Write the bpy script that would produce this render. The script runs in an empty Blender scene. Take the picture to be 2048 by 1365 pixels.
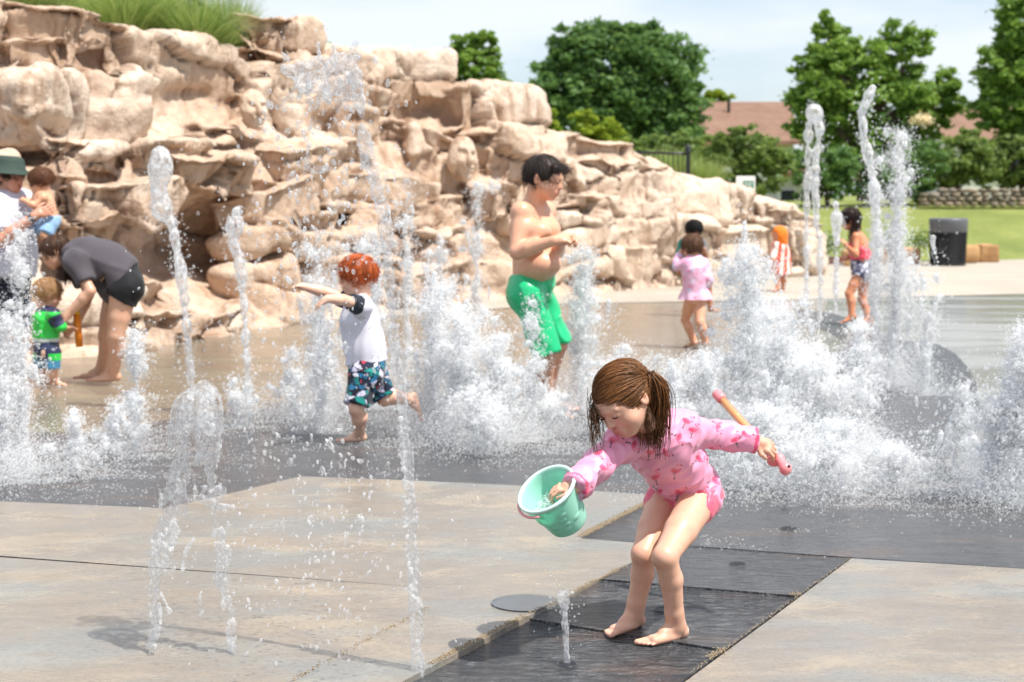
import bpy, bmesh, math, random
import numpy as np
from mathutils import Vector, Matrix

# ------------------------------------------------------------------ camera, sky, sun, exposure
SC = bpy.context.scene
COL = SC.collection
F_PX, CAM_H, HORIZON = 3300.0, 1.40, 390.0          # in pixels of the 2048 x 1365 photograph / metres
PITCH = math.atan((682.5 - HORIZON) / F_PX)
cam_d = bpy.data.cameras.new("camera")
cam = bpy.data.objects.new("camera", cam_d)
COL.objects.link(cam)
cam_d.sensor_width = 36.0
cam_d.lens = F_PX / 2048.0 * 36.0
cam_d.clip_start, cam_d.clip_end = 0.1, 3000.0
cam_d.dof.use_dof = True
cam_d.dof.focus_distance = 5.2
cam_d.dof.aperture_fstop = 4.6
cam.location = (0, 0, CAM_H)
cam.rotation_euler = (math.pi / 2 - PITCH, 0, 0)
SC.camera = cam

SUN_EL, SUN_X, SUN_Y = math.radians(62), 0.85, -0.60      # direction towards the sun
world = bpy.data.worlds.new("World")
SC.world = world
world.use_nodes = True
wt = world.node_tree
wt.nodes.clear()
def wn(t, **kw):
    n = wt.nodes.new(t)
    for k, v in kw.items():
        setattr(n, k, v)
    return n
sky = wn("ShaderNodeTexSky", sky_type='NISHITA', sun_disc=False)
sky.sun_elevation = SUN_EL
sky.sun_rotation = math.atan2(SUN_X, SUN_Y)
sky.air_density, sky.dust_density, sky.ozone_density = 1.0, 1.2, 2.2
tc = wn("ShaderNodeTexCoord")
mp = wn("ShaderNodeMapping")
mp.inputs['Scale'].default_value = (5.0, 5.0, 17.0)
mp.inputs['Location'].default_value = (0.35, 0.2, 0.10)
wt.links.new(tc.outputs['Generated'], mp.inputs['Vector'])
cl = wn("ShaderNodeTexNoise")
cl.inputs['Scale'].default_value, cl.inputs['Detail'].default_value, cl.inputs['Roughness'].default_value = 0.75, 6, 0.52
wt.links.new(mp.outputs[0], cl.inputs['Vector'])
cr = wn("ShaderNodeMapRange", interpolation_type='SMOOTHSTEP')
cr.inputs['From Min'].default_value, cr.inputs['From Max'].default_value = 0.36, 0.62
cr.inputs['To Min'].default_value, cr.inputs['To Max'].default_value = 0.34, 0.88
wt.links.new(cl.outputs['Fac'], cr.inputs['Value'])
tint = wn("ShaderNodeMix", data_type='RGBA', blend_type='MULTIPLY')
tint.inputs[0].default_value = 1.0
tint.inputs[7].default_value = (0.86, 0.95, 1.0, 1)
wt.links.new(sky.outputs[0], tint.inputs[6])
cm = wn("ShaderNodeMix", data_type='RGBA')
cm.inputs[7].default_value = (6.1, 6.4, 6.8, 1)
wt.links.new(cr.outputs[0], cm.inputs[0])
wt.links.new(tint.outputs[2], cm.inputs[6])
bg = wn("ShaderNodeBackground")
bg.inputs['Strength'].default_value = 0.115
wt.links.new(cm.outputs[2], bg.inputs['Color'])
wo = wn("ShaderNodeOutputWorld")
wt.links.new(bg.outputs[0], wo.inputs['Surface'])

sun_d = bpy.data.lights.new("sun", 'SUN')
sun_d.energy, sun_d.angle, sun_d.color = 4.4, math.radians(0.6), (1.0, 0.955, 0.88)
sun = bpy.data.objects.new("sun", sun_d)
COL.objects.link(sun)
_h = math.hypot(SUN_X, SUN_Y)
SUN_DIR = Vector((SUN_X / _h * math.cos(SUN_EL), SUN_Y / _h * math.cos(SUN_EL), math.sin(SUN_EL)))
sun.rotation_euler = SUN_DIR.to_track_quat('Z', 'Y').to_euler()

vs = SC.view_settings
vs.view_transform, vs.look, vs.gamma, vs.exposure = 'Standard', 'None', 1.0, 0.50
vs.use_curve_mapping = False
cy = SC.cycles
cy.max_bounces, cy.transmission_bounces, cy.transparent_max_bounces = 28, 12, 64
cy.diffuse_bounces, cy.glossy_bounces = 24, 4
cy.caustics_reflective = cy.caustics_refractive = False
cy.use_denoising = True

# ------------------------------------------------------------------ helpers
rng = np.random.default_rng(7)
random.seed(7)
_c, _s = math.cos(PITCH), math.sin(PITCH)

def P(px, py, Y):
    """World point seen at photograph pixel (px, py) whose world y is Y."""
    a, b = (px - 1024.0) / F_PX, (682.5 - py) / F_PX
    t = Y / (_c + b * _s)
    return Vector((a * t, Y, CAM_H + (b * _c - _s) * t))

def G(px, py, z=0.0):
    """Ground point seen at photograph pixel (px, py)."""
    a, b = (px - 1024.0) / F_PX, (682.5 - py) / F_PX
    t = (z - CAM_H) / (b * _c - _s)
    return Vector((a * t, (_c + b * _s) * t, z))

def lin(h):
    h = h.lstrip('#')
    o = []
    for i in (0, 2, 4):
        v = int(h[i:i + 2], 16) / 255
        o.append(v / 12.92 if v <= 0.04045 else ((v + 0.055) / 1.055) ** 2.4)
    return (*o, 1.0)

def tag(o, label=None, cat=None, group=None, kind=None):
    for k, v in (('label', label), ('category', cat), ('group', group), ('kind', kind)):
        if v:
            o[k] = v
    return o

def empty(name, loc, label=None, cat=None, group=None, kind=None):
    o = bpy.data.objects.new(name, None)
    o.empty_display_size = 0.1
    COL.objects.link(o)
    o.location = loc
    return tag(o, label, cat, group, kind)

def link_mesh(name, me, mat=None, parent=None):
    o = bpy.data.objects.new(name, me)
    COL.objects.link(o)
    if mat is not None:
        me.materials.clear()
        for m in (mat if isinstance(mat, (list, tuple)) else [mat]):
            me.materials.append(m)
    if parent is not None:
        o.parent = parent
        o.matrix_parent_inverse = Matrix.Translation(-parent.location)
    return o

def mesh_np(name, V, Q, mat=None, parent=None, smooth=True, col=None):
    """Mesh object from numpy vertices and faces (all tris or all quads)."""
    V = np.asarray(V, np.float32)
    Q = np.asarray(Q, np.int32)
    me = bpy.data.meshes.new(name)
    me.vertices.add(len(V))
    me.vertices.foreach_set('co', V.ravel())
    k = Q.shape[1]
    me.loops.add(Q.size)
    me.loops.foreach_set('vertex_index', Q.ravel())
    me.polygons.add(len(Q))
    me.polygons.foreach_set('loop_start', np.arange(0, Q.size, k, dtype=np.int32))
    me.update(calc_edges=True)
    if smooth:
        me.polygons.foreach_set('use_smooth', np.ones(len(Q), bool))
    if col is not None:
        a = me.color_attributes.new('col', 'FLOAT_COLOR', 'POINT')
        c = np.ones((len(V), 4), np.float32)
        c[:, :3] = col[:, :3]
        a.data.foreach_set('color', c.ravel())
    me.validate()
    return link_mesh(name, me, mat, parent)

class MB:
    """Collects loose shapes and links them as ONE mesh object."""
    def __init__(s):
        s.v, s.f = [], []
    def add(s, vs, fs):
        n = len(s.v)
        s.v += [tuple(v) for v in vs]
        s.f += [tuple(i + n for i in f) for f in fs]
        return s
    def box(s, c, size, R=None):
        c = Vector(c)
        pts = []
        for x in (-.5, .5):
            for y in (-.5, .5):
                for z in (-.5, .5):
                    p = Vector((x * size[0], y * size[1], z * size[2]))
                    pts.append(c + (R @ p if R is not None else p))
        return s.add(pts, [(0, 1, 3, 2), (4, 6, 7, 5), (0, 4, 5, 1), (2, 3, 7, 6), (0, 2, 6, 4), (1, 5, 7, 3)])
    def tube(s, pts, rad, n=8, cap=True):
        pts = [Vector(p) for p in pts]
        rad = rad if isinstance(rad, (list, tuple)) else [rad] * len(pts)
        vs, fs = [], []
        ref = None
        for i, p in enumerate(pts):
            d = (pts[min(i + 1, len(pts) - 1)] - pts[max(i - 1, 0)])
            d = d.normalized() if d.length > 1e-9 else Vector((0, 0, 1))
            if ref is None:
                ref = d.orthogonal().normalized()
            ref = (ref - d * ref.dot(d))
            ref = ref.normalized() if ref.length > 1e-6 else d.orthogonal().normalized()
            b = d.cross(ref)
            for k in range(n):
                a = 2 * math.pi * k / n
                vs.append(p + (ref * math.cos(a) + b * math.sin(a)) * rad[i])
        for i in range(len(pts) - 1):
            for k in range(n):
                fs.append((i * n + k, i * n + (k + 1) % n, (i + 1) * n + (k + 1) % n, (i + 1) * n + k))
        if cap:
            fs += [tuple(range(n - 1, -1, -1)), tuple(range((len(pts) - 1) * n, len(pts) * n))]
        return s.add(vs, fs)
    def lathe(s, prof, M=None, n=32, close=False):
        """prof: (radius, z) pairs turned about z, then moved by M."""
        M = M or Matrix()
        vs, fs = [], []
        for r, z in prof:
            for k in range(n):
                a = 2 * math.pi * k / n
                vs.append(M @ Vector((r * math.cos(a), r * math.sin(a), z)))
        m = len(prof)
        for i in range(m if close else m - 1):
            for k in range(n):
                j = (i + 1) % m
                fs.append((i * n + k, i * n + (k + 1) % n, j * n + (k + 1) % n, j * n + k))
        return s.add(vs, fs)
    def build(s, name, mat=None, parent=None, smooth=False, bevel=0):
        me = bpy.data.meshes.new(name)
        me.from_pydata(s.v, [], s.f)
        me.update()
        if bevel:
            bm = bmesh.new()
            bm.from_mesh(me)
            bmesh.ops.bevel(bm, geom=bm.edges[:], offset=bevel, segments=2, affect='EDGES', profile=0.6)
            bm.to_mesh(me)
            bm.free()
        if smooth:
            me.polygons.foreach_set('use_smooth', np.ones(len(me.polygons), bool))
        return link_mesh(name, me, mat, parent)

# numpy value noise -------------------------------------------------
_T = np.random.default_rng(3).random(8192).astype(np.float32) * 2 - 1
def _hash(i, j, k):
    return _T[((i * 73856093) ^ (j * 19349663) ^ (k * 83492791)) & 8191]
def vnoise(p):
    p = np.asarray(p, np.float32)
    i = np.floor(p).astype(np.int64)
    f = p - i
    u = f * f * (3 - 2 * f)
    r = 0
    for a in (0, 1):
        wa = u[:, 0] if a else 1 - u[:, 0]
        for b in (0, 1):
            wb = u[:, 1] if b else 1 - u[:, 1]
            for c in (0, 1):
                wc = u[:, 2] if c else 1 - u[:, 2]
                r = r + wa * wb * wc * _hash(i[:, 0] + a, i[:, 1] + b, i[:, 2] + c)
    return r
def fbm(p, o=4, g=0.5):
    r, a, s = 0, 1.0, 1.0
    for k in range(o):
        r = r + a * vnoise(np.asarray(p) * s + 17.3 * k)
        a *= g
        s *= 2.03
    return r
def cell_noise(p, seed=0):
    """Voronoi: distance to nearest, to second nearest, id value."""
    p = np.asarray(p, np.float32)
    i = np.floor(p).astype(np.int64)
    d1 = np.full(len(p), 9., np.float32)
    d2 = d1.copy()
    idv = np.zeros(len(p), np.float32)
    for a in (-1, 0, 1):
        for b in (-1, 0, 1):
            for c in (-1, 0, 1):
                q = i + np.array([a, b, c])
                h = [_hash(q[:, 0] + 11 * t + seed, q[:, 1] + 5 * t, q[:, 2] - 7 * t) * .5 + .5 for t in (1, 2, 3)]
                d = np.sqrt((q[:, 0] + h[0] - p[:, 0]) ** 2 + (q[:, 1] + h[1] - p[:, 1]) ** 2 + (q[:, 2] + h[2] - p[:, 2]) ** 2)
                n = d < d1
                d2 = np.where(n, d1, np.minimum(d2, d))
                idv = np.where(n, h[0], idv)
                d1 = np.where(n, d, d1)
    return d1, d2, idv

def block_cells(p, seed=0, jit=.55):
    """Blocky cells (largest-coordinate distance): edge distance, three random values, offset from the cell centre."""
    p = np.asarray(p, np.float32)
    i = np.floor(p).astype(np.int64)
    d1 = np.full(len(p), 9., np.float32)
    d2 = d1.copy()
    hv = np.zeros((len(p), 3), np.float32)
    ov = np.zeros((len(p), 3), np.float32)
    for a in (-1, 0, 1):
        for b in (-1, 0, 1):
            for c in (-1, 0, 1):
                q = i + np.array([a, b, c])
                h = np.stack([_hash(q[:, 0] + 11 * t + seed, q[:, 1] + 5 * t, q[:, 2] - 7 * t) for t in (1, 2, 3)], 1)
                o = p - (q + .5 + .5 * jit * h)
                d = np.abs(o).max(1)
                n = d < d1
                d2 = np.where(n, d1, np.minimum(d2, d))
                hv[n], ov[n] = h[n], o[n]
                d1 = np.where(n, d, d1)
    return d2 - d1, hv, ov

# signed-distance modelling ----------------------------------------
class Field:
    def __init__(s, lo, hi, h):
        s.lo = np.array(lo, np.float32)
        s.h = h
        s.n = np.maximum(np.ceil((np.array(hi) - s.lo) / h).astype(int) + 1, 2)
        s.F = np.full(s.n, 1.0, np.float32)
    def _sub(s, lo, hi):
        a = np.clip(np.floor((np.array(lo) - s.lo) / s.h).astype(int), 0, s.n)
        b = np.clip(np.ceil((np.array(hi) - s.lo) / s.h).astype(int) + 1, 0, s.n)
        if np.any(b <= a):
            return None, None
        ax = [s.lo[i] + s.h * np.arange(a[i], b[i], dtype=np.float32) for i in range(3)]
        X = [ax[0][:, None, None], ax[1][None, :, None], ax[2][None, None, :]]
        return tuple(slice(a[i], b[i]) for i in range(3)), X
    def put(s, sl, d, k, op):
        A = s.F[sl]
        if op == '+':
            hh = np.maximum(k - np.abs(A - d), 0)
            s.F[sl] = np.minimum(A, d) - hh * hh / (4 * k)
        elif op == '-':
            d = -d
            hh = np.maximum(k - np.abs(A - d), 0)
            s.F[sl] = np.maximum(A, d) + hh * hh / (4 * k)
        else:
            s.F[sl] = np.maximum(A, d)
    def cone(s, a, b, ra, rb, k=0.01, op='+', flat=None, fs=1.0):
        """Capsule from a to b; flat = direction squeezed by fs (<1 thinner)."""
        a, b = np.array(a, np.float32), np.array(b, np.float32)
        m = max(ra, rb) * 1.05 + k + 2 * s.h
        sl, X = s._sub(np.minimum(a, b) - m, np.maximum(a, b) + m)
        if sl is None:
            return s
        ba = b - a
        L = float(ba @ ba) + 1e-12
        D = [X[i] - a[i] for i in range(3)]
        t = np.clip((D[0] * ba[0] + D[1] * ba[1] + D[2] * ba[2]) / L, 0, 1)
        E = [D[i] - t * ba[i] for i in range(3)]
        q = E[0] ** 2 + E[1] ** 2 + E[2] ** 2
        if flat is not None:
            n = np.array(Vector(flat).normalized(), np.float32)
            w = E[0] * n[0] + E[1] * n[1] + E[2] * n[2]
            q = q + w * w * (1 / (fs * fs) - 1)
        r = ra + t * (rb - ra)
        d = np.sqrt(q) - r
        if flat is not None:
            d = d * (fs if fs < 1 else 1)
            d = np.where(d < 0, d, d)
        s.put(sl, d, k, op)
        return s
    def ell(s, c, r, R=None, k=0.01, op='+'):
        c = np.array(c, np.float32)
        r = np.array(r, np.float32)
        m = r.max() + k + 2 * s.h
        sl, X = s._sub(c - m, c + m)
        if sl is None:
            return s
        D = [X[i] - c[i] for i in range(3)]
        if R is not None:      # R columns = local axes
            R = np.array(R, np.float32)
            D = [D[0] * R[0, i] + D[1] * R[1, i] + D[2] * R[2, i] for i in range(3)]
        k0 = np.sqrt((D[0] / r[0]) ** 2 + (D[1] / r[1]) ** 2 + (D[2] / r[2]) ** 2)
        k1 = np.sqrt((D[0] / r[0] ** 2) ** 2 + (D[1] / r[1] ** 2) ** 2 + (D[2] / r[2] ** 2) ** 2) + 1e-9
        s.put(sl, k0 * (k0 - 1) / k1, k, op)
        return s
    def rbox(s, c, half, R, rad, k, planes=()):
        """Rounded box chiselled by planes (unit normal in local axes, offset)."""
        c = np.array(c, np.float32)
        m = float(np.linalg.norm(half)) + k + 2 * s.h
        sl, X = s._sub(c - m, c + m)
        if sl is None:
            return s
        D = [X[i] - c[i] for i in range(3)]
        L = [D[0] * R[0, i] + D[1] * R[1, i] + D[2] * R[2, i] for i in range(3)]
        q = [np.abs(L[i]) - (half[i] - rad) for i in range(3)]
        d = np.sqrt(sum(np.maximum(v, 0) ** 2 for v in q)) + np.minimum(np.maximum(np.maximum(q[0], q[1]), q[2]), 0) - rad
        for n, o in planes:
            d = np.maximum(d, L[0] * n[0] + L[1] * n[1] + L[2] * n[2] - o)
        s.put(sl, d.astype(np.float32), k, '+')
        return s
    def cut(s, p, n):
        """Remove everything on the side n points to."""
        p, n = Vector(p), Vector(n).normalized()
        X = [(s.lo[i] + s.h * np.arange(s.n[i], dtype=np.float32)) for i in range(3)]
        d = (X[0][:, None, None] - p.x) * n.x + (X[1][None, :, None] - p.y) * n.y + (X[2][None, None, :] - p.z) * n.z
        s.F = np.maximum(s.F, d.astype(np.float32))
        return s
    def cut_local(s, p, n, rad):
        """The same, only within rad of p."""
        p, n = Vector(p), Vector(n).normalized()
        sl, X = s._sub(np.array(p) - rad, np.array(p) + rad)
        if sl is None:
            return s
        d = (X[0] - p.x) * n.x + (X[1] - p.y) * n.y + (X[2] - p.z) * n.z
        inside = ((X[0] - p.x) ** 2 + (X[1] - p.y) ** 2 + (X[2] - p.z) ** 2) < rad * rad
        s.F[sl] = np.where(inside, np.maximum(s.F[sl], d), s.F[sl])
        return s
    def spheres(s, C, R, k):
        for c, r in zip(C, R):
            m = r + k + 1.5 * s.h
            sl, X = s._sub(c - m, c + m)
            if sl is None:
                continue
            d = np.sqrt((X[0] - c[0]) ** 2 + (X[1] - c[1]) ** 2 + (X[2] - c[2]) ** 2) - r
            s.put(sl, d, k, '+')
        return s
    def mesh(s):
        F, h = s.F, s.h
        F[0], F[-1] = 1, 1
        F[:, 0], F[:, -1] = 1, 1
        F[:, :, 0], F[:, :, -1] = 1, 1
        S = F < 0
        n = F.shape
        cnt = np.zeros((n[0] - 1, n[1] - 1, n[2] - 1), np.uint8)
        offs = [(a, b, c) for a in (0, 1) for b in (0, 1) for c in (0, 1)]
        for a, b, c in offs:
            cnt += S[a:n[0] - 1 + a, b:n[1] - 1 + b, c:n[2] - 1 + c]
        act = np.argwhere((cnt > 0) & (cnt < 8))
        if len(act) == 0:
            return np.zeros((0, 3)), np.zeros((0, 4), int)
        idx = np.full(cnt.shape, -1, np.int32)
        idx[act[:, 0], act[:, 1], act[:, 2]] = np.arange(len(act))
        val = {o: F[act[:, 0] + o[0], act[:, 1] + o[1], act[:, 2] + o[2]] for o in offs}
        acc = np.zeros((len(act), 3), np.float64)
        num = np.zeros(len(act))
        for o in offs:
            for ax in range(3):
                if o[ax] == 0:
                    e = list(o)
                    e[ax] = 1
                    e = tuple(e)
                    v0, v1 = val[o], val[e]
                    x = (v0 < 0) != (v1 < 0)
                    t = np.where(x, v0 / np.where(x, v0 - v1, 1), 0)
                    p = np.zeros((len(act), 3))
                    p += np.array(o)
                    p[:, ax] += t
                    acc[x] += p[x]
                    num += x
        V = s.lo + h * (act + acc / num[:, None])
        Q = []
        for ax in range(3):
            b, c = [(1, 2), (2, 0), (0, 1)][ax]
            sh0 = [slice(None)] * 3
            sh1 = [slice(None)] * 3
            sh0[ax], sh1[ax] = slice(0, -1), slice(1, None)
            x = S[tuple(sh0)] != S[tuple(sh1)]
            e = np.argwhere(x)
            e = e[(e[:, b] > 0) & (e[:, c] > 0) & (e[:, b] < n[b] - 1) & (e[:, c] < n[c] - 1)]
            if len(e) == 0:
                continue
            ins = S[e[:, 0], e[:, 1], e[:, 2]]
            q = []
            for db, dc in ((-1, -1), (0, -1), (0, 0), (-1, 0)):
                g = e.copy()
                g[:, b] += db
                g[:, c] += dc
                q.append(idx[g[:, 0], g[:, 1], g[:, 2]])
            q = np.stack(q, 1)
            q[~ins] = q[~ins][:, ::-1]
            Q.append(q)
        Q = np.concatenate(Q)
        return V.astype(np.float32), Q[(Q >= 0).all(1)]

def vnormals(V, Q):
    n = np.cross(V[Q[:, 2]] - V[Q[:, 0]], V[Q[:, -1]] - V[Q[:, 1]])
    N = np.zeros_like(V)
    for i in range(Q.shape[1]):
        for a in range(3):
            N[:, a] += np.bincount(Q[:, i], n[:, a], len(V))
    return N / (np.linalg.norm(N, axis=1, keepdims=True) + 1e-12)
def relax(V, Q, it=2, w=0.5):
    for _ in range(it):
        A = np.zeros_like(V)
        c = np.zeros(len(V))
        for i in range(Q.shape[1]):
            j = np.roll(Q, -1, axis=1)[:, i]
            for a in range(3):
                A[:, a] += np.bincount(Q[:, i], V[j, a], len(V))
            c += np.bincount(Q[:, i], None, len(V))
        V = V * (1 - w) + w * A / np.maximum(c, 1)[:, None]
    return V.astype(np.float32)

# materials ---------------------------------------------------------
class NT:
    def __init__(s, name):
        s.m = bpy.data.materials.new(name)
        s.m.use_nodes = True
        s.t = s.m.node_tree
        s.t.nodes.clear()
        s.out = s.t.nodes.new('ShaderNodeOutputMaterial')
    def n(s, typ, ins=None, **kw):
        nd = s.t.nodes.new('ShaderNode' + typ)
        for k, v in kw.items():
            setattr(nd, k, v)
        for k, v in (ins or {}).items():
            s.set(nd.inputs[k], v)
        return nd
    def set(s, sock, v):
        if isinstance(v, bpy.types.NodeSocket):
            s.t.links.new(v, sock)
        else:
            sock.default_value = v
    def coord(s, out='Object', scale=(1, 1, 1), loc=(0, 0, 0)):
        t = s.n('TexCoord')
        m = s.n('Mapping', {'Scale': scale, 'Location': loc, 'Vector': t.outputs[out]})
        return m.outputs[0]
    def noise(s, vec, scale, detail=4, rough=0.55, out='Fac', dist=0.0):
        return s.n('TexNoise', {'Vector': vec, 'Scale': scale, 'Detail': detail, 'Roughness': rough, 'Distortion': dist}).outputs[out]
    def ramp(s, fac, stops):
        r = s.n('ValToRGB', {'Fac': fac})
        e = r.color_ramp.elements
        while len(e) < len(stops):
            e.new(0.5)
        for el, (p, c) in zip(e, stops):
            el.position = p
            el.color = c if len(c) == 4 else (*c, 1)
        return r.outputs[0]
    def rng(s, v, a, b, c=0.0, d=1.0, smooth=True):
        return s.n('MapRange', {'Value': v, 'From Min': a, 'From Max': b, 'To Min': c, 'To Max': d},
                   interpolation_type='SMOOTHSTEP' if smooth else 'LINEAR').outputs[0]
    def mix(s, f, a, b, blend='MIX'):
        m = s.n('Mix', data_type='RGBA', blend_type=blend)
        s.set(m.inputs[0], f)
        s.set(m.inputs[6], a)
        s.set(m.inputs[7], b)
        return m.outputs[2]
    def math(s, op, a, b=0.0):
        m = s.n('Math', operation=op)
        s.set(m.inputs[0], a)
        s.set(m.inputs[1], b)
        return m.outputs[0]
    def bump(s, h, strength=0.3, dist=0.01):
        return s.n('Bump', {'Height': h, 'Strength': strength, 'Distance': dist}).outputs[0]
    def bsdf(s, **k):
        p = s.n('BsdfPrincipled')
        for a, v in k.items():
            s.set(p.inputs[a.replace('_', ' ')], v)
        return p.outputs[0]
    def done(s, sh):
        s.t.links.new(sh, s.out.inputs['Surface'])
        return s.m

def flat(name, hexc, rough=0.5, noise=0.0, scale=20, **kw):
    t = NT(name)
    c = lin(hexc)
    if noise:
        f = t.noise(t.coord(), scale)
        d = tuple(v * (1 - noise) for v in c[:3]) + (1,)
        c = t.mix(f, d, tuple(min(1, v * (1 + noise)) for v in c[:3]) + (1,))
    return t.done(t.bsdf(Base_Color=c, Roughness=rough, **kw))
# ------------------------------------------------------------------ ground, paving
def m_concrete():
    t = NT('wet_concrete')
    v = t.coord('Object')
    vs_ = t.coord('Object', (0.8, 1.3, 1))
    big = t.noise(vs_, 1.5, 5, 0.6)
    mid = t.noise(vs_, 5.0, 5, 0.62, dist=0.6)
    fine = t.noise(v, 160, 3, 0.7)
    c = t.ramp(mid, [(0.25, lin('#8f8474')), (0.48, lin('#9f9281')), (0.72, lin('#b09f88'))])
    c = t.mix(t.rng(big, 0.42, 0.66), c, lin('#93948f'))
    c = t.mix(t.rng(t.noise(vs_, 2.6, 3, 0.5, dist=0.5), 0.64, 0.74, 0, 0.40), c, lin('#86705a'))
    c = t.mix(t.rng(fine, 0.35, 0.7, 0.0, 0.32), c, lin('#6f675c'))
    wet = t.rng(t.noise(vs_, 1.7, 7, 0.68, dist=0.3), 0.36, 0.55)
    c = t.mix(t.rng(t.noise(v, 48, 4, .7), .45, .7, 0, .35), c, lin('#6a645c'))
    c = t.mix(wet, c, t.mix(0.30, c, (0.12, 0.115, 0.11, 1)))
    ro = t.rng(wet, 0, 1, 0.36, 0.09)
    h = t.math('ADD', t.math('MULTIPLY', t.noise(vs_, 9, 7, 0.68, dist=0.5), 1.0), t.math('MULTIPLY', fine, 0.16))
    return t.done(t.bsdf(Base_Color=c, Roughness=ro, Normal=t.bump(h, 0.5, 0.013), Specular_IOR_Level=0.55))

def m_slate(name='wet_slate', bd=.045, lift=0.0, ro=.07):
    t = NT(name)
    v = t.coord('Object')
    w = t.coord('Object', (1.0, 2.6, 1))
    a = t.noise(w, 4.5, 6, 0.62, dist=0.6)
    c = t.ramp(a, [(0.3, lin('#2b2c30')), (0.5, lin('#38393c')), (0.72, lin('#4a4748'))])
    c = t.mix(t.rng(t.noise(w, 1.6, 3), 0.54, 0.68, 0, 0.6), c, lin('#5d4b41'))
    rip = t.noise(w, 11, 4, 0.62, dist=1.2)
    c = t.mix(lift, c, lin('#85868a'))  # mixes in a paler grey that paints sky reflection into the slate
    fn = t.noise(w, 55, 3, 0.6)
    c = t.mix(t.rng(rip, .56, .68, 0, .35), c, lin('#6d7076'))  # paler grey on ripple crests, reflection contrast painted into the colour
    h = t.math('ADD', t.math('MULTIPLY', rip, 1.0), t.math('MULTIPLY', fn, 0.16))
    return t.done(t.bsdf(Base_Color=c, Roughness=t.rng(rip, 0.3, 0.7, ro, ro + .14), Normal=t.bump(h, 1.0, bd), Specular_IOR_Level=0.6))

def m_plaza():
    t = NT('plaza_concrete')
    v = t.coord('Object', (0.35, 1.0, 1))
    a = t.noise(v, 0.9, 6, 0.6)
    b = t.noise(v, 5, 5, 0.6)
    c = t.ramp(b, [(0.3, lin('#776d61')), (0.7, lin('#92856f'))])
    x = t.n('SeparateXYZ', {'Vector': t.n('TexCoord').outputs['Object']})
    c = t.mix(t.rng(x.outputs[0], 1.0, 4.0), c, lin('#9c9b97'))
    wet = t.rng(a, 0.32, 0.6)
    c = t.mix(t.math('MULTIPLY', wet, 0.22), c, (0.10, 0.10, 0.095, 1))
    h = t.noise(v, 30, 4, 0.6)
    return t.done(t.bsdf(Base_Color=c, Roughness=t.rng(wet, 0, 1, 0.34, 0.13), Normal=t.bump(h, 0.3, 0.012)))

def m_walk():
    t = NT('dry_concrete')
    v = t.coord('Object', (0.5, 1.0, 1))
    c = t.ramp(t.noise(v, 1.4, 6, 0.6), [(0.3, lin('#a3998c')), (0.7, lin('#b9afa0'))])
    c = t.mix(t.rng(t.noise(v, 60, 3), 0.4, 0.7, 0, 0.2), c, lin('#8d857a'))
    return t.done(t.bsdf(Base_Color=c, Roughness=0.85))

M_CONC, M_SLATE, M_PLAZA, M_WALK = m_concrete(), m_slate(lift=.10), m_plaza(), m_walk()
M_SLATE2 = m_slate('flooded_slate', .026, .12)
M_SLATE3 = m_slate('far_slate_painted_sheen', .012, .30, .16)  # paler copy of the slate, sky sheen put into its colour
M_BASE = flat('dark_joint', '#3c352d', 0.8, 0.3, 60)
M_BLACK = flat('black_rubber', '#14161a', 0.35)

def m_grass():
    t = NT('mown_grass')
    v = t.coord('Object', (1, 0.6, 1))
    c = t.ramp(t.noise(v, 0.7, 6, 0.65), [(0.3, lin('#6f7a37')), (0.55, lin('#8b9148')), (0.75, lin('#a09f58'))])
    c = t.mix(t.rng(t.noise(v, 14, 4, 0.7), 0.35, 0.7, 0, 0.5), c, lin('#4c6429'))
    return t.done(t.bsdf(Base_Color=c, Roughness=0.9, Normal=t.bump(t.noise(v, 40, 3), 0.6, 0.05)))
M_GRASS = m_grass()

def ground_poly(name, px, mat, z=0.0, kind='structure', parent=None):
    pts = [G(x, y, z) for x, y in px]
    me = bpy.data.meshes.new(name)
    me.from_pydata([tuple(p) for p in pts], [], [tuple(range(len(pts)))])
    me.update()
    o = link_mesh(name, me, mat, parent)
    if me.polygons[0].normal.z < 0:
        me.flip_normals()
    return tag(o, kind=kind)

# land: one sheet to the horizon, rising behind the lawn
def land():
    xs = np.concatenate([[-1500, -400, -120], np.arange(-60, 61, 3.0), [120, 400, 1500]])
    ys = np.concatenate([[-40, 0, 20], np.arange(30, 62, 1.0), [70, 90, 140, 400, 1500, 2500]])
    X, Y = np.meshgrid(xs, ys, indexing='ij')
    t = np.clip((Y - 36.0) / 14.0, 0, 1)
    Z = -0.06 + 1.26 * t * t * (3 - 2 * t)
    V = np.stack([X, Y, Z], -1).reshape(-1, 3)
    a, b = len(xs), len(ys)
    i = np.arange(a * b).reshape(a, b)
    Q = np.stack([i[:-1, :-1], i[1:, :-1], i[1:, 1:], i[:-1, 1:]], -1).reshape(-1, 4)
    tag(mesh_np('lawn_ground', V, Q, M_GRASS), kind='structure')
land()
tag(MB().box((0, 13, -0.045), (60, 46, 0.02)).build('paving_base', M_BASE), kind='structure')
# middle plaza and dry walk behind it
plaza = ground_poly('plaza_pavement', [(-900, 1000), (330, 1010), (600, 950), (1300, 985), (1800, 1000), (2900, 1000), (2900, 560), (1400, 575), (1140, 585), (600, 615), (-900, 670)], M_PLAZA, -0.008)
ground_poly('dry_walk', [(-900, 715), (600, 645), (1140, 607), (1400, 603), (1660, 598), (2048, 588), (2900, 580), (2900, 517), (2048, 519), (1950, 522), (1600, 529), (1000, 535), (-900, 560)], M_WALK, -0.003)

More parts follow.
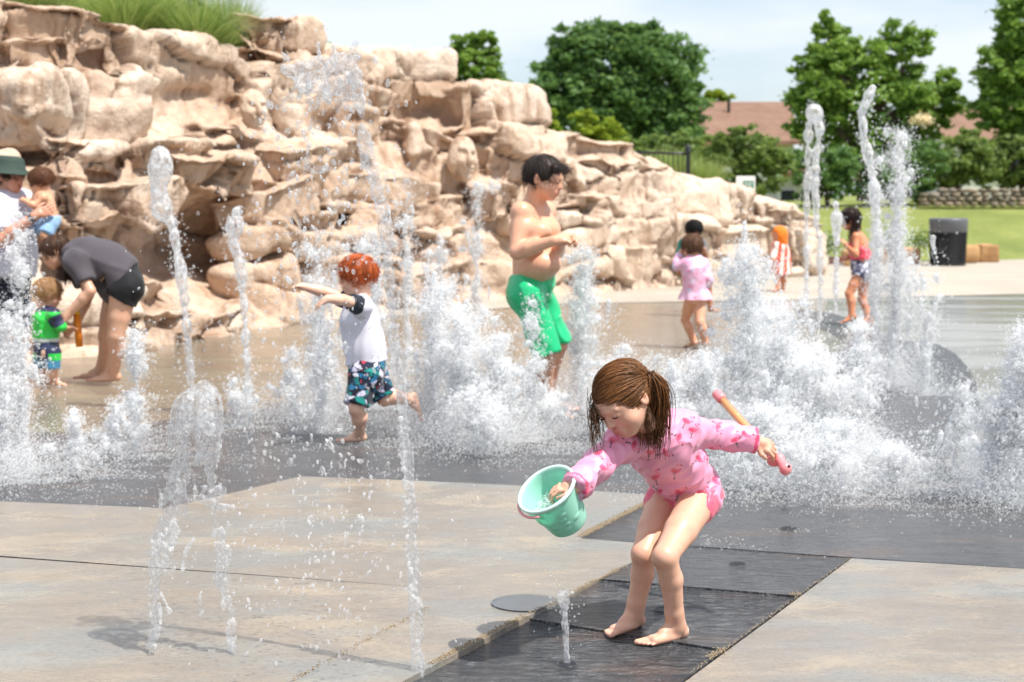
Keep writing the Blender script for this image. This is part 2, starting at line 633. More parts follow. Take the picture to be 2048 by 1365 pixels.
def slab(name, px, mat, z=0.0, gap=0.010, depth=0.03, parent=None):
    pts = [G(x, y, z) for x, y in px]
    bm = bmesh.new()
    vs_ = [bm.verts.new(p) for p in pts]
    f = bm.faces.new(vs_)
    bm.normal_update()
    if f.normal.z < 0:
        f.normal_flip()
    r = bmesh.ops.inset_region(bm, faces=[f], thickness=gap, use_even_offset=True)
    bmesh.ops.delete(bm, geom=r['faces'], context='FACES')
    top = [f for f in bm.faces]
    e = bmesh.ops.inset_region(bm, faces=top, thickness=0.006, depth=0.0)
    ring = set(v for f in e['faces'] for v in f.verts) - set(v for f in top for v in f.verts)
    for v in ring:
        v.co.z -= 0.005
    be = [ed for ed in bm.edges if len(ed.link_faces) == 1]
    ex = bmesh.ops.extrude_edge_only(bm, edges=be)
    for v in [g for g in ex['geom'] if isinstance(g, bmesh.types.BMVert)]:
        v.co.z -= depth
    bmesh.ops.recalc_face_normals(bm, faces=bm.faces[:])
    if max(bm.faces, key=lambda f: f.calc_area()).normal.z < 0:
        bmesh.ops.reverse_faces(bm, faces=bm.faces[:])
    me = bpy.data.meshes.new(name)
    bm.to_mesh(me)
    bm.free()
    return link_mesh(name, me, mat, parent)

pad = empty('splash_pad_pavement', (0, 5, 0), kind='structure')
CONC = [
    [(-300, 1075), (-60, 1000), (0, 1003), (330, 1017), (20, 1116), (-300, 1215)],
    [(330, 1017), (470, 985), (600, 953), (840, 962), (1050, 972), (1300, 990), (1299, 1004), (1159, 1077), (945, 1182), (20, 1116)],
    [(-300, 1090), (945, 1182), (370, 1470), (-300, 1470)],
    [(1159, 1077), (1330, 1090), (1200, 1158), (1110, 1207), (945, 1182)],
    [(945, 1182), (1110, 1207), (1050, 1236), (600, 1470), (370, 1470)],
    [(1703, 1117), (2300, 1153), (2300, 1312), (1532, 1245)],
    [(1532, 1245), (2300, 1312), (2300, 1480), (1212, 1480)],
]
CONC[0] = [(-300, 1000), (-60, 1000), (0, 1003), (330, 1017), (20, 1116), (-300, 1093)]
for q in CONC:
    slab('concrete_slab', q, M_CONC, 0.0, 0.005, parent=pad)
STRIP = [
    [(1330, 1090), (1700, 1117), (1597, 1192), (1200, 1158)],
    [(1200, 1158), (1597, 1192), (1452, 1300), (1050, 1236)],
    [(1050, 1236), (1452, 1300), (1210, 1475), (600, 1470)],
]
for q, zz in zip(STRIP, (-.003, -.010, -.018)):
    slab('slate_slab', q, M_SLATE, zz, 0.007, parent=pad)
BAND = [
    [(-300, 1000), (-300, 862), (110, 866), (220, 868), (330, 1017), (0, 1003), (-60, 1000)],
    [(220, 868), (320, 842), (460, 820), (640, 805), (600, 953), (470, 985), (330, 1017)],
    [(640, 805), (850, 795), (1060, 787), (1040, 925), (950, 967), (840, 962), (600, 953)],
    [(1060, 787), (1300, 780), (1330, 990), (1299, 990), (1050, 972), (950, 967), (1040, 925)],
    [(1300, 780), (1560, 760), (1590, 1012), (1450, 1097), (1159, 1077), (1299, 1004), (1300, 990), (1330, 990)],
    [(1560, 760), (1640, 720), (1700, 690), (1751, 683), (1800, 681), (1845, 683), (1880, 690), (1912, 709), (1936, 735), (1952, 765), (1961, 800), (1960, 838), (1950, 868), (1930, 888), (1905, 900), (1890, 930), (1710, 1020), (1590, 1012)],
    [(1590, 1012), (1710, 1020), (1890, 930), (1990, 960), (2300, 965), (2300, 1153), (1700, 1115), (1450, 1097)],
    [(1588, 616), (1671, 628), (1760, 665), (1800, 685), (1751, 683), (1700, 690), (1652, 660), (1603, 643)],
]
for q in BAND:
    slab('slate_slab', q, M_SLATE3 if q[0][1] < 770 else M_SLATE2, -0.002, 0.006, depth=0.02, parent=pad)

# round drain cover, cut by the strip edge
def drain():
    c = G(1052, 1208, 0)
    bm = bmesh.new()
    for r0, r1, z in ((0.112, 0.0, 0.004), (0.120, 0.112, 0.0055)):
        ring = [[bm.verts.new((c.x + r * math.cos(a), c.y + r * math.sin(a), z)) for a in np.linspace(0, 2 * math.pi, 48, endpoint=False)] for r in ((r0, r1) if r1 else (r0,))]
        if r1:
            for k in range(48):
                bm.faces.new((ring[0][k], ring[0][(k + 1) % 48], ring[1][(k + 1) % 48], ring[1][k]))
        else:
            bm.faces.new(ring[0])
    a, b = G(1110, 1207), G(1050, 1236)
    d = (b - a).normalized()
    n = Vector((d.y, -d.x, 0))
    if n.x < 0:
        n = -n
    bmesh.ops.bisect_plane(bm, geom=bm.verts[:] + bm.edges[:] + bm.faces[:], plane_co=a - n * 0.004, plane_no=n, clear_outer=True)
    me = bpy.data.meshes.new('drain_cover')
    bm.to_mesh(me)
    bm.free()
    o = link_mesh('drain_cover', me, flat('drain_grey', '#5f6264', 0.3, 0.2, 30))
    tag(o, 'round grey drain cover in the concrete beside the dark slate strip', 'drain cover')
drain()

# nozzle holes in the slate
M_HOLE = flat('nozzle_black', '#060708', 0.5)
M_RIM = flat('nozzle_rim', '#3a3c40', 0.3)
def nozzle(px, py, r, label, z=0.0):
    c = G(px, py, z)
    e = empty('jet_nozzle', (c.x, c.y, z), label, 'water nozzle', 'nozzle holes in the slate paving')
    M = Matrix.Translation((c.x, c.y, z))
    MB().lathe([(r, 0.001), (r * 1.12, 0.004), (r * 1.2, 0.0015)], M, 28).build('rim', M_RIM, e, True)
    MB().lathe([(r, 0.0012), (0.0005, 0.0012)], M, 28).build('hole', M_HOLE, e)
nozzle(1578, 1058, 0.031, 'open nozzle hole in dark slate, farthest right of the dry holes')
nozzle(1475, 1129, 0.029, 'open nozzle hole right of the girl, middle one of three dry holes', -.003)
nozzle(1325, 1220, 0.027, 'open nozzle hole between the lower legs of the girl in pink', -.010)
nozzle(1135, 1329, 0.027, 'nozzle hole with a small jet of water rising from it', -.018)
# ------------------------------------------------------------------ artificial rock wall
def m_rock():
    t = NT('tan_rock')
    v = t.coord('Object')
    g = t.n('NewGeometry')
    big = t.noise(v, 0.55, 4, 0.55)
    mid = t.noise(v, 2.2, 6, 0.62, dist=0.5)
    fine = t.noise(v, 13, 5, 0.7)
    c = t.ramp(mid, [(0.28, lin('#a78d7a')), (0.42, lin('#c6ad99')), (0.56, lin('#d9c5b2')), (0.74, lin('#e4d7ca'))])
    tn = t.n('SeparateColor', {'Color': t.n('Attribute', attribute_name='col').outputs['Color']}).outputs[0]
    c = t.mix(t.rng(tn, 0.75, 0.25, 0, .40, False), c, lin('#ac8a6c'))
    c = t.mix(t.rng(tn, 0.55, 0.95, 0, .45), c, lin('#e6d8c8'))
    c = t.mix(t.rng(big, 0.42, 0.62, 0, 0.50), c, lin('#cdb096'))
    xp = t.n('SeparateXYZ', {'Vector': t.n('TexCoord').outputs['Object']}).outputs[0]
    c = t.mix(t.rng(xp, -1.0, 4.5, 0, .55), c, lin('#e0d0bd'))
    streak = t.noise(t.coord('Object', (2.6, 2.6, 0.35)), 1.5, 5, 0.65)
    c = t.mix(t.rng(streak, 0.52, 0.66, 0, 0.60), c, lin('#8c6647'))
    c = t.mix(t.rng(t.noise(t.coord('Object', (2, 2, 0.4), (9, 4, 1)), 1.9, 4, 0.6), 0.60, 0.74, 0, 0.4), c, lin('#b57f5c'))
    c = t.mix(t.rng(fine, 0.52, 0.75, 0, 0.45), c, lin('#86694f'))
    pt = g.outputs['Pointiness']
    c = t.mix(t.rng(pt, 0.43, 0.505, 0.50, 0), c, lin('#76594a'))  # browner in the creases, shade painted into the rock colour
    h = t.math('ADD', t.math('MULTIPLY', t.noise(v, 7, 6, 0.68, dist=0.6), 1.0), t.math('MULTIPLY', fine, 0.35))
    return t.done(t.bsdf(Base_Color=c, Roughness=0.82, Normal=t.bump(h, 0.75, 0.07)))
M_ROCK = m_rock()

FOOT = [(-420, 742), (-150, 730), (0, 722), (180, 708), (300, 692), (450, 668), (620, 640), (800, 618), (1000, 602), (1150, 588), (1350, 573), (1500, 560), (1600, 550), (1622, 549)]
TOPL = [(-420, 20), (-150, 22), (0, 16), (60, 12), (120, 13), (170, 28), (192, 55), (205, 66), (300, 76), (400, 92), (480, 96), (560, 98), (640, 102), (720, 114), (890, 117), (898, 150), (930, 178), (1050, 183), (1062, 262), (1150, 266), (1230, 288), (1300, 312), (1345, 342), (1420, 366), (1480, 381), (1540, 399), (1600, 410), (1622, 432)]
def _ip(tab, x):
    return float(np.interp(x, [p[0] for p in tab], [p[1] for p in tab]))
SETB = [(-420, 2.6), (0, 2.6), (500, 2.8), (900, 2.6), (1100, 2.0), (1400, 1.6), (1622, 1.0)]
def rock_point(px, py):
    yf, yt = _ip(FOOT, px), _ip(TOPL, px)
    v = (yf - py) / (yf - yt)
    Yf = G(px, yf).y
    s = v + 0.10 * math.sin(2 * math.pi * v * 1.5)
    return P(px, py, Yf + _ip(SETB, px) * s), v

HOLL = [(365, 480, 125, 80, -1.3), (300, 520, 70, 60, -0.7), (440, 560, 70, 60, -0.6), (50, 300, 75, 22, -0.9), (680, 250, 120, 26, -0.7), (420, 296, 110, 16, -0.5),
        (850, 415, 60, 30, -0.5), (640, 480, 90, 70, -0.55), (720, 330, 30, 20, -.3), (830, 560, 80, 70, -0.4), (1180, 460, 50, 30, -0.4), (1330, 450, 40, 40, -.35), (90, 560, 120, 90, -0.5), (1020, 460, 50, 60, -0.35), (1240, 520, 70, 18, -0.4), (210, 330, 30, 60, -.4)]
def rock_disp(V, N):
    """Blocky fractures: offset, tilted faces, ledges, cracks; returns moved vertices and a tone per block."""
    up = np.clip(N[:, 2], 0, 1)
    t_, n_ = np.array([.56, .83]), np.array([.83, -.56])
    u, n = V[:, :2] @ t_, V[:, :2] @ n_
    W = np.stack([u / 1.75, n / 2.0, V[:, 2] / .92], 1) + .20 * np.stack([fbm(V * .8 + 5, 3), fbm(V * .8 + 15, 2), fbm(V * .9 + 25, 3)], 1)
    e, h, o = block_cells(W, 4)
    s1 = .15 * h[:, 0] + .20 * h[:, 1] * o[:, 0] + (.07 + .14 * h[:, 2]) * o[:, 2]
    s1 -= .11 * np.exp(-(e / .032) ** 2) * (1 - .6 * up)
    W2 = W * np.array([2.4, 1.6, 2.1]) + .12 * np.stack([fbm(V * 2.2, 2), fbm(V * 2.2 + 7, 2), fbm(V * 2.2 + 9, 2)], 1)
    e2, h2, o2 = block_cells(W2, 9, .7)
    m = np.clip(vnoise(V * .9 + 30) * 1.5 + .6, 0, 1)
    m = m * .75
    s1 += m * (.045 * h2[:, 0] + .07 * h2[:, 1] * o2[:, 0] + .07 * o2[:, 2]) - m * .045 * np.exp(-(e2 / .06) ** 2) * (1 - .6 * up)
    s1 = s1 * (1 - .75 * up)
    s1 += .05 * fbm(V * 1.6, 3) + .020 * fbm(V * 6, 3)
    tone = np.clip(.5 + .32 * h[:, 0] + .22 * h2[:, 2] * m, 0, 1)
    return V + N * s1[:, None], np.repeat(tone[:, None], 3, 1).astype(np.float32)

def rock():
    root = empty('rock_wall', G(620, 640), 'long wall of tan sculpted rock with carved faces behind the jets', 'rock wall')
    h = .040
    f = Field((-8.6, 12.0, -.15), (6.2, 31.5, 4.1), h)
    XX = (f.lo[0] + h * np.arange(f.n[0], dtype=np.float32))[:, None, None]
    YY = (f.lo[1] + h * np.arange(f.n[1], dtype=np.float32))[None, :, None]
    ZZ = (f.lo[2] + h * np.arange(f.n[2], dtype=np.float32))[None, None, :]
    zc = YY * _c - (ZZ - CAM_H) * _s
    px = 1024 + F_PX * XX / zc
    py = 682.5 - F_PX * (YY * _s + (ZZ - CAM_H) * _c) / zc
    tx = np.arange(-420, 1623, 4.0)
    fy, ty = np.array([_ip(FOOT, x) for x in tx]), np.array([_ip(TOPL, x) for x in tx])
    fY = np.array([G(x, y).y for x, y in zip(tx, fy)])
    sb = np.array([_ip(SETB, x) for x in tx])
    tz = np.array([P(x, y, Y_ + b_).z for x, y, Y_, b_ in zip(tx, ty, fY, sb)])
    F1, T1, Y1, S1 = (np.interp(px, tx, a_).astype(np.float32) for a_ in (fy, ty, fY, sb))
    v = np.clip((F1 - py) / (F1 - T1), -.1, 1.0)
    d = (Y1 + S1 * (v + .10 * np.sin(2 * np.pi * v * 1.5)) - YY) * .55
    for hx, hy, rx, ry, a_ in HOLL:
        d -= a_ * .55 * np.exp(-(((px - hx) / rx) ** 2 + ((py - hy) / ry) ** 2) ** 1.5)
    # top and the slope behind it
    Zt = np.interp(px[:, :, -1:], tx, tz)
    d = np.maximum(d, ZZ - Zt - np.minimum(0, 0) + 0.02)
    d = np.maximum(d, px - 1640)
    d = np.maximum(d, (YY - (Y1 + S1 + 3.2)) * .6)
    f.F = d.astype(np.float32)
    del d, px, py, F1, T1, Y1, S1, v, zc
    # end cap is covered by blocks; the separate blocks of the wall:
    BL = [(60, 52, 210, 82, .5), (152, 75, 95, 100, .45), (70, 130, 120, 90, .3), (50, 228, 150, 130, .9), (232, 108, 84, 110, .35), (305, 125, 95, 86, .3), (372, 128, 80, 92, .3),
          (245, 178, 70, 80, .25), (170, 165, 60, 60, .2), (332, 170, 74, 62, .25), (425, 150, 74, 92, .3), (490, 135, 90, 80, .3), (557, 78, 168, 72, .5), (590, 165, 130, 110, .45),
          (690, 160, 110, 100, .4), (765, 165, 110, 108, .45), (852, 170, 92, 108, .45), (792, 218, 84, 64, .3), (612, 246, 100, 62, .15), (705, 246, 84, 62, .15), (776, 268, 74, 60, .2),
          (930, 230, 92, 108, .5), (1018, 228, 86, 98, .5), (424, 270, 180, 44, .8), (630, 335, 270, 100, .55), (180, 250, 150, 70, .5), (175, 318, 120, 70, .4), (150, 385, 90, 70, .3),
          (215, 415, 230, 96, .6), (410, 352, 250, 84, .65), (330, 330, 120, 90, .4), (545, 425, 130, 90, .45), (600, 470, 120, 80, .4), (515, 560, 120, 64, .5), (560, 620, 150, 60, .5),
          (470, 640, 90, 50, .45), (410, 655, 80, 46, .4), (330, 655, 110, 70, .5), (285, 600, 130, 70, .45), (165, 640, 150, 110, .6), (60, 660, 110, 90, .5), (885, 322, 92, 92, .3), (985, 310, 110, 100, .45), (1050, 330, 80, 90, .3),
          (700, 395, 180, 84, .5), (800, 395, 140, 76, .5), (760, 460, 150, 84, .4), (865, 450, 120, 90, .4), (905, 510, 150, 100, .45), (700, 560, 160, 90, .45), (860, 575, 160, 80, .45), (960, 560, 120, 80, .4), (1000, 410, 110, 84, .4),
          (1120, 300, 150, 62, .45), (1205, 310, 110, 56, .4), (1090, 380, 120, 90, .4), (1150, 360, 130, 84, .4), (1235, 358, 110, 84, .45), (1292, 372, 96, 74, .4), (1200, 430, 130, 70, .4), (1150, 500, 130, 74, .4), (1275, 450, 110, 76, .4),
          (1255, 530, 150, 66, .5), (1150, 560, 130, 52, .4), (1352, 410, 110, 76, .4), (1370, 480, 110, 84, .4), (1400, 540, 130, 60, .4), (1448, 420, 110, 76, .4), (1455, 500, 110, 80, .4), (1535, 445, 100, 70, .4), (1575, 480, 80, 110, .5), (1535, 525, 110, 56, .4), (1322, 345, 60, 36, .35), (1590, 530, 66, 46, .4),
          (-90, 60, 180, 100, .5), (-110, 200, 180, 140, .6), (-90, 400, 220, 150, .5), (-80, 600, 200, 150, .5)]
    r = np.random.default_rng(11)
    for k in range(16):
        x = r.uniform(-60, 1590)
        yf, yt = _ip(FOOT, x), _ip(TOPL, x)
        y = r.uniform(yt + 40, yf - 18)
        if 250 < x < 480 and 420 < y < 600:
            continue
        w_ = r.uniform(50, 90)
        BL.append((x, y, w_, w_ * r.uniform(.6, 1.0), r.uniform(.25, .45)))
    for bi, (x, y, w_, h_, prot) in enumerate(BL):
        a, _ = rock_point(x - w_ / 2, y)
        b, _ = rock_point(x + w_ / 2, y)
        c, v = rock_point(x, y)
        tg = b - a
        tg.z = 0
        L = tg.length
        tg.normalize()
        nrm = Vector((tg.y, -tg.x, 0))
        hz = h_ * c.y / F_PX
        L = min(L, hz * 3.0)
        dep = min(0.8 * hz, 0.8 * L, .9) * (.75 + prot)
        Rm = np.array([list(tg), list(nrm), [0, 0, 1]]).T
        E3 = np.array((Matrix.Rotation(r.normal(0, .10), 3, 'Y') @ Matrix.Rotation(r.normal(0, .12), 3, 'X') @ Matrix.Rotation(r.normal(0, .22), 3, 'Z')))
        Rm = Rm @ E3
        half = np.array([L / 2 * 1.16, dep / 2, hz / 2 * 1.14])
        pl = []
        for _k in range(9):
            nv = r.normal(size=3) * np.array([1, .9, .8])
            nv[1] = abs(nv[1])
            nv /= np.linalg.norm(nv)
            pl.append((nv, float((np.abs(nv) * half).sum()) * r.uniform(.66, .95)))
        ctr = np.array(c + nrm * dep * (prot * .62 - .34))
        rd = float(min(half) * r.uniform(.10, .30))
        if bi < 78 and w_ * h_ > 10400 or bi in (3, 12, 70):
            g = float(np.linalg.norm(half)) + .1
            fb = Field(ctr - g, ctr + g, .034)
            fb.rbox(ctr, half * 1.03, Rm.astype(np.float32), rd, .02, pl)
            Vb, Qb = fb.mesh()
            Vb = relax(Vb, Qb, 1, .4)
            Vb, tb = rock_disp(Vb, vnormals(Vb, Qb))
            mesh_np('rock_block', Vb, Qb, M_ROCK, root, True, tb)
        else:
            f.rbox(ctr, half, Rm.astype(np.float32), rd, .05, pl)
    V, Q = f.mesh()
    V = relax(V, Q, 1, .4)
    V, tone = rock_disp(V, vnormals(V, Q))
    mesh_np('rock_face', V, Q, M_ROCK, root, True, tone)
    # carved faces
    def carved(px, py, sc, name):
        c, _ = rock_point(px, py)
        a, _ = rock_point(px - 20, py)
        b, _ = rock_point(px + 20, py)
        tg = (b - a)
        tg.z = 0
        tg.normalize()
        nv_ = Vector((tg.y, -tg.x, 0))
        nv_ = (nv_ * .75 + Vector((0, -1, 0)) * .5).normalized()
        tg = Vector((0, 0, 1)).cross(nv_) * -1
        M_ = sc * c.y / F_PX
        c = c + nv_ * .42
        up = Vector((0, 0, 1))
        q = lambda x, y, z: c + tg * (x * M_) + nv_ * (z * M_) + up * (y * M_)
        e = M_ * 1.6
        f = Field(c - Vector((e, e, e)), c + Vector((e, e, e)), M_ / 22)
        R = np.array([list(tg), list(nv_), list(up)]).T
        f.ell(q(0, 0, 0), (.75 * M_, .5 * M_, 1.0 * M_), R, .05)
        f.cone(q(0, .35, .42), q(0, -.12, .66), .10 * M_, .17 * M_, .12 * M_)
        f.cone(q(-.42, .40, .36), q(.42, .40, .36), .12 * M_, .12 * M_, .1 * M_)
        for s in (-1, 1):
            f.ell(q(.30 * s, .18, .52), (.17 * M_, .14 * M_, .11 * M_), R, .06 * M_, '-')
            f.ell(q(.36 * s, -.16, .30), (.24 * M_,) * 3, R, .15 * M_)
        f.cone(q(-.22, -.42, .46), q(.22, -.42, .46), .09 * M_, .09 * M_, .05 * M_)
        f.cone(q(-.16, -.60, .42), q(.16, -.60, .42), .10 * M_, .10 * M_, .05 * M_)
        f.ell(q(0, -.85, .25), (.3 * M_, .2 * M_, .2 * M_), R, .15 * M_)
        V_, Q_ = f.mesh()
        mesh_np(name, relax(V_, Q_, 1) + .02 * fbm(V_ * 6, 2)[:, None], Q_, M_ROCK, root, True, np.full((len(V_), 3), .6, np.float32))
    carved(466, 222, 40, 'carved_face')
    carved(886, 318, 44, 'carved_face')
rock()
# ------------------------------------------------------------------ background: trees, houses, lawn edge
def m_leaf(name, a, b, tr):
    t = NT(name)
    at = t.n('Attribute', attribute_name='col')
    sp = t.n('SeparateColor', {'Color': at.outputs['Color']})
    c = t.mix(sp.outputs[0], lin(a), lin(b))
    d = t.bsdf(Base_Color=c, Roughness=0.5, Specular_IOR_Level=0.3)
    x = t.n('BsdfTranslucent', {'Color': t.mix(0.5, c, lin(tr))}).outputs[0]
    m = t.n('MixShader', {0: 0.42, 1: d, 2: x})
    return t.done(m.outputs[0])
M_LEAF = m_leaf('leaf_green', '#4f7434', '#93b256', '#bcd860')
M_LEAF_DK = m_leaf('leaf_dark', '#48693f', '#7d9f5e', '#9cbc62')
M_LEAF_LT = m_leaf('leaf_light', '#6d8a30', '#a3ae3c', '#cfe050')
M_LEAF_OL = m_leaf('leaf_olive', '#5a7240', '#8fa45c', '#b0c464')
def m_bark():
    t = NT('bark')
    v = t.coord('Object', (1, 1, .25))
    c = t.ramp(t.noise(v, 6, 5), [(.3, lin('#3b3128')), (.7, lin('#6b5c4c'))])
    return t.done(t.bsdf(Base_Color=c, Roughness=.9, Normal=t.bump(t.noise(v, 9, 4), .6, .05)))
M_BARK = m_bark()

def leaf_cards(C, size, r, tone=None, flat=0.0):
    """One bent leaf-sprig (two triangles folded) per centre."""
    n = len(C)
    a = r.normal(size=(n, 3))
    a[:, 2] = a[:, 2] * .6 - flat
    a /= np.linalg.norm(a, axis=1, keepdims=True)
    b = np.cross(a, r.normal(size=(n, 3)))
    b /= np.linalg.norm(b, axis=1, keepdims=True)
    nn = np.cross(a, b)
    s = size * r.uniform(.45, 1.45, (n, 1))
    V = np.stack([C - a * s * .55, C + b * s * .30 + nn * s * .12, C + a * s * .6, C - b * s * .30 + nn * s * .12], 1).reshape(-1, 3)
    i = np.arange(n)[:, None] * 4
    Q = np.concatenate([i + np.array([[0, 1, 2]]), i + np.array([[0, 2, 3]])], 0)
    col = np.zeros((n * 4, 3), np.float32)
    t = np.repeat(np.clip((tone if tone is not None else 0.5) + r.normal(0, .20, n), 0, 1), 4)
    col[:, 0] = t
    return V, Q, col

def crown_points(lobes, Y, dens, r, depth=0.8):
    """lobes in photograph pixels at distance Y -> leaf centres with tones, clumped in volume."""
    Cs, T = [], []
    for px, py, rx, ry in lobes:
        c = np.array(P(px, py, Y))
        sc = Y / F_PX
        R = np.array([rx * sc, min(rx, ry) * sc * depth, ry * sc])
        vol = 4 * (R[0] * R[2]) ** .5
        nc = int(dens * R[0] * R[2] * 3.4) + 8
        d = r.normal(size=(nc, 3))
        d /= np.linalg.norm(d, axis=1, keepdims=True)
        rad = r.uniform(.25, 1.06, (nc, 1)) ** .6
        cc = c + d * rad * R * (1 + .10 * r.normal(size=(nc, 1)))
        ct = r.uniform(.15, .85, nc)
        m = 56
        cl = cc[:, None, :] + r.normal(0, 1, (nc, m, 3)) * np.array([.36, .36, .24]) * (min(R.min(), 2.2) * .46)
        Cs.append(cl.reshape(-1, 3))
        T.append(np.repeat(ct, m))
    return np.concatenate(Cs), np.concatenate(T)

def tree(name, label, cat, lobes, Y, mat, trunk=None, dens=9, leaf=.26, seed=1, group=None, ground=1.15, trunk_r=.22, depth=.8):
    r = np.random.default_rng(seed)
    bx = trunk if trunk is not None else lobes[0][0]
    base = P(bx, 400, Y)
    base.z = ground
    e = empty(name, base, label, cat, group)
    C, T = crown_points(lobes, Y, dens, r, depth)
    keep = C[:, 2] > ground - .1
    V, Q, col = leaf_cards(C[keep], leaf * .66, r, T[keep])
    mesh_np('crown', V, Q, mat, e, smooth=False, col=col)
    mb = MB()
    top = max(lobes, key=lambda l: -l[1])
    tp = P(top[0], top[1], Y)
    mid = base.lerp(tp, .45)
    mid.x = (base.x * .7 + tp.x * .3)
    mb.tube([base - Vector((0, 0, .3)), base.lerp(mid, .5), mid, mid.lerp(tp, .6), tp], [trunk_r * 1.25, trunk_r, trunk_r * .75, trunk_r * .4, .04], 8)
    for l in lobes:
        q = P(l[0], l[1], Y)
        s = base.lerp(mid, r.uniform(.45, .95))
        mb.tube([s, s.lerp(q, .5) + Vector((0, 0, .25)), q], [trunk_r * .5, trunk_r * .35, .03], 6)
    mb.build('trunk', M_BARK, e, True)
    return e

tree('shade_tree', 'large dark green round tree with a twin crown behind the rock wall', 'tree',
     [(1190, 130, 85, 78), (1310, 150, 84, 90), (1235, 215, 110, 80), (1120, 185, 62, 70), (1345, 215, 55, 85), (1150, 100, 52, 45), (1255, 95, 62, 46), (1300, 85, 46, 40), (1225, 75, 40, 34), (1090, 235, 45, 50), (1200, 270, 120, 45), (1330, 280, 70, 60), (1385, 200, 18, 40)], 62, M_LEAF_DK, 1240, 9, .36, 2, trunk_r=.4)
tree('young_tree', 'small bright green tree with an open crown showing above the rock wall', 'tree',
     [(945, 130, 50, 42), (930, 95, 36, 28), (975, 165, 48, 34), (955, 75, 16, 18), (912, 120, 30, 28), (1000, 185, 36, 22), (985, 95, 14, 26), (940, 190, 60, 30)], 44, M_LEAF, 948, 16, .24, 3)
tree('maple_tree', 'broad green tree with pointed leader to the right of the brown roof', 'tree',
     [(1660, 90, 50, 48), (1652, 55, 22, 30), (1700, 150, 90, 60), (1790, 110, 60, 60), (1835, 90, 36, 34), (1850, 190, 62, 62), (1640, 190, 62, 60), (1760, 220, 110, 80), (1625, 255, 45, 50), (1880, 220, 42, 50), (1700, 300, 90, 60), (1820, 310, 90, 60), (1600, 235, 34, 44), (1608, 130, 26, 26), (1900, 165, 24, 22), (1690, 110, 40, 40)], 52, M_LEAF, 1740, 10, .28, 4, trunk_r=.3)
tree('edge_tree', 'tall dark tree cut by the right frame edge behind the lawn', 'tree',
     [(2030, 60, 45, 60), (2050, 20, 60, 60), (2010, 150, 56, 56), (1985, 210, 48, 40), (2050, 170, 60, 70), (2060, 250, 60, 50), (2000, 235, 50, 30), (2120, 120, 80, 120), (2040, 120, 50, 50)], 50, M_LEAF, 2060, 12, .30, 5, trunk_r=.3)
tree('distant_tree', 'small pale tree top rising behind the ridge of the brown roof', 'tree',
     [(1437, 200, 30, 20), (1425, 192, 16, 12), (1450, 215, 26, 20)], 95, M_LEAF_LT, 1437, 5, .4, 6)
tree('ridge_tree', 'sliver of bright foliage just behind the top boulder of the rock wall', 'tree',
     [(600, 60, 16, 14), (640, 95, 30, 12), (615, 85, 30, 14)], 40, M_LEAF_LT, 610, 20, .22, 7)
for i, (lab, lob, Y, m, sd) in enumerate([
    ('yellow green shrub behind the rock wall, at the foot of the large round tree', [(1185, 262, 48, 36), (1170, 245, 30, 22), (1215, 280, 36, 26), (1140, 285, 30, 20)], 46, M_LEAF_LT, 21),
    ('small yellow green bush at the left edge of the large round tree', [(1082, 240, 30, 26), (1075, 222, 16, 16), (1100, 262, 34, 20)], 45, M_LEAF_LT, 22),
    ('olive hedge shrub below the round tree, left of the black fence rail', [(1300, 305, 60, 36), (1250, 300, 46, 26), (1345, 310, 44, 40), (1380, 300, 30, 30)], 47, M_LEAF_OL, 23),
    ('dense green shrub in front of the brown roofed house, behind the sign', [(1500, 300, 62, 48), (1450, 320, 48, 50), (1545, 320, 44, 40), (1510, 360, 60, 40), (1430, 290, 34, 24), (1480, 268, 30, 20)], 44, M_LEAF_OL, 24),
    ('shrub hugging the foot of the broad tree right of the white garage', [(1660, 340, 62, 50), (1620, 330, 40, 40), (1720, 360, 60, 40), (1640, 385, 60, 24)], 47, M_LEAF_DK, 25),
    ('dark bush in the middle of the planting behind the trash can', [(1790, 350, 60, 46), (1840, 330, 52, 50), (1800, 385, 70, 24)], 47.5, M_LEAF_DK, 26),
    ('dark rounded bush above the dry stone wall behind the trash can', [(1910, 320, 62, 52), (1960, 340, 50, 40), (1890, 350, 46, 34), (1935, 290, 40, 30)], 49, M_LEAF_OL, 27),
    ('dark shrub at the right end of the dry stone wall', [(2030, 320, 60, 50), (2000, 350, 40, 30), (2080, 340, 60, 44), (2020, 290, 40, 26)], 49.5, M_LEAF_OL, 28)]):
    tree('garden_shrub', lab, 'shrub', lob, Y, m, None, 15, .22, sd, 'shrubs along the back of the lawn', 1.0, .07)

# cream blossom
def blossom():
    c = P(1845, 240, 50.6)
    r = np.random.default_rng(5)
    C = np.array(c) + r.normal(0, 1, (420, 3)) * np.array([.16, .15, .09])
    V, Q, col = leaf_cards(C, .10, r, np.full(420, .6))
    t = NT('cream_petal')
    tag(mesh_np('tree_blossom', V, Q, t.done(t.bsdf(Base_Color=lin('#f2e2bb'), Roughness=.6)), smooth=False, col=col), 'cream blossom cluster at the front of the broad green tree', 'blossom', kind='stuff')
blossom()

# houses
def m_shingle():
    t = NT('brown_shingle')
    v = t.coord('Object', (1, 1, 1))
    b = t.n('TexBrick', {'Vector': v, 'Color1': lin('#8a6a58'), 'Color2': lin('#7b5c4c'), 'Mortar': lin('#5f473b'), 'Scale': 2.2, 'Mortar Size': .02}).outputs[0]
    c = t.mix(t.rng(t.noise(v, 1.2, 4), .3, .7, 0, .3), b, lin('#9a7c69'))
    return t.done(t.bsdf(Base_Color=c, Roughness=.9))
M_SHING = m_shingle()
M_SIDING = flat('white_siding', '#d9d8d2', .7, .05, 6)
M_GLASSD = flat('dark_glass', '#20262b', .12)
M_WHITE = flat('white_paint', '#e6e6e2', .5)

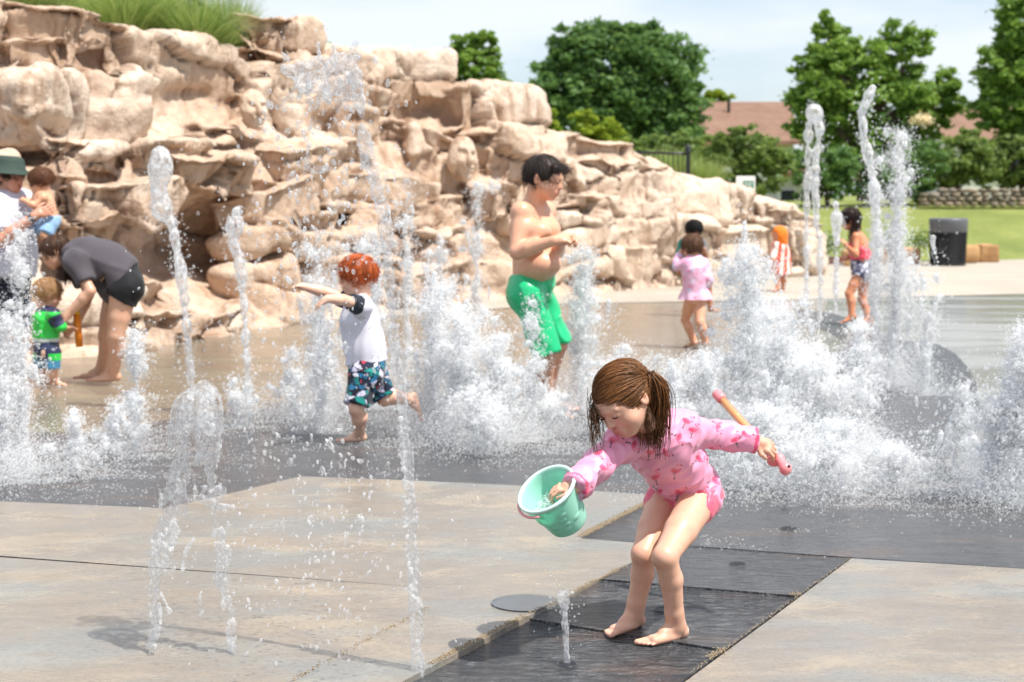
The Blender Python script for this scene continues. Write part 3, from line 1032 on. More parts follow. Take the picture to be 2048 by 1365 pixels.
def house(label, x0, x1, yr, ye, Y, depth, wall_h, gable_win=()):
    """Ridge at yr, eave at ye (pixels at distance Y); gable roof running along x."""
    a, b = P(x0, ye, Y), P(x1, ye, Y)
    rz = P(x0, yr, Y + depth / 2).z
    ez = a.z
    e = empty('house', ((a.x + b.x) / 2, Y + depth / 2, 1.0), label, 'house')
    w = MB()
    gz = .9
    w.add([(a.x + .4, Y + .5, gz), (b.x - .4, Y + .5, gz), (b.x - .4, Y + depth - .5, gz), (a.x + .4, Y + depth - .5, gz),
           (a.x + .4, Y + .5, ez), (b.x - .4, Y + .5, ez), (b.x - .4, Y + depth - .5, ez), (a.x + .4, Y + depth - .5, ez),
           (a.x + .4, Y + depth / 2, rz - .1), (b.x - .4, Y + depth / 2, rz - .1)],
          [(0, 1, 5, 4), (2, 3, 7, 6), (0, 4, 8, 7, 3), (1, 2, 6, 9, 5), (4, 5, 9, 8), (6, 7, 8, 9)])
    w.build('wall', M_SIDING, e)
    rf = MB()
    t = .18
    for yy, s in ((Y, 1), (Y + depth, -1)):
        v = [(a.x, yy, ez), (b.x, yy, ez), (b.x, Y + depth / 2, rz), (a.x, Y + depth / 2, rz)]
        v += [(p[0], p[1], p[2] + t) for p in v]
        rf.add(v, [(0, 1, 2, 3), (7, 6, 5, 4), (0, 4, 5, 1), (1, 5, 6, 2), (2, 6, 7, 3), (3, 7, 4, 0)])
    ro = rf.build('roof', M_SHING, e)
    for fx in (.15, .43):
        x = a.x + (b.x - a.x) * fx
        MB().tube([(x, Y + depth * .36, ez + (rz - ez) * .7), (x, Y + depth * .36, rz + .25)], .07, 8).build('vent_pipe', M_BLACK, ro)
    for fx in (.2, .5, .8):
        x = a.x + (b.x - a.x) * fx
        f = MB().box((x, Y + .47, (gz + ez) / 2 + .2), (1.3, .08, 1.3)).build('window', M_WHITE, e)
        MB().box((x, Y + .44, (gz + ez) / 2 + .2), (1.1, .06, 1.1)).build('pane', M_GLASSD, f)
    return e
house('house with a brown shingle roof between the round tree and the broad tree', 1375, 1610, 212, 290, 72, 9, 3)
house('house whose brown roof shows between the broad tree and the dark tree on the right', 1890, 2075, 222, 285, 84, 9, 3)

# white garage with siding boards
def garage():
    Y = 56.0
    a, b = P(1556, 410, Y), P(1640, 352, Y)
    e = empty('white_garage', ((a.x + b.x) / 2, Y, 1.0), 'white sided garage low behind the shrubs, left of the broad tree', 'garage')
    h = b.z - .95
    n = 9
    for k in range(n):
        z = .95 + h * (k + .5) / n
        MB().box(((a.x + b.x) / 2, Y - .02 + .012 * (k % 2), z), (b.x - a.x, .06, h / n * 0.97), Matrix.Rotation(.12, 3, 'X')).build('siding_board', M_SIDING, e)
    MB().box(((a.x + b.x) / 2, Y + 2.05, .95 + h / 2), (b.x - a.x - .02, 4.0, h - .02)).build('wall', M_SIDING, e)
    f = MB().box((a.x + .30, Y - .08, 1.25), (.55, .08, .7)).build('window', M_WHITE, e)
    MB().box((a.x + .30, Y - .13, 1.25), (.45, .04, .6)).build('pane', M_GLASSD, f)
    rf = MB()
    rf.add([(a.x - .3, Y - .3, b.z), (b.x + .3, Y - .3, b.z), (b.x + .3, Y + 2, b.z + .5), (a.x - .3, Y + 2, b.z + .5),
            (a.x - .3, Y - .3, b.z + .12), (b.x + .3, Y - .3, b.z + .12), (b.x + .3, Y + 2, b.z + .62), (a.x - .3, Y + 2, b.z + .62)],
           [(0, 3, 2, 1), (4, 5, 6, 7), (0, 1, 5, 4), (1, 2, 6, 5), (2, 3, 7, 6), (3, 0, 4, 7)])
    rf.build('roof', M_SHING, e)
garage()

def blobstone(name, c, r, seed, mat, parent=None, n=1):
    bm = bmesh.new()
    bmesh.ops.create_icosphere(bm, subdivisions=n, radius=1)
    me = bpy.data.meshes.new(name)
    bm.to_mesh(me)
    bm.free()
    V = np.array([v.co[:] for v in me.vertices], np.float32)
    V = np.sign(V) * np.abs(V) ** .75
    V *= (1 + .22 * vnoise(V * 1.6 + seed * 7.1))[:, None]
    V = V * np.array(r) + np.array(c)
    me.vertices.foreach_set('co', V.astype(np.float32).ravel())
    me.polygons.foreach_set('use_smooth', np.ones(len(me.polygons), bool))
    me.update()
    return link_mesh(name, me, mat, parent)

def m_field():
    t = NT('field_stone')
    oi = t.n('ObjectInfo')
    v = t.coord('Object')
    c = t.ramp(oi.outputs['Random'], [(0, lin('#6e6254')), (.35, lin('#8d8172')), (.7, lin('#a3907a')), (1, lin('#7b7269'))])
    c = t.mix(t.rng(t.noise(v, 9, 4), .4, .7, 0, .5), c, lin('#4d443a'))
    return t.done(t.bsdf(Base_Color=c, Roughness=.9))
M_FIELD = m_field()
def drywall():
    Y = 46.6
    a, b = P(1835, 404, Y), P(2090, 375, Y)
    e = empty('dry_stone_wall', (a.x, Y, 1.1), 'low dry stacked stone wall at the far edge of the lawn', 'stone wall')
    r = np.random.default_rng(8)
    z0 = 1.08
    rows = 4
    for k in range(rows):
        x = a.x + r.uniform(0, .1)
        while x < b.x:
            w = r.uniform(.20, .36)
            px_ = (x / Y) * F_PX + 1024
            hgt = .125 * (0.65 if px_ < 1870 and k > 2 else 1)
            if not (k >= 3 and px_ < 1865):
                blobstone('stone', (x + w / 2, Y + r.uniform(-.05, .05) + .02 * k, z0 + .06 + k * .125), (w * .54, .2, hgt * .62), r.uniform(0, 99), M_FIELD, e)
            x += w
drywall()

# black fence: post and rail on the rock
def fence():
    a = P(1376, 365, 28.5)
    e = empty('metal_fence', (a.x, 28.5, a.z), 'black metal fence with ball topped post at the right part of the rock wall', 'fence')
    top = P(1376, 300, 28.5)
    q = MB().box(((a.x + top.x) / 2, 28.5, (a.z + top.z) / 2 - .1), (.07, .07, top.z - a.z + .2), None)
    p_ = q.build('post', M_BLACK, e)
    MB().lathe([(0.001, .09), (.045, .07), (.055, .03), (.045, 0), (.06, -.01), (.06, -.03)], Matrix.Translation(top), 16).build('finial', M_BLACK, p_, True)
    l = P(1240, 304, 29.2)
    r1 = P(1376, 308, 28.5)
    MB().tube([l, r1], .022, 8).build('rail', M_BLACK, e, True)
    l2, r2 = Vector((l.x, l.y, l.z - .45)), Vector((r1.x, r1.y, r1.z - .48))
    MB().tube([l2, r2], .018, 8).build('rail', M_BLACK, e, True)
    for k in range(1, 14):
        p = l.lerp(r1, k / 14)
        p2 = l2.lerp(r2, k / 14)
        MB().tube([p, p2 - Vector((0, 0, .12))], .008, 6).build('picket', M_BLACK, e, True)
fence()
def fence2():
    a, b = P(330, -40, 20.5), P(492, 70, 19.6)
    e = empty('metal_fence', b, 'black fence rail slanting down through the tall grass to the top boulder', 'fence')
    MB().tube([a, b], .03, 8).build('rail', M_BLACK, e, True)
    p = P(248, 0, 20.8)
    MB().box((p.x, 20.8, p.z - .2), (.06, .06, 1.6)).build('post', M_BLACK, e)
    MB().tube([P(100, -60, 21), a], .03, 8).build('rail', M_BLACK, e, True)
fence2()

# ornamental grass
def m_blade():
    t = NT('grass_blade')
    at = t.n('Attribute', attribute_name='col')
    sp = t.n('SeparateColor', {'Color': at.outputs['Color']})
    c = t.ramp(sp.outputs[0], [(0, lin('#587636')), (.5, lin('#86a44e')), (1, lin('#b9c27c'))])
    d = t.bsdf(Base_Color=c, Roughness=.55)
    x = t.n('BsdfTranslucent', {'Color': c}).outputs[0]
    return t.done(t.n('MixShader', {0: .3, 1: d, 2: x}).outputs[0])
M_BLADE = m_blade()
def grass_clump(px, py, Y, n, L, spread, label, seed, upright=.5):
    c = P(px, py, Y)
    r = np.random.default_rng(seed)
    seg = 6
    az = r.uniform(0, 2 * math.pi, n)
    out = r.uniform(.15, 1.0, n) * spread
    ln = L * r.uniform(.6, 1.1, n)
    b = np.array(c) + np.stack([np.cos(az), np.sin(az), 0 * az], 1) * r.uniform(0, .28, (n, 1))
    t = np.linspace(0, 1, seg)
    px_ = out[:, None] * (t ** 1.8) * ln[:, None]
    pz = ln[:, None] * (t - (out[:, None] * .55) * t ** 2.6)
    X = b[:, 0:1] + np.cos(az)[:, None] * px_
    Y_ = b[:, 1:2] + np.sin(az)[:, None] * px_
    Z = b[:, 2:3] + pz
    ctr = np.stack([X, Y_, Z], -1)
    wdt = 0.006 * (1 - t * .85)
    side = np.stack([-np.sin(az + r.normal(0, .6, n)), np.cos(az), 0 * az], 1)
    A = ctr + side[:, None, :] * wdt[None, :, None]
    B = ctr - side[:, None, :] * wdt[None, :, None]
    V = np.stack([A, B], 2).reshape(-1, 3)
    i = (np.arange(n)[:, None] * seg + np.arange(seg - 1)[None]).reshape(-1) * 2
    Q = np.stack([i, i + 1, i + 3, i + 2], 1)
    col = np.zeros((len(V), 3), np.float32)
    col[:, 0] = np.repeat(np.clip(r.normal(.5, .2, n)[:, None] + t * .2, 0, 1).reshape(-1), 2)
    o = mesh_np('ornamental_grass', V, Q, M_BLADE, None, False, col)
    tag(o, label, 'ornamental grass', 'ornamental grass growing on the rock wall')
grass_clump(250, 130, 19.0, 2600, 1.15, .75, 'large arching clump of ornamental grass on the rock beside the fence post', 1)
grass_clump(395, 150, 19.3, 2600, 1.05, .8, 'wide fine bladed grass clump on the rock where the fence rail dips', 2)
grass_clump(468, 130, 20.6, 700, .75, .6, 'short bright grass tuft just left of the top boulder', 3)
grass_clump(190, 60, 20.4, 1600, .9, .7, 'grass clump behind the top left rock slab', 4)
grass_clump(40, 60, 20.4, 1300, .75, .6, 'grass clump at the far left end of the rock wall top', 5)
grass_clump(330, 120, 21.5, 1600, 1.2, .6, 'tall grass clump at the back, behind the fence rail', 6)
grass_clump(110, 40, 21.2, 1500, 1.0, .75, 'grass clump rising over the top left slab of the rock wall', 9)
grass_clump(455, 120, 21.8, 900, 1.0, .55, 'upright grass clump behind the short bright tuft by the top boulder', 10)
grass_clump(1345, 385, 29.6, 1500, .85, .5, 'grass clump behind the black fence at the right part of the wall', 7)
grass_clump(1410, 390, 29.8, 1200, .7, .5, 'low grass tuft just right of the black fence post', 8)

# white and green notice on the wall end
def notice():
    Y = 29.6
    c = P(1491, 375, Y)
    e = empty('notice_sign', (c.x, Y, 1.0), 'white notice board with green panel behind the right end of the rock', 'sign')
    R = Matrix.Rotation(-.15, 3, 'Z')
    w, h = 38 * Y / F_PX, 44 * Y / F_PX
    MB().box(c, (w, .04, h), R).build('board', M_WHITE, e, bevel=.012)
    g = c + R @ Vector((.05, -.025, -.03))
    pn = MB().box(g, (w * .55, .012, h * .72), R).build('panel', flat('sign_green', '#1d7a5e', .5), e)
    for k in range(6):
        q = g + R @ Vector((-.01 if k % 2 else 0, -.008, h * (.26 - k * .095)))
        MB().box(q, (w * (.40 if k % 2 else .44), .004, h * .035), R).build('text_line', M_WHITE, pn)
    MB().tube([(c.x, Y + .05, .2), (c.x, Y + .05, c.z)], .03, 8).build('post', M_BLACK, e)
notice()

# trash can
def trash():
    b = G(1895, 531)
    s = b.y / F_PX
    r0, H = 36.5 * s, 94 * s
    e = empty('trash_can', b, 'round black mesh trash can with a grey rim on the pavement', 'trash can')
    M_ = Matrix.Translation(b)
    MB().lathe([(r0 * .90, .03), (r0 * .92, H * .1), (r0 * .97, H * .70), (r0 * .93, H * .70), (r0 * .88, .05), (.001, .05)], M_, 48).build('liner', flat('can_black', '#101113', .5), e, True)
    for k in range(56):
        a = 2 * math.pi * k / 56
        p0 = b + Vector((math.cos(a) * r0 * .94, math.sin(a) * r0 * .94, .05))
        p1 = b + Vector((math.cos(a) * r0 * 1.0, math.sin(a) * r0 * 1.0, H * .72))
        MB().tube([p0, p1], .008, 4).build('bar', M_CAN, e)
    for k in range(12):
        z = .06 + (H * .66) * k / 11
        rr = r0 * (.945 + .055 * k / 11)
        MB().lathe([(rr, z), (rr + .008, z + .005), (rr, z + .012), (rr - .006, z + .005)], M_, 48, True).build('hoop', M_CAN, e)
    MB().lathe([(r0 * .90, 0), (r0 * .96, 0), (r0 * .97, .05), (r0 * .90, .05)], M_, 48, True).build('base_ring', M_CAN, e)
    MB().lathe([(r0 * 1.0, H * .70), (r0 * 1.03, H * .71), (r0 * 1.04, H * .93), (r0 * 1.05, H * .96), (r0 * 1.0, H), (r0 * .82, H), (r0 * .80, H * .9), (r0 * .97, H * .88), (r0 * .97, H * .70)], M_, 48, True).build('lid', flat('can_grey', '#5d6066', .45, .1, 30), e, True)
M_CAN = flat('can_bar', '#1c1d20', .45)
trash()

# sandstone edging blocks
def m_sand_block():
    t = NT('sandstone')
    v = t.coord('Object')
    c = t.ramp(t.noise(v, 3, 5), [(.3, lin('#9a744c')), (.7, lin('#c29a6b'))])
    return t.done(t.bsdf(Base_Color=c, Roughness=.9, Normal=t.bump(t.noise(v, 8, 5), .5, .03)))
M_SANDB = m_sand_block()
def sblock(x0, x1, y0, y1, label, seed, yaw=0):
    b = G((x0 + x1) / 2, y1)
    s = b.y / F_PX
    w, h = (x1 - x0) * s, (y1 - y0) * s
    bm = bmesh.new()
    bmesh.ops.create_cube(bm, size=1)
    bmesh.ops.subdivide_edges(bm, edges=bm.edges[:], cuts=7, use_grid_fill=True)
    me = bpy.data.meshes.new('edging_block')
    bm.to_mesh(me)
    bm.free()
    V = np.array([v.co[:] for v in me.vertices], np.float32)
    k = ((np.abs(V * 2) ** 9).sum(1)) ** (-1 / 9)
    V = V * np.minimum(k, 1.0)[:, None] * np.array([w, .5, h])
    V += .03 * np.stack([vnoise(V * 4 + seed + 9 * q) for q in range(3)], 1)
    V = V @ np.array(Matrix.Rotation(yaw, 3, 'Z')).T
    me.vertices.foreach_set('co', (V + np.array([b.x, b.y + .25, h / 2])).astype(np.float32).ravel())
    me.update()
    tag(link_mesh('edging_block', me, M_SANDB), label, 'stone block', 'sandstone blocks edging the lawn')
sblock(1958, 2000, 490, 525, 'tan sandstone block edging the lawn, second block right of the trash can', 1, .05)
sblock(1926, 1959, 492, 527, 'tan sandstone block edging the lawn, directly right of the trash can', 2, -.05)
sblock(1760, 1842, 497, 530, 'long tan sandstone block left of the trash can, behind the spray', 3, .05)
sblock(1690, 1762, 500, 533, 'low tan sandstone block by the mulch bed behind the running girl', 4, -.08)
MULCH = flat('bark_mulch', '#5a3f30', .95, .5, 30)
tag(MB().box((G(1660, 520).x, 34.5, .02), (1.9, 2.2, .12)).build('mulch_bed', MULCH, bevel=.04), kind='structure')
def bed_shrub(px, py, Y, r_, lab, seed):
    c = P(px, py, Y)
    r = np.random.default_rng(seed)
    C = np.array(c) + r.normal(0, 1, (700, 3)) * np.array([r_, r_, r_ * .7])
    C[:, 2] = np.maximum(C[:, 2], .06)
    V, Q, col = leaf_cards(C, .06, r, np.full(700, .4))
    tag(mesh_np('bed_shrub', V, Q, M_LEAF_OL, None, False, col), lab, 'shrub', 'small shrubs in the mulch bed')
bed_shrub(1650, 490, 34.5, .17, 'small shrub in the mulch bed behind the wall end', 3)
bed_shrub(1845, 480, 34.8, .16, 'reddish small shrub just left of the trash can', 4)
bed_shrub(1780, 485, 35.2, .15, 'small shrub behind the long sandstone block', 5)
# ------------------------------------------------------------------ people
def V3(x, y, z):
    return Vector((x, y, z))

def m_skin(name, sss=0.12):
    t = NT(name)
    at = t.n('Attribute', attribute_name='col')
    v = t.coord('Object')
    n = t.noise(v, 30, 4, .6)
    c = t.mix(t.rng(n, .35, .7, 0, .34), at.outputs['Color'], t.mix(.5, at.outputs['Color'], lin('#c9705a')))
    return t.done(t.bsdf(Base_Color=c, Roughness=t.rng(n, .35, .7, .30, .46), Subsurface_Weight=sss, Subsurface_Radius=(1, .35, .2), Subsurface_Scale=.008,
                         Specular_IOR_Level=.45, Normal=t.bump(t.noise(v, 180, 3), .08, .002)))
M_SKIN = m_skin('skin')

def m_cloth(name, rough=.75, spec=.25, fine=.15):
    t = NT(name)
    at = t.n('Attribute', attribute_name='col')
    v = t.coord('Object')
    c = t.mix(t.rng(t.noise(v, 9, 4), .3, .7, 0, .10), at.outputs['Color'], (0, 0, 0, 1))
    return t.done(t.bsdf(Base_Color=c, Roughness=rough, Specular_IOR_Level=spec, Sheen_Weight=.15,
                         Normal=t.bump(t.noise(v, 60, 3), fine, .004)))
M_CLOTH = m_cloth('cloth')
M_SWIM = m_cloth('wet_swim_fabric', .38, .5, .08)

def m_hair():
    t = NT('hair')
    at = t.n('Attribute', attribute_name='col')
    return t.done(t.bsdf(Base_Color=at.outputs['Color'], Roughness=.55, Specular_IOR_Level=.35))
M_HAIR = m_hair()
M_EYE = flat('eye_white', '#e9e4df', .15)
M_IRIS = flat('iris_brown', '#2a1810', .1)

def sdf_mesh(prims, h, it=1):
    lo, hi = np.full(3, 1e9), np.full(3, -1e9)
    for p in prims:
        if p[0] == 'c' and p[6] == '+':
            r = max(p[3], p[4]) + .02
            for q in (p[1], p[2]):
                lo, hi = np.minimum(lo, np.array(q) - r), np.maximum(hi, np.array(q) + r)
        elif p[0] == 'e' and p[5] == '+':
            r = max(p[2]) + .02
            lo, hi = np.minimum(lo, np.array(p[1]) - r), np.maximum(hi, np.array(p[1]) + r)
    f = Field(lo - 3 * h, hi + 3 * h, h)
    for p in prims:
        if p[0] == 'c':
            f.cone(*p[1:])
        elif p[0] == 'e':
            f.ell(*p[1:])
        elif p[0] == 'cut':
            f.cut(*p[1:])
        else:
            f.cut_local(*p[1:])
    V, Q = f.mesh()
    if it:
        V = relax(V, Q, it, .45)
    return V, Q
def C_(a, b, ra, rb, k=.01, op='+', flat=None, fs=1.0):
    return ('c', a, b, ra, rb, k, op, flat, fs)
def E_(c, r, R=None, k=.01, op='+'):
    return ('e', c, r, R, k, op)

def keep_largest(V, Q, frac=.02):
    return V, Q

class Head:
    """Head frame: q(x, y, z) with x to the person's left, y out of the face, z to the crown, in head heights."""
    def __init__(s, c, f, u, hh):
        s.c, s.f, s.hh = Vector(c), Vector(f).normalized(), hh
        u = Vector(u)
        s.u = (u - s.f * u.dot(s.f)).normalized()
        s.l = -(s.f.cross(s.u))
        s.R = np.array([list(s.l), list(s.f), list(s.u)]).T
    def q(s, x, y, z):
        return s.c + (s.l * x + s.f * y + s.u * z) * s.hh
    def prims(s, fine=True, child=True, eye_open=True):
        h, q = s.hh, s.q
        r = lambda *a: tuple(v * h for v in a)
        P_ = [E_(q(0, -.06, .09), r(.365, .45, .405), s.R, .02 * h),
              E_(q(0, .10, -.17), r(.285, .285, .31), s.R, .12 * h),
              E_(q(0, .20, .06), r(.27, .22, .22), s.R, .12 * h),
              E_(q(0, .27, -.40), r(.10, .09, .08), s.R, .10 * h),
              C_(q(0, -.12, -.22), q(0, -.14, -.52), .20 * h, .19 * h, .10 * h)]
        ch = .15 if child else .12
        for sd in (-1, 1):
            P_.append(E_(q(.17 * sd, .20, -.19), r(ch, ch, ch * .95), s.R, .10 * h))
            P_.append(C_(q(.27 * sd, -.02, -.16), q(.12 * sd, .24, -.38), .07 * h, .07 * h, .10 * h))
        if fine:
            for sd in (-1, 1):
                P_.append(E_(q(.145 * sd, .435, .0), r(.085, .07, .05), s.R, .06 * h, '-'))
                P_.append(E_(q(.145 * sd, .345, -.005), r(.075, .065, .06), s.R, .025 * h))
                P_.append(C_(q(.06 * sd, .40, .075), q(.21 * sd, .355, .085), .035 * h, .025 * h, .05 * h))
            P_ += [C_(q(0, .385, .03), q(0, .455, -.13), .030 * h, .048 * h, .045 * h),
                   E_(q(.045, .42, -.145), r(.035, .04, .03), s.R, .03 * h), E_(q(-.045, .42, -.145), r(.035, .04, .03), s.R, .03 * h),
                   E_(q(0, .375, -.275), r(.13, .06, .075), s.R, .06 * h),
                   C_(q(-.085, .385, -.262), q(0, .425, -.248), .016 * h, .024 * h, .02 * h), C_(q(.085, .385, -.262), q(0, .425, -.248), .016 * h, .024 * h, .02 * h),
                   C_(q(-.06, .39, -.305), q(.06, .39, -.305), .026 * h, .026 * h, .02 * h),
                   C_(q(-.095, .415, -.279), q(.095, .415, -.279), .008 * h, .008 * h, .02 * h, '-')]
        for sd in (-1, 1):
            P_.append(E_(q(.375 * sd, -.06, -.03), r(.035, .085, .135), s.R, .03 * h))
            P_.append(E_(q(.41 * sd, -.045, -.02), r(.025, .045, .075), s.R, .02 * h, '-'))
        return P_
    def hair_prims(s, front=.16, low=-.20, thick=1.0, side=.0, k=.03):
        """Short hair: shell minus the face opening."""
        h, q = s.hh, s.q
        r = lambda *a: tuple(v * h for v in a)
        return [E_(q(0, -.075, .115), r(.40 * thick, .485 * thick, .43 * thick), s.R, .02 * h),
                E_(q(0, -.22, -.12), r(.33, .28, .26), s.R, .10 * h),
                E_(q(0, .52, -.24 + front - .16), r(.33, .34, .46), s.R, k * h, '-'),
                E_(q(0, .16, -.46), r(.60, .30, .40), s.R, .05 * h, '-'),
                ('cut', q(0, 0, low), -s.u - s.f * .25)]

def foot_prims(an, td, up, L):
    td, up = Vector(td).normalized(), Vector(up).normalized()
    td = (td - up * td.dot(up)).normalized()
    lat = td.cross(up)
    hgt = .25 * L
    s = lambda a, b, c: an + td * (a * L) + lat * (b * L) + up * (c * L - hgt)
    P_ = [E_(s(-.13, 0, .155), (.15 * L,) * 3, None, .05 * L), C_(s(-.02, 0, .30), s(.30, 0, .17), .155 * L, .125 * L, .07 * L),
          C_(s(.05, .04, .10), s(.55, .06, .085), .10 * L, .085 * L, .05 * L), C_(s(.05, -.04, .10), s(.58, -.09, .09), .10 * L, .09 * L, .05 * L)]
    return P_, s
def toes(s, L, inner):
    P_ = []
    for k in range(5):
        b = inner * (.125 - k * .065)
        ln = (.86, .85, .81, .765, .70)[k] - .02
        r = (.056, .040, .037, .035, .034)[k] * L
        P_.append(C_(s(.60 - .03 * k, b * .95, .075), s(ln, b * 1.08, .052 if k == 0 else .045), r * 1.0, r, .012 * L))
    return P_

def hand_prims(wr, d, pn, thumb, L, curl=.5, spread=.10, thumb_in=.4):
    """Hand from the wrist along d, palm facing pn, thumb on the side `thumb`; curl in radians per joint."""
    d, pn = Vector(d).normalized(), Vector(pn).normalized()
    pn = (pn - d * pn.dot(d)).normalized()
    t = Vector(thumb)
    t = (t - d * t.dot(d) - pn * t.dot(pn)).normalized()
    P_ = []
    fl = (.92, 1.0, .95, .78)
    for k in range(4):
        off = (.165, .055, -.055, -.155)[k]
        kn = wr + d * (.47 - .03 * abs(k - 1)) * L + t * off * L
        P_.append(C_(wr + d * .05 * L + t * off * .55 * L, kn, .085 * L, .068 * L, .05 * L))
        a = 0
        p = kn
        dirv = (d + t * (spread * (1.5 - k))).normalized()
        for j, ln in enumerate((.245, .155, .125)):
            a += curl * (.75 if j == 0 else 1.0)
            dv = dirv * math.cos(a) + pn * math.sin(a)
            n = p + dv * ln * fl[k] * L
            r0 = (.058, .053, .047)[j] * L * (.92 if k == 3 else 1)
            P_.append(C_(p, n, r0, r0 * .9, .010 * L))
            p = n
    b = wr + d * .12 * L + t * .13 * L
    m = b + (d * .55 + t * .62 + pn * .25 * thumb_in).normalized() * .24 * L
    e = m + (d * .9 + t * (.35 - .7 * thumb_in) + pn * thumb_in).normalized() * .16 * L
    g = e + (d * .9 + t * (.1 - .9 * thumb_in) + pn * thumb_in * 1.2).normalized() * .13 * L
    P_ += [C_(b, m, .085 * L, .068 * L, .05 * L), C_(m, e, .064 * L, .056 * L, .015 * L), C_(e, g, .056 * L, .048 * L, .01 * L)]
    return P_

def radii(S, fat=1.0):
    b = dict(ua=.031, el=.025, fa=.027, wr=.0175, th=.056, kn=.035, cf=.038, an=.0235, nk=.034, ch=.098, wa=.088, hp=.094, sh=.036)
    return {k: v * S * fat for k, v in b.items()}

def torso_prims(J, R, g=0.0, dep=.72, belly=0):
    fw = J['fwd']
    k = R['ch'] * .5
    P_ = [C_(J['pelvis'], J['belly'], R['hp'] + g, R['wa'] + g, k, '+', fw, dep + .04), C_(J['belly'], J['chest'], R['wa'] + g, R['ch'] + g, k, '+', fw, dep),
          C_(J['chest'], J['neck'].lerp(J['chest'], .35), R['ch'] * .95 + g, R['nk'] * 1.3 + g, k, '+', fw, dep)]
    for s in 'LR':
        sh = J['sh' + s]
        P_.append(C_(J['chest'].lerp(J['neck'], .55), sh, R['nk'] * 1.1 + g, R['sh'] + g, R['sh'] * .8))
        P_.append(E_(sh, (R['sh'] * 1.05 + g,) * 3, None, R['sh'] * .5))
    if belly:
        P_.append(E_(J['belly'] + fw * R['wa'] * .40, (R['wa'] * .85 * belly + g,) * 3, None, k))
    for s in 'LR':
        P_.append(E_(J['hip' + s] - fw * R['hp'] * .28, (R['hp'] * .58 + g,) * 3, None, k * .6))
    return P_
def arm_prims(J, R, s, g=0.0, upto=2.0, k=.012):
    sh, el, wr = J['sh' + s], J['el' + s], J['wr' + s]
    P_ = []
    if upto >= 1:
        P_.append(C_(sh, el, R['ua'] + g, R['el'] + g, k))
        m = el.lerp(wr, min(.32, (upto - 1)))
        if upto > 1:
            P_.append(C_(el, m, R['el'] + g, R['fa'] + g, k))
            e = el.lerp(wr, min(1, upto - 1))
            P_.append(C_(m, e, R['fa'] + g, (R['fa'] + (R['wr'] - R['fa']) * min(1, upto - 1)) + g, k))
    else:
        P_.append(C_(sh, sh.lerp(el, upto), R['ua'] + g, R['ua'] + (R['el'] - R['ua']) * upto + g * 1.3, k))
    return P_
def leg_prims(J, R, s, k=.012):
    hp, kn, an = J['hip' + s], J['kn' + s], J['an' + s]
    back = -J.get('kf' + s, J['fwd'])
    cm = kn.lerp(an, .32) + back * R['cf'] * .30
    return [C_(hp, hp.lerp(kn, .55), R['th'], (R['th'] * .45 + R['kn'] * .60), k), C_(hp.lerp(kn, .55), kn, (R['th'] * .45 + R['kn'] * .60), R['kn'] * 1.0, k), C_(kn, cm, R['kn'] * .98, R['cf'], k), C_(cm, an, R['cf'], R['an'], k),
            E_(kn - back * R['kn'] * .22, (R['kn'] * .80,) * 3, None, k)]

def frame(J):
    J.setdefault('fwd', V3(0, -1, 0))
    J['fwd'] = J['fwd'].normalized()
    return J

def colr(n, hexc):
    c = np.ones((n, 3), np.float32)
    c[:] = lin(hexc)[:3]
    return c
def dab(col, V, p, r, hexc, s=1.0, pw=1.0):
    d = np.linalg.norm(V - np.array(p, np.float32), axis=1) / r
    w = (np.clip(1 - d, 0, 1) ** pw * s)[:, None]
    col[:] = col * (1 - w) + np.array(lin(hexc)[:3], np.float32) * w

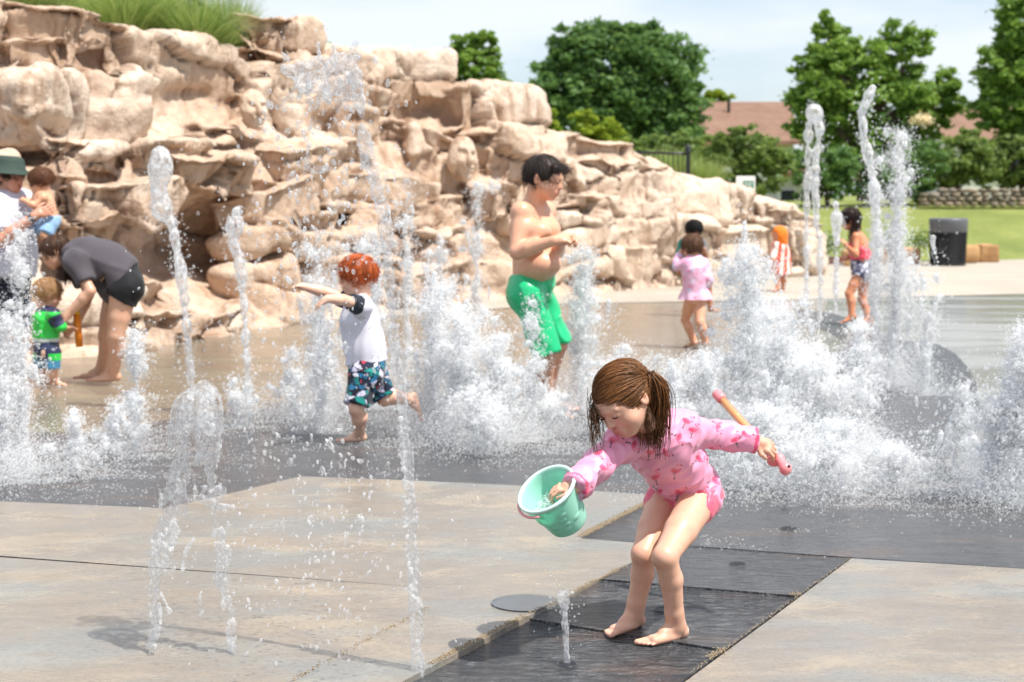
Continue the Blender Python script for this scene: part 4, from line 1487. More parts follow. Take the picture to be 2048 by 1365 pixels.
def skin_body(root, J, R, H, hands, feet, skin, h, name='body', fine=True, belly=0, dep=.72, child=True, arms='LR', legs='LR', chest_extra=()):
    pr = torso_prims(J, R, 0, dep, belly)
    pr += [C_(J['neck'].lerp(J['chest'], .25), H.q(0, -.12, -.30), R['nk'] * 1.08, R['nk'], R['nk'] * .6)]
    for s in arms:
        pr += arm_prims(J, R, s)
    for s in legs:
        pr += leg_prims(J, R, s)
    pr += list(chest_extra)
    pr += H.prims(fine, child)
    toe = []
    for s, (td, up, L, inner) in feet.items():
        a, fn = foot_prims(J['an' + s], td, up, L)
        pr += a
        pr.append(C_(J['an' + s] + Vector(up).normalized() * .03 * L, J['an' + s].lerp(J['kn' + s], .2), R['an'], R['an'], .02))
        pr += toes(fn, L, inner)
    for s, kw in hands.items():
        pr.append(C_(J['wr' + s], J['wr' + s] + Vector(kw['d']).normalized() * kw['L'] * .2, R['wr'], R['wr'], .01))
        pr += hand_prims(J['wr' + s], **kw)
    V, Q = sdf_mesh(pr, h, 1)
    col = colr(len(V), skin)
    hh = H.hh
    dab(col, V, H.q(0, .40, -.28), .13 * hh, '#b5544e', .75, .6)
    for s in (-1, 1):
        dab(col, V, H.q(.2 * s, .28, -.18), .18 * hh, '#e09a86', .5)
        dab(col, V, H.q(.38 * s, -.05, -.02), .16 * hh, '#d98871', .5)
    dab(col, V, H.q(0, .46, -.12), .08 * hh, '#dd9a84', .5)
    for s in legs:
        dab(col, V, J['kn' + s] + J['fwd'] * R['kn'] * .6, R['kn'] * 1.2, '#d69a84', .45)
        if s in feet:
            td, up, L, inner = feet[s]
            dab(col, V, J['an' + s] + Vector(td).normalized() * L * .75 - Vector(up) * L * .2, L * .3, '#e2a090', .6)
    for s in arms:
        dab(col, V, J['el' + s], R['el'] * 1.6, '#d59780', .4)
    o = mesh_np(name, V, Q, M_SKIN, root, True, col)
    if fine:
        for s in (-1, 1):
            b = MB()
            pts = [H.q(.145 * s + dx, .385 - abs(dx) * .28 - (.03 if dx * s > 0 else 0), .10 + .018 * math.cos(dx * 12)) for dx in np.linspace(-.085, .085, 7)]
            b.tube(pts, [.006 * hh, .011 * hh, .013 * hh, .013 * hh, .012 * hh, .009 * hh, .004 * hh], 5)
            b.build('eyebrow', M_BROW, o, True)
            b = MB()
            pts = [H.q(.145 * s + dx, .412 - dx * dx * 4.0, -.02 - .018 * math.cos(dx * 14)) for dx in np.linspace(-.07, .07, 7)]
            b.tube(pts, [.004 * hh, .008 * hh, .010 * hh, .010 * hh, .010 * hh, .008 * hh, .004 * hh], 5)
            b.build('eyelash', M_IRIS, o, True)
    return o
M_BROW = flat('brow_brown', '#5a3e2c', .7)

def cloth(root, name, prims, h, hexc, folds=.004, fscale=14, mat=None, seed=0, stretch=None, it=2, paint=None, dirn=None):
    V, Q = sdf_mesh(prims, h, it)
    N = vnormals(V, Q)
    p = V * fscale
    if stretch is not None:
        d = np.array(Vector(stretch).normalized(), np.float32)
        p = p - np.outer(V @ d, d) * fscale * .75
    n = 1 - np.abs(fbm(p + seed * 3.3, 2)) * 1.8
    V = V + N * (folds * n)[:, None] + N * (folds * .6 * vnoise(V * fscale * .5 + seed))[:, None]
    col = colr(len(V), hexc)
    if paint:
        paint(V, N, col)
    return mesh_np(name, V, Q, mat or M_CLOTH, root, True, col)

def short_hair(root, H, hexc, h, front=.16, low=-.20, thick=1.0, amp=.02, freq=9, curly=False, seed=0, extra=(), fuzz=1400, flat=1.0):
    V, Q = sdf_mesh(H.hair_prims(front, low, thick) + list(extra), h, 1)
    N = vnormals(V, Q)
    L = (V - np.array(H.c)) @ H.R / H.hh
    if curly:
        d1, d2, i = cell_noise(L * freq, seed)
        n = .5 - d1
    else:
        a = np.arctan2(L[:, 0], L[:, 1] * .6 + .25)
        n = vnoise(np.stack([a * freq, L[:, 2] * 1.5, L[:, 1] * 2.0], 1) + seed) + .6 * vnoise(np.stack([a * freq * 2.6, L[:, 2] * 2.5, L[:, 1] * 3], 1) + seed)
    V = V + N * (amp * H.hh * n)[:, None]
    c = np.array(lin(hexc)[:3])
    t = np.clip(1 + .55 * n, .35, 1.7)[:, None]
    o = mesh_np('hair', V, Q, M_HAIR, root, True, (c * t).astype(np.float32))
    r = np.random.default_rng(seed + 50)
    i = r.integers(0, len(V), fuzz)
    K = 6
    p, nn = V[i], N[i]
    whorl = np.array(H.q(0, -.30, .48))
    tg = (p - whorl) / (np.linalg.norm(p - whorl, axis=1, keepdims=True) + 1e-6) + r.normal(0, .35 * flat if not curly else .9, (fuzz, 3))
    tg -= nn * (tg * nn).sum(1, keepdims=True)
    tg /= np.linalg.norm(tg, axis=1, keepdims=True) + 1e-6
    ln = H.hh * r.uniform(.10, .30, (fuzz, 1))
    lift = r.uniform(.05, .30, (fuzz, 1)) * flat + (.2 if curly else 0)
    tt = np.linspace(0, 1, K)
    S = np.stack([p + tg * ln * q + nn * ln * lift * (q - 1.1 * q * q) + nn * .004 for q in tt], 1)
    Vs, Qs = strands(S, max(.0011, h * .16), .0004)
    sh = np.repeat(r.uniform(.5, 1.6, fuzz), K * 3)[:, None]
    mesh_np('hair_strand', Vs, Qs, M_HAIR, o, True, (c * sh).astype(np.float32))['kind'] = 'stuff'
    return o

def strands(pts, w0, w1=None, n=3):
    """pts (N, K, 3) -> thin three-sided tubes."""
    N_, K, _ = pts.shape
    d = np.gradient(pts, axis=1)
    d /= np.linalg.norm(d, axis=2, keepdims=True) + 1e-9
    ref = np.array([.3, -.8, .52])
    s = np.cross(d, ref)
    s /= np.linalg.norm(s, axis=2, keepdims=True) + 1e-9
    b = np.cross(d, s)
    w = np.linspace(1, 0, K) ** .6 * (w0 - (w1 or 0)) + (w1 or 0)
    w = w[None, :, None] if np.ndim(w0) == 0 else w
    ring = [pts + (s * math.cos(2 * math.pi * k / n) + b * math.sin(2 * math.pi * k / n)) * w for k in range(n)]
    V = np.stack(ring, 2).reshape(-1, 3)
    i = (np.arange(N_)[:, None] * K + np.arange(K - 1)[None]).reshape(-1) * n
    Q = np.concatenate([np.stack([i + k, i + (k + 1) % n, i + n + (k + 1) % n, i + n + k], 1) for k in range(n)])
    return V, Q

# ---------------------------------------------------------------- girl in the flamingo top
def girl():
    base = G(1300, 1275)
    root = empty('person', base, 'little girl in pink flamingo swim top bending over with a bucket in the foreground', 'person')
    J = frame(dict(
        fwd=V3(-.62, -.70, -.25), pelvis=P(1378, 968, 5.40), belly=P(1347, 925, 5.32), chest=P(1313, 885, 5.23), neck=P(1290, 846, 5.13),
        shR=P(1246, 885, 5.09), shL=P(1366, 862, 5.22), elR=P(1194, 930, 4.97), wrR=P(1150, 974, 4.86), elL=P(1436, 872, 5.34), wrL=P(1508, 882, 5.35),
        hipR=P(1333, 998, 5.42), hipL=P(1398, 1000, 5.33), knR=P(1287, 1108, 5.24), knL=P(1330, 1114, 5.08)))
    J['anR'] = G(1268, 1258, -.014) + V3(0, 0, .042)
    J['anL'] = G(1352, 1281, -.017) + V3(0, 0, .042)
    J['kfR'] = V3(-.7, -.7, 0)
    J['kfL'] = V3(-.75, -.66, 0)
    R = radii(1.08, 1.14)
    R.update(ch=.098, wa=.092, hp=.092, th=.064, kn=.0385, cf=.0365, an=.0255, ua=.033, fa=.030, el=.030, wr=.021)
    H = Head(P(1246, 800, 4.99), (-.6, -.575, -.556), (-.53, -.235, .815), .206)
    feet = dict(R=((G(1215, 1273) - G(1275, 1256)), V3(0, 0, 1), .165, -1), L=((G(1285, 1297) - G(1368, 1282)), V3(0, 0, 1), .165, 1))
    # fist over the bucket rim, fist round the toy
    hands = dict(R=dict(d=V3(-.95, -.05, -.05), pn=V3(-.1, .35, -.95), thumb=V3(-.1, -.95, .1), L=.108, curl=.75, thumb_in=.45),
                 L=dict(d=V3(.88, .10, -.34), pn=V3(-.25, .75, -.55), thumb=V3(.2, -.6, -.75), L=.122, curl=.62, thumb_in=.5))
    skin_body(root, J, R, H, hands, feet, '#dfb096', .0030, dep=.76)
    # swim bottoms
    pb = [C_(J['pelvis'], J['belly'], R['hp'] + .006, R['wa'] + .004, .04, '+', J['fwd'], .80)]
    for s in 'LR':
        pb += [E_(J['hip' + s] - J['fwd'] * R['hp'] * .30, (R['hp'] * .62 + .007,) * 3, None, .03), C_(J['hip' + s], J['hip' + s].lerp(J['kn' + s], .10), R['th'] + .005, R['th'] + .004, .02)]
    up = (J['belly'] - J['pelvis']).normalized()
    pb.append(('cut', J['pelvis'] + up * .05, up))
    cloth(root, 'swim_bottoms', pb, .004, '#ec6a86', .002, 40, M_SWIM, 3)

    ctr = [(1197, 905, -.5), (1205, 935, .6), (1170, 985, .2), (1187, 1010, .9), (1165, 900, 0), (1268, 890, 1.9), (1310, 955, -.3), (1358, 875, 2.0), (1373, 842, .5), (1385, 860, .2), (1350, 942, .1), (1358, 985, .3),
           (1398, 918, .9), (1318, 985, 2.4), (1402, 985, .2), (1430, 960, 1.2), (1438, 852, 2.2), (1470, 880, -.4), (1490, 868, .9), (1260, 868, 1.0), (1225, 880, .3), (1425, 900, .4), (1300, 905, .2), (1330, 905, 1.2)]
    def flamingo(V, N, col):
        d = V - np.array(cam.location)
        zc = d[:, 1] * _c - d[:, 2] * _s
        X = 1024 + F_PX * d[:, 0] / zc
        Y = 682.5 - F_PX * (d[:, 1] * _s + d[:, 2] * _c) / zc
        front = N[:, 1] < .25
        pk, dk, bl = np.array(lin('#ec6288')[:3]), np.array(lin('#d2446c')[:3]), np.array(lin('#5a4452')[:3])
        for cx, cy_, a in ctr:
            ca, sa = math.cos(a), math.sin(a)
            x = ((X - cx) * ca + (Y - cy_) * sa) / 8.4
            y = (-(X - cx) * sa + (Y - cy_) * ca) / 8.4
            m = front & (np.abs(x) < 3) & (np.abs(y) < 3)
            b = m & ((x / 1.05) ** 2 + (y / .62) ** 2 < 1)
            col[b] = pk
            col[m & (((x + .2) / .6) ** 2 + ((y - .1) / .32) ** 2 < 1)] = dk
            # S neck and head
            ny = -np.clip(y, -1.6, 0)
            nx = .85 + .38 * np.sin(ny * 3.4)
            col[m & (np.abs(x - nx) < .17) & (y < 0) & (y > -1.5)] = pk
            col[m & ((x - 1.15) ** 2 + (y + 1.55) ** 2 < .07)] = pk
            col[m & ((x - 1.45) ** 2 + (y + 1.45) ** 2 < .03)] = bl
            for o, sl in ((-.15, .10), (.2, -.22)):
                lx = o + sl * (y - .5) + (.25 * (y - 1.2) if sl > 0 else 0)
                col[m & (np.abs(x - lx) < .085) & (y > .5) & (y < 2.1)] = bl
        # seams
        return
    def paint(V, N, col):
        flamingo(V, N, col)
        for s in 'LR':
            d = (J['wr' + s] - J['el' + s]).normalized()
            t = (V - np.array(J['wr' + s])) @ np.array(d)
            m = (np.abs(t - .000) < .006) & (np.linalg.norm(V - np.array(J['wr' + s]), axis=1) < .07)
            col[m] = np.array(lin('#e8577c')[:3])
    g = .007
    ps = torso_prims(J, R, g, .78)[:-2]
    for s in 'LR':
        ps += [E_(J['hip' + s] - J['fwd'] * R['hp'] * .25, (R['hp'] * .55 + g + .006,) * 3, None, .04)]
        ps += arm_prims(J, R, s, g + .004, 2.0, .02)
        d = (J['wr' + s] - J['el' + s]).normalized()
        ps += [C_(J['el' + s].lerp(J['wr' + s], .8), J['wr' + s] + d * .03, R['wr'] + g + .009, R['wr'] + g + .010, .02)]
        ps.append(('cutl', J['wr' + s] + d * .006, d, .085))
    ps.append(('cutl', J['pelvis'] - up * .055 + J['fwd'] * .02, -up, .26))
    nd = (H.q(0, -.1, -.3) - J['neck']).normalized()
    ps.append(E_(J['neck'] + nd * .03, (.052, .052, .052), None, .012, '-'))
    cloth(root, 'swim_top', ps, .0032, '#f3a2c2', .0080, 20, M_SWIM, 1, stretch=(J['wrL'] - J['hipR']), paint=paint)
    # hair
    r = np.random.default_rng(4)
    hp_ = H.hair_prims(.135, -.30, .985, k=.08) + []
    V, Q = sdf_mesh(hp_, .0035, 1)
    N = vnormals(V, Q)
    L = (V - np.array(H.c)) @ H.R / H.hh
    tie_l = np.array([.34, -.40, .10])
    def lw(p):
        p = np.atleast_2d(p)
        return np.array(H.c) + (p @ H.R.T) * H.hh
    ang = np.arctan2(L[:, 2] - tie_l[2], L[:, 1] - tie_l[1])
    n = vnoise(np.stack([ang * 16, L[:, 0] * 2, L[:, 1]], 1)) + .5 * vnoise(np.stack([ang * 40, L[:, 0] * 3, L[:, 1]], 1))
    V = V + N * (.010 * H.hh * n)[:, None]
    base_c = np.array(lin('#6b4526')[:3])
    col = base_c * np.clip(1 + .5 * n, .4, 1.8)[:, None]
    ho = mesh_np('hair', V, Q, M_HAIR, root, True, col.astype(np.float32))
    # combed strands over the cap towards the tie
    S = []
    K = 12
    cen, rad = np.array([0, -.075, .115]), np.array([.392, .475, .420])
    while len(S) < 1500:
        d = r.normal(size=3)
        d /= np.linalg.norm(d)
        p = cen + d * rad
        if ((p - np.array([0, .52, -.265])) / np.array([.34, .36, .47])) @ ((p - np.array([0, .52, -.265])) / np.array([.34, .36, .47])) < 1 or p[2] < -.30 or (p[1] > .0 and p[2] < -.10):
            continue
        te = (tie_l - cen) / rad
        te /= np.linalg.norm(te)
        om = math.acos(np.clip(d @ te, -1, 1))
        if om < .15:
            continue
        e = min(1, r.uniform(.55, 1.0))
        tt = np.linspace(0, e, K)
        path = (np.sin((1 - tt) * om)[:, None] * d + np.sin(tt * om)[:, None] * te) / math.sin(om)
        wob = r.normal(0, .035, 3)
        path = path + np.sin(tt * 3.1)[:, None] * wob + np.sin(tt * 9 + r.uniform(0, 6))[:, None] * r.normal(0, .006, 3)
        lift = 1.005 + .03 * r.random() + (.05 * r.random() if r.random() < .06 else 0) * np.sin(tt / e * 3.1)
        path = cen + path * rad * (lift[:, None] if np.ndim(lift) else lift)
        S.append(lw(path))
    S = np.array(S)
    V, Q = strands(S, .0011, .0007)
    sh = np.repeat(r.uniform(.55, 1.75, len(S)), K * 3)[:, None]
    warm = np.repeat(r.random(len(S)), K * 3)[:, None]
    col = (base_c * (1 - warm * .5) + np.array(lin('#94643a')[:3]) * warm * .5) * sh
    mesh_np('hair_strand', V, Q, M_HAIR, ho, True, col.astype(np.float32))['kind'] = 'stuff'
    # ponytail
    T = np.array(lw(tie_l * np.array([1.08, 1.0, 1.0])))[0]
    tipc = np.array(P(1307, 876, 5.05))
    S = []
    K = 16
    for k in range(620):
        tt = np.linspace(0, 1, K)
        u = r.normal(0, 1, 3)
        ln = r.uniform(.55, 1.12)
        end = T + (tipc - T) * ln + np.array([u[0] * .020, u[1] * .018, u[2] * .012])
        bul = np.array([.016, .0, .012]) + np.array([u[0] * .014, u[1] * .014, 0])
        c1 = T + np.array([.018, .004, -.004]) + u * .004
        q = (1 - tt)[:, None] ** 2 * (T + u * .0055) + 2 * ((1 - tt) * tt)[:, None] * (c1 * .45 + (T + end) / 2 * .55 + bul) + (tt ** 2)[:, None] * end
        cl = r.uniform(.001, .008) * tt ** 2
        ph = r.uniform(0, 6)
        q[:, 0] += cl * np.sin(tt * 8 + ph)
        q[:, 1] += cl * np.cos(tt * 8 + ph)
        S.append(q)
    S = np.array(S)
    V, Q = strands(S, .0014, .0006)
    sh = np.repeat(r.uniform(.4, 1.6, len(S)), K * 3)[:, None]
    mesh_np('ponytail', V, Q, M_HAIR, ho, True, (base_c * sh).astype(np.float32))['kind'] = 'stuff'
    # loose wet strands
    S = []
    for k in range(170):
        if k < 95:
            a = lw(np.array([-.33 + r.normal(0, .05), .16 + r.normal(0, .08), .10 + r.normal(0, .1)]))[0]
            b = np.array(P(1196 + r.normal(0, 9), 868 + r.normal(0, 26), 4.93 + r.normal(0, .012)))
            m = (a + b) / 2 + np.array([-.022, -.012, .014]) + r.normal(0, .006, 3)
        elif k < 135:
            a = lw(np.array([.39, -.12 + r.normal(0, .04), .06 + r.normal(0, .06)]))[0]
            b = np.array(P(1304 + r.normal(0, 9), 888 + r.normal(0, 14), 5.03 + r.normal(0, .01)))
            m = (a + b) / 2 + np.array([-.008, -.015, -.01]) + r.normal(0, .006, 3)
        else:
            a = T + r.normal(0, .01, 3)
            b = np.array(P(1310 + r.normal(0, 16), 906 + r.normal(0, 14), 5.04 + r.normal(0, .015)))
            m = (a + b) / 2 + np.array([.02, -.01, 0]) + r.normal(0, .008, 3)
        tt = np.linspace(0, 1, K)
        q = (1 - tt)[:, None] ** 2 * a + 2 * ((1 - tt) * tt)[:, None] * m + (tt ** 2)[:, None] * b
        w = .005 * tt ** 2 * r.uniform(.3, 1.6)
        q[:, 0] += w * np.sin(tt * 9 + k)
        q[:, 2] += w * .5 * np.cos(tt * 9 + k)
        S.append(q)
    V, Q = strands(np.array(S), .0012, .0005)
    mesh_np('loose_strand', V, Q, M_HAIR, ho, True, np.repeat(base_c[None] * .65, len(V), 0).astype(np.float32))['kind'] = 'stuff'
    zt = (tipc - T)
    MB().tube([T - zt * .015 + np.array([.002, 0, 0]), T + zt * .03], .011, 10).build('hair_tie', flat('white_elastic', '#ddd9d6', .5), ho, True)
    return J, H
GJ, GH = girl()

# bucket ----------------------------------------------------------------
FROTH = []
def bucket():
    top, bot = P(1092, 978, 4.86), P(1124, 1064, 4.99)
    ax = (top - bot)
    Hh = ax.length
    ax.normalize()
    # opening turned to the camera: tilt measured from the ellipse of the rim
    z = Vector((-.47, -.45, .76)).normalized()
    M_ = Matrix.Translation(top) @ z.to_track_quat('Z', 'Y').to_matrix().to_4x4()
    R1, R0, Hh = .0905, .060, .155
    e = empty('bucket', top - z * Hh, 'mint green toy bucket with moulded castle bricks in the hand of the girl in pink', 'bucket')
    t = NT('mint_plastic')
    c = t.bsdf(Base_Color=lin('#c6f3e8'), Roughness=.28, Subsurface_Weight=.0, Specular_IOR_Level=.5)
    tr = t.n('BsdfTranslucent', {'Color': lin('#a0f0d8')}).outputs[0]
    mint = t.done(t.n('MixShader', {0: .45, 1: c, 2: tr}).outputs[0])
    rr = lambda s: R0 + (R1 - R0) * s
    pr = [(.001, -Hh), (R0 - .004, -Hh), (R0, -Hh + .004)]
    pr += [(rr(s), -Hh + Hh * s) for s in np.linspace(.06, .95, 10)]
    pr += [(R1 - .001, -.006), (R1 - .004, -.006)]
    pr += [(rr(s) - .0035, -Hh + Hh * s) for s in np.linspace(.95, .06, 10)]
    pr += [(R0 - .006, -Hh + .006), (.001, -Hh + .006)]
    MB().lathe(pr, M_, 64).build('shell', mint, e, True)
    MB().lathe([(R1 - .004, -.010), (R1 + .003, -.011), (R1 + .0065, -.004), (R1 + .005, .002), (R1 - .001, .003), (R1 - .004, -.001)], M_, 64, True).build('rim', flat('pale_mint', '#d3f3ea', .3), e, True)
    # moulded bricks
    r = np.random.default_rng(2)
    me = None
    for row in range(6):
        s = .14 + row * .14
        off = r.uniform(0, 1)
        for k in range(11):
            if r.random() < .42:
                continue
            a0 = (k + off) * 2 * math.pi / 11
            a1 = a0 + 2 * math.pi / 11 * .80
            pts, n = [], 5
            for dz, dr in ((0, .0), (.004, .0022), (.015, .0022), (.019, .0)):
                for q in range(n):
                    a = a0 + (a1 - a0) * q / (n - 1)
                    zz = -Hh + Hh * s + dz
                    rad = rr((zz + Hh) / Hh) + (dr if 0 < q < n - 1 else -.0005)
                    pts.append(M_ @ V3(rad * math.cos(a), rad * math.sin(a), zz))
            fs = [(i * n + j, i * n + j + 1, (i + 1) * n + j + 1, (i + 1) * n + j) for i in range(3) for j in range(n - 1)]
            MB().add(pts, fs).build('moulded_brick', mint, e, True)
    # froth in the bucket
    q = r.random((2600, 3))
    hz = .55 * q[:, 0]
    rad = (rr(hz) - .008) * np.sqrt(q[:, 1])
    an = q[:, 2] * 2 * math.pi
    ok = (hz < .30) | (rad * np.cos(an + 2.4) > .02)
    loc = np.stack([rad * np.cos(an), rad * np.sin(an), -Hh + .012 + Hh * hz], 1)[ok]
    FROTH.append((loc @ np.array(M_.to_3x3()).T + np.array(M_.translation), r.uniform(.0015, .0048, len(loc))))
    # pink handle lying against the rim
    pts = []
    for q in np.linspace(0, 1, 17):
        a = math.pi * (.62 + q * 1.0)
        pts.append(M_ @ V3((R1 + .012) * math.cos(a), (R1 + .012) * math.sin(a), -.012 - .006 * math.sin(q * math.pi)))
    MB().tube(pts, .0042, 8).build('handle', flat('pink_plastic', '#ef9aa0', .35), e, True)
    return M_
BM = bucket()

# squirter toy -----------------------------------------------------------
def squirter():
    a, b = P(1432, 786, 5.66), P(1556, 925, 5.40)
    d = (b - a).normalized()
    e = empty('water_squirter', a, 'pink and yellow water squirter with flamingo head handle in the girl\'s raised hand', 'water toy')
    pink = flat('squirter_pink', '#f08f94', .3)
    t = NT('clear_plastic')
    clear = t.done(t.n('MixShader', {0: .25, 1: t.n('BsdfTransparent', {'Color': (1, .93, .90, 1)}).outputs[0], 2: t.bsdf(Base_Color=lin('#f3c9a8'), Roughness=.08)}).outputs[0])
    yel = flat('squirter_yellow', '#f4c45c', .35)
    q = (b - a).to_track_quat('Z', 'Y').to_matrix().to_4x4()
    Lt = (b - a).length
    M_ = Matrix.Translation(a) @ q
    MB().lathe([(.001, 0), (.017, .001), (.0185, .006), (.0185, .034), (.0165, .040), (.001, .040)], M_, 24).build('cap', pink, e, True)
    MB().lathe([(.0155, .036), (.0155, Lt * .80), (.0145, Lt * .80), (.0145, .036)], M_, 24, True).build('tube', clear, e, True)
    MB().lathe([(.001, .038), (.0095, .038), (.0095, Lt * .82), (.001, Lt * .82)], M_, 20).build('plunger', yel, e, True)
    pr = [(.001, Lt * .78)]
    for k in range(7):
        z = Lt * (.78 + k * .03)
        pr += [(.0125, z), (.0145, z + Lt * .012), (.0125, z + Lt * .024)]
    pr.append((.001, Lt))
    MB().lathe(pr, M_, 20).build('grip', pink, e, True)
    p1, p2, p3 = P(1549, 921, 5.40), P(1562, 925, 5.37), P(1571, 938, 5.34)
    V, Q = sdf_mesh([E_(p1, (.026, .020, .022), None, .01), E_(P(1558, 918, 5.39), (.02, .018, .019), None, .012), C_(p2, p3, .014, .019, .008), E_(p3, (.0195, .0185, .022), None, .004)], .0025, 1)
    ho = mesh_np('flamingo_head', V, Q, pink, e)
    pe = p3 + V3(.008, -.014, .010)
    MB().lathe([(.001, .003), (.005, .002), (.006, 0)], Matrix.Translation(pe) @ V3(.4, -.85, .35).to_track_quat('Z', 'Y').to_matrix().to_4x4(), 12).build('eye', M_BLACK, ho, True)
squirter()

# ---------------------------------------------------------------- boy in green shorts
def boy():
    Y = 10.25
    root = empty('person', G(1095, 842), 'bare chested boy in bright green shorts standing among the jets', 'person')
    J = frame(dict(fwd=V3(.86, -.50, 0), pelvis=P(1064, 566, Y), belly=P(1070, 515, Y), chest=P(1066, 458, Y), neck=P(1068, 408, Y),
                   shR=P(1043, 426, 10.08), shL=P(1090, 424, 10.40), elR=P(1034, 504, 9.98), wrR=P(1108, 482, 9.86), elL=P(1112, 505, 10.40), wrL=P(1122, 484, 10.02),
                   hipR=P(1054, 590, 10.12), hipL=P(1078, 590, 10.36), knR=P(1095, 702, 10.12), knL=P(1116, 690, 10.36)))
    J['anR'] = G(1092, 838) + V3(0, 0, .075)
    J['anL'] = G(1092, 826) + V3(0, 0, .075)
    R = radii(1.62, 1.1)
    R.update(ua=.058, el=.048, fa=.047, wr=.030, ch=.154, wa=.134, hp=.136, sh=.062, nk=.062, th=.080, kn=.060, cf=.059, an=.038)
    H = Head(P(1090, 357, 10.16), (.90, -.36, -.22), (.17, -.05, .98), .255)
    feet = dict(R=(V3(.85, -.5, 0), V3(0, 0, 1), .24, 1), L=(V3(.9, -.2, 0), V3(0, 0, 1), .24, -1))
    hands = dict(R=dict(d=V3(.95, .1, .22), pn=V3(.2, .6, -.6), thumb=V3(-.2, .3, .9), L=.165, curl=.95, thumb_in=.7),
                 L=dict(d=V3(.85, -.3, .25), pn=V3(.2, -.6, -.5), thumb=V3(-.2, 0, .9), L=.165, curl=.95, thumb_in=.7))
    ex = [E_(P(1078, 462, 10.02), (.075, .06, .055), None, .08), E_(P(1096, 460, 10.2), (.07, .06, .055), None, .08), E_(P(1082, 528, 10.12), (.125, .11, .085), None, .08)]
    o = skin_body(root, J, R, H, hands, feet, '#dfab8c', .008, belly=.66, dep=.82, chest_extra=ex)
    for s, p in ((0, P(1078, 465, 9.9)), (1, P(1105, 462, 10.1))):
        pass
    up = V3(-.04, 0, 1)
    ps = [C_(J['pelvis'], J['belly'], R['hp'] + .014, R['wa'] + .010, .06, '+', J['fwd'], .88)]
    for s in 'LR':
        ps += [E_(J['hip' + s] - J['fwd'] * R['hp'] * .25, (R['hp'] * .54 + .010,) * 3, None, .05),
               C_(J['hip' + s], J['kn' + s] + V3(0, 0, -.01), R['th'] + .010, R['kn'] + .026, .05)]
        d = (J['kn' + s] - J['hip' + s]).normalized()
        ps.append(('cutl', J['kn' + s] + d * (.02 if s == 'R' else .0), d, .17))
    ps.append(('cut', P(1066, 549, Y), V3(-.12, 0, 1)))
    sh_ = cloth(root, 'swim_shorts', ps, .008, '#14bd7a', .013, 9, m_cloth('green_nylon', .32, .5, .05), 4, stretch=(J['knR'] - J['hipL']) + V3(.25, 0, 0))
    wb = [C_(J['pelvis'], J['belly'], R['hp'] + .020, R['wa'] + .017, .06, '+', J['fwd'], .88), ('cut', P(1066, 546, Y), V3(-.12, 0, 1)), ('cut', P(1066, 556, Y), V3(.12, 0, -1))]
    cloth(root, 'waistband', wb, .008, '#0ea56a', .003, 30, M_SWIM, 5)
    short_hair(root, H, '#2b1f1a', .008, front=.15, low=-.24, thick=1.0, amp=.012, freq=9, seed=2, fuzz=900, flat=.35,
               extra=[C_(H.q(-.26, .30, .30), H.q(.26, .30, .30), .10 * H.hh, .10 * H.hh, .05 * H.hh)])
    return J
BJ = boy()

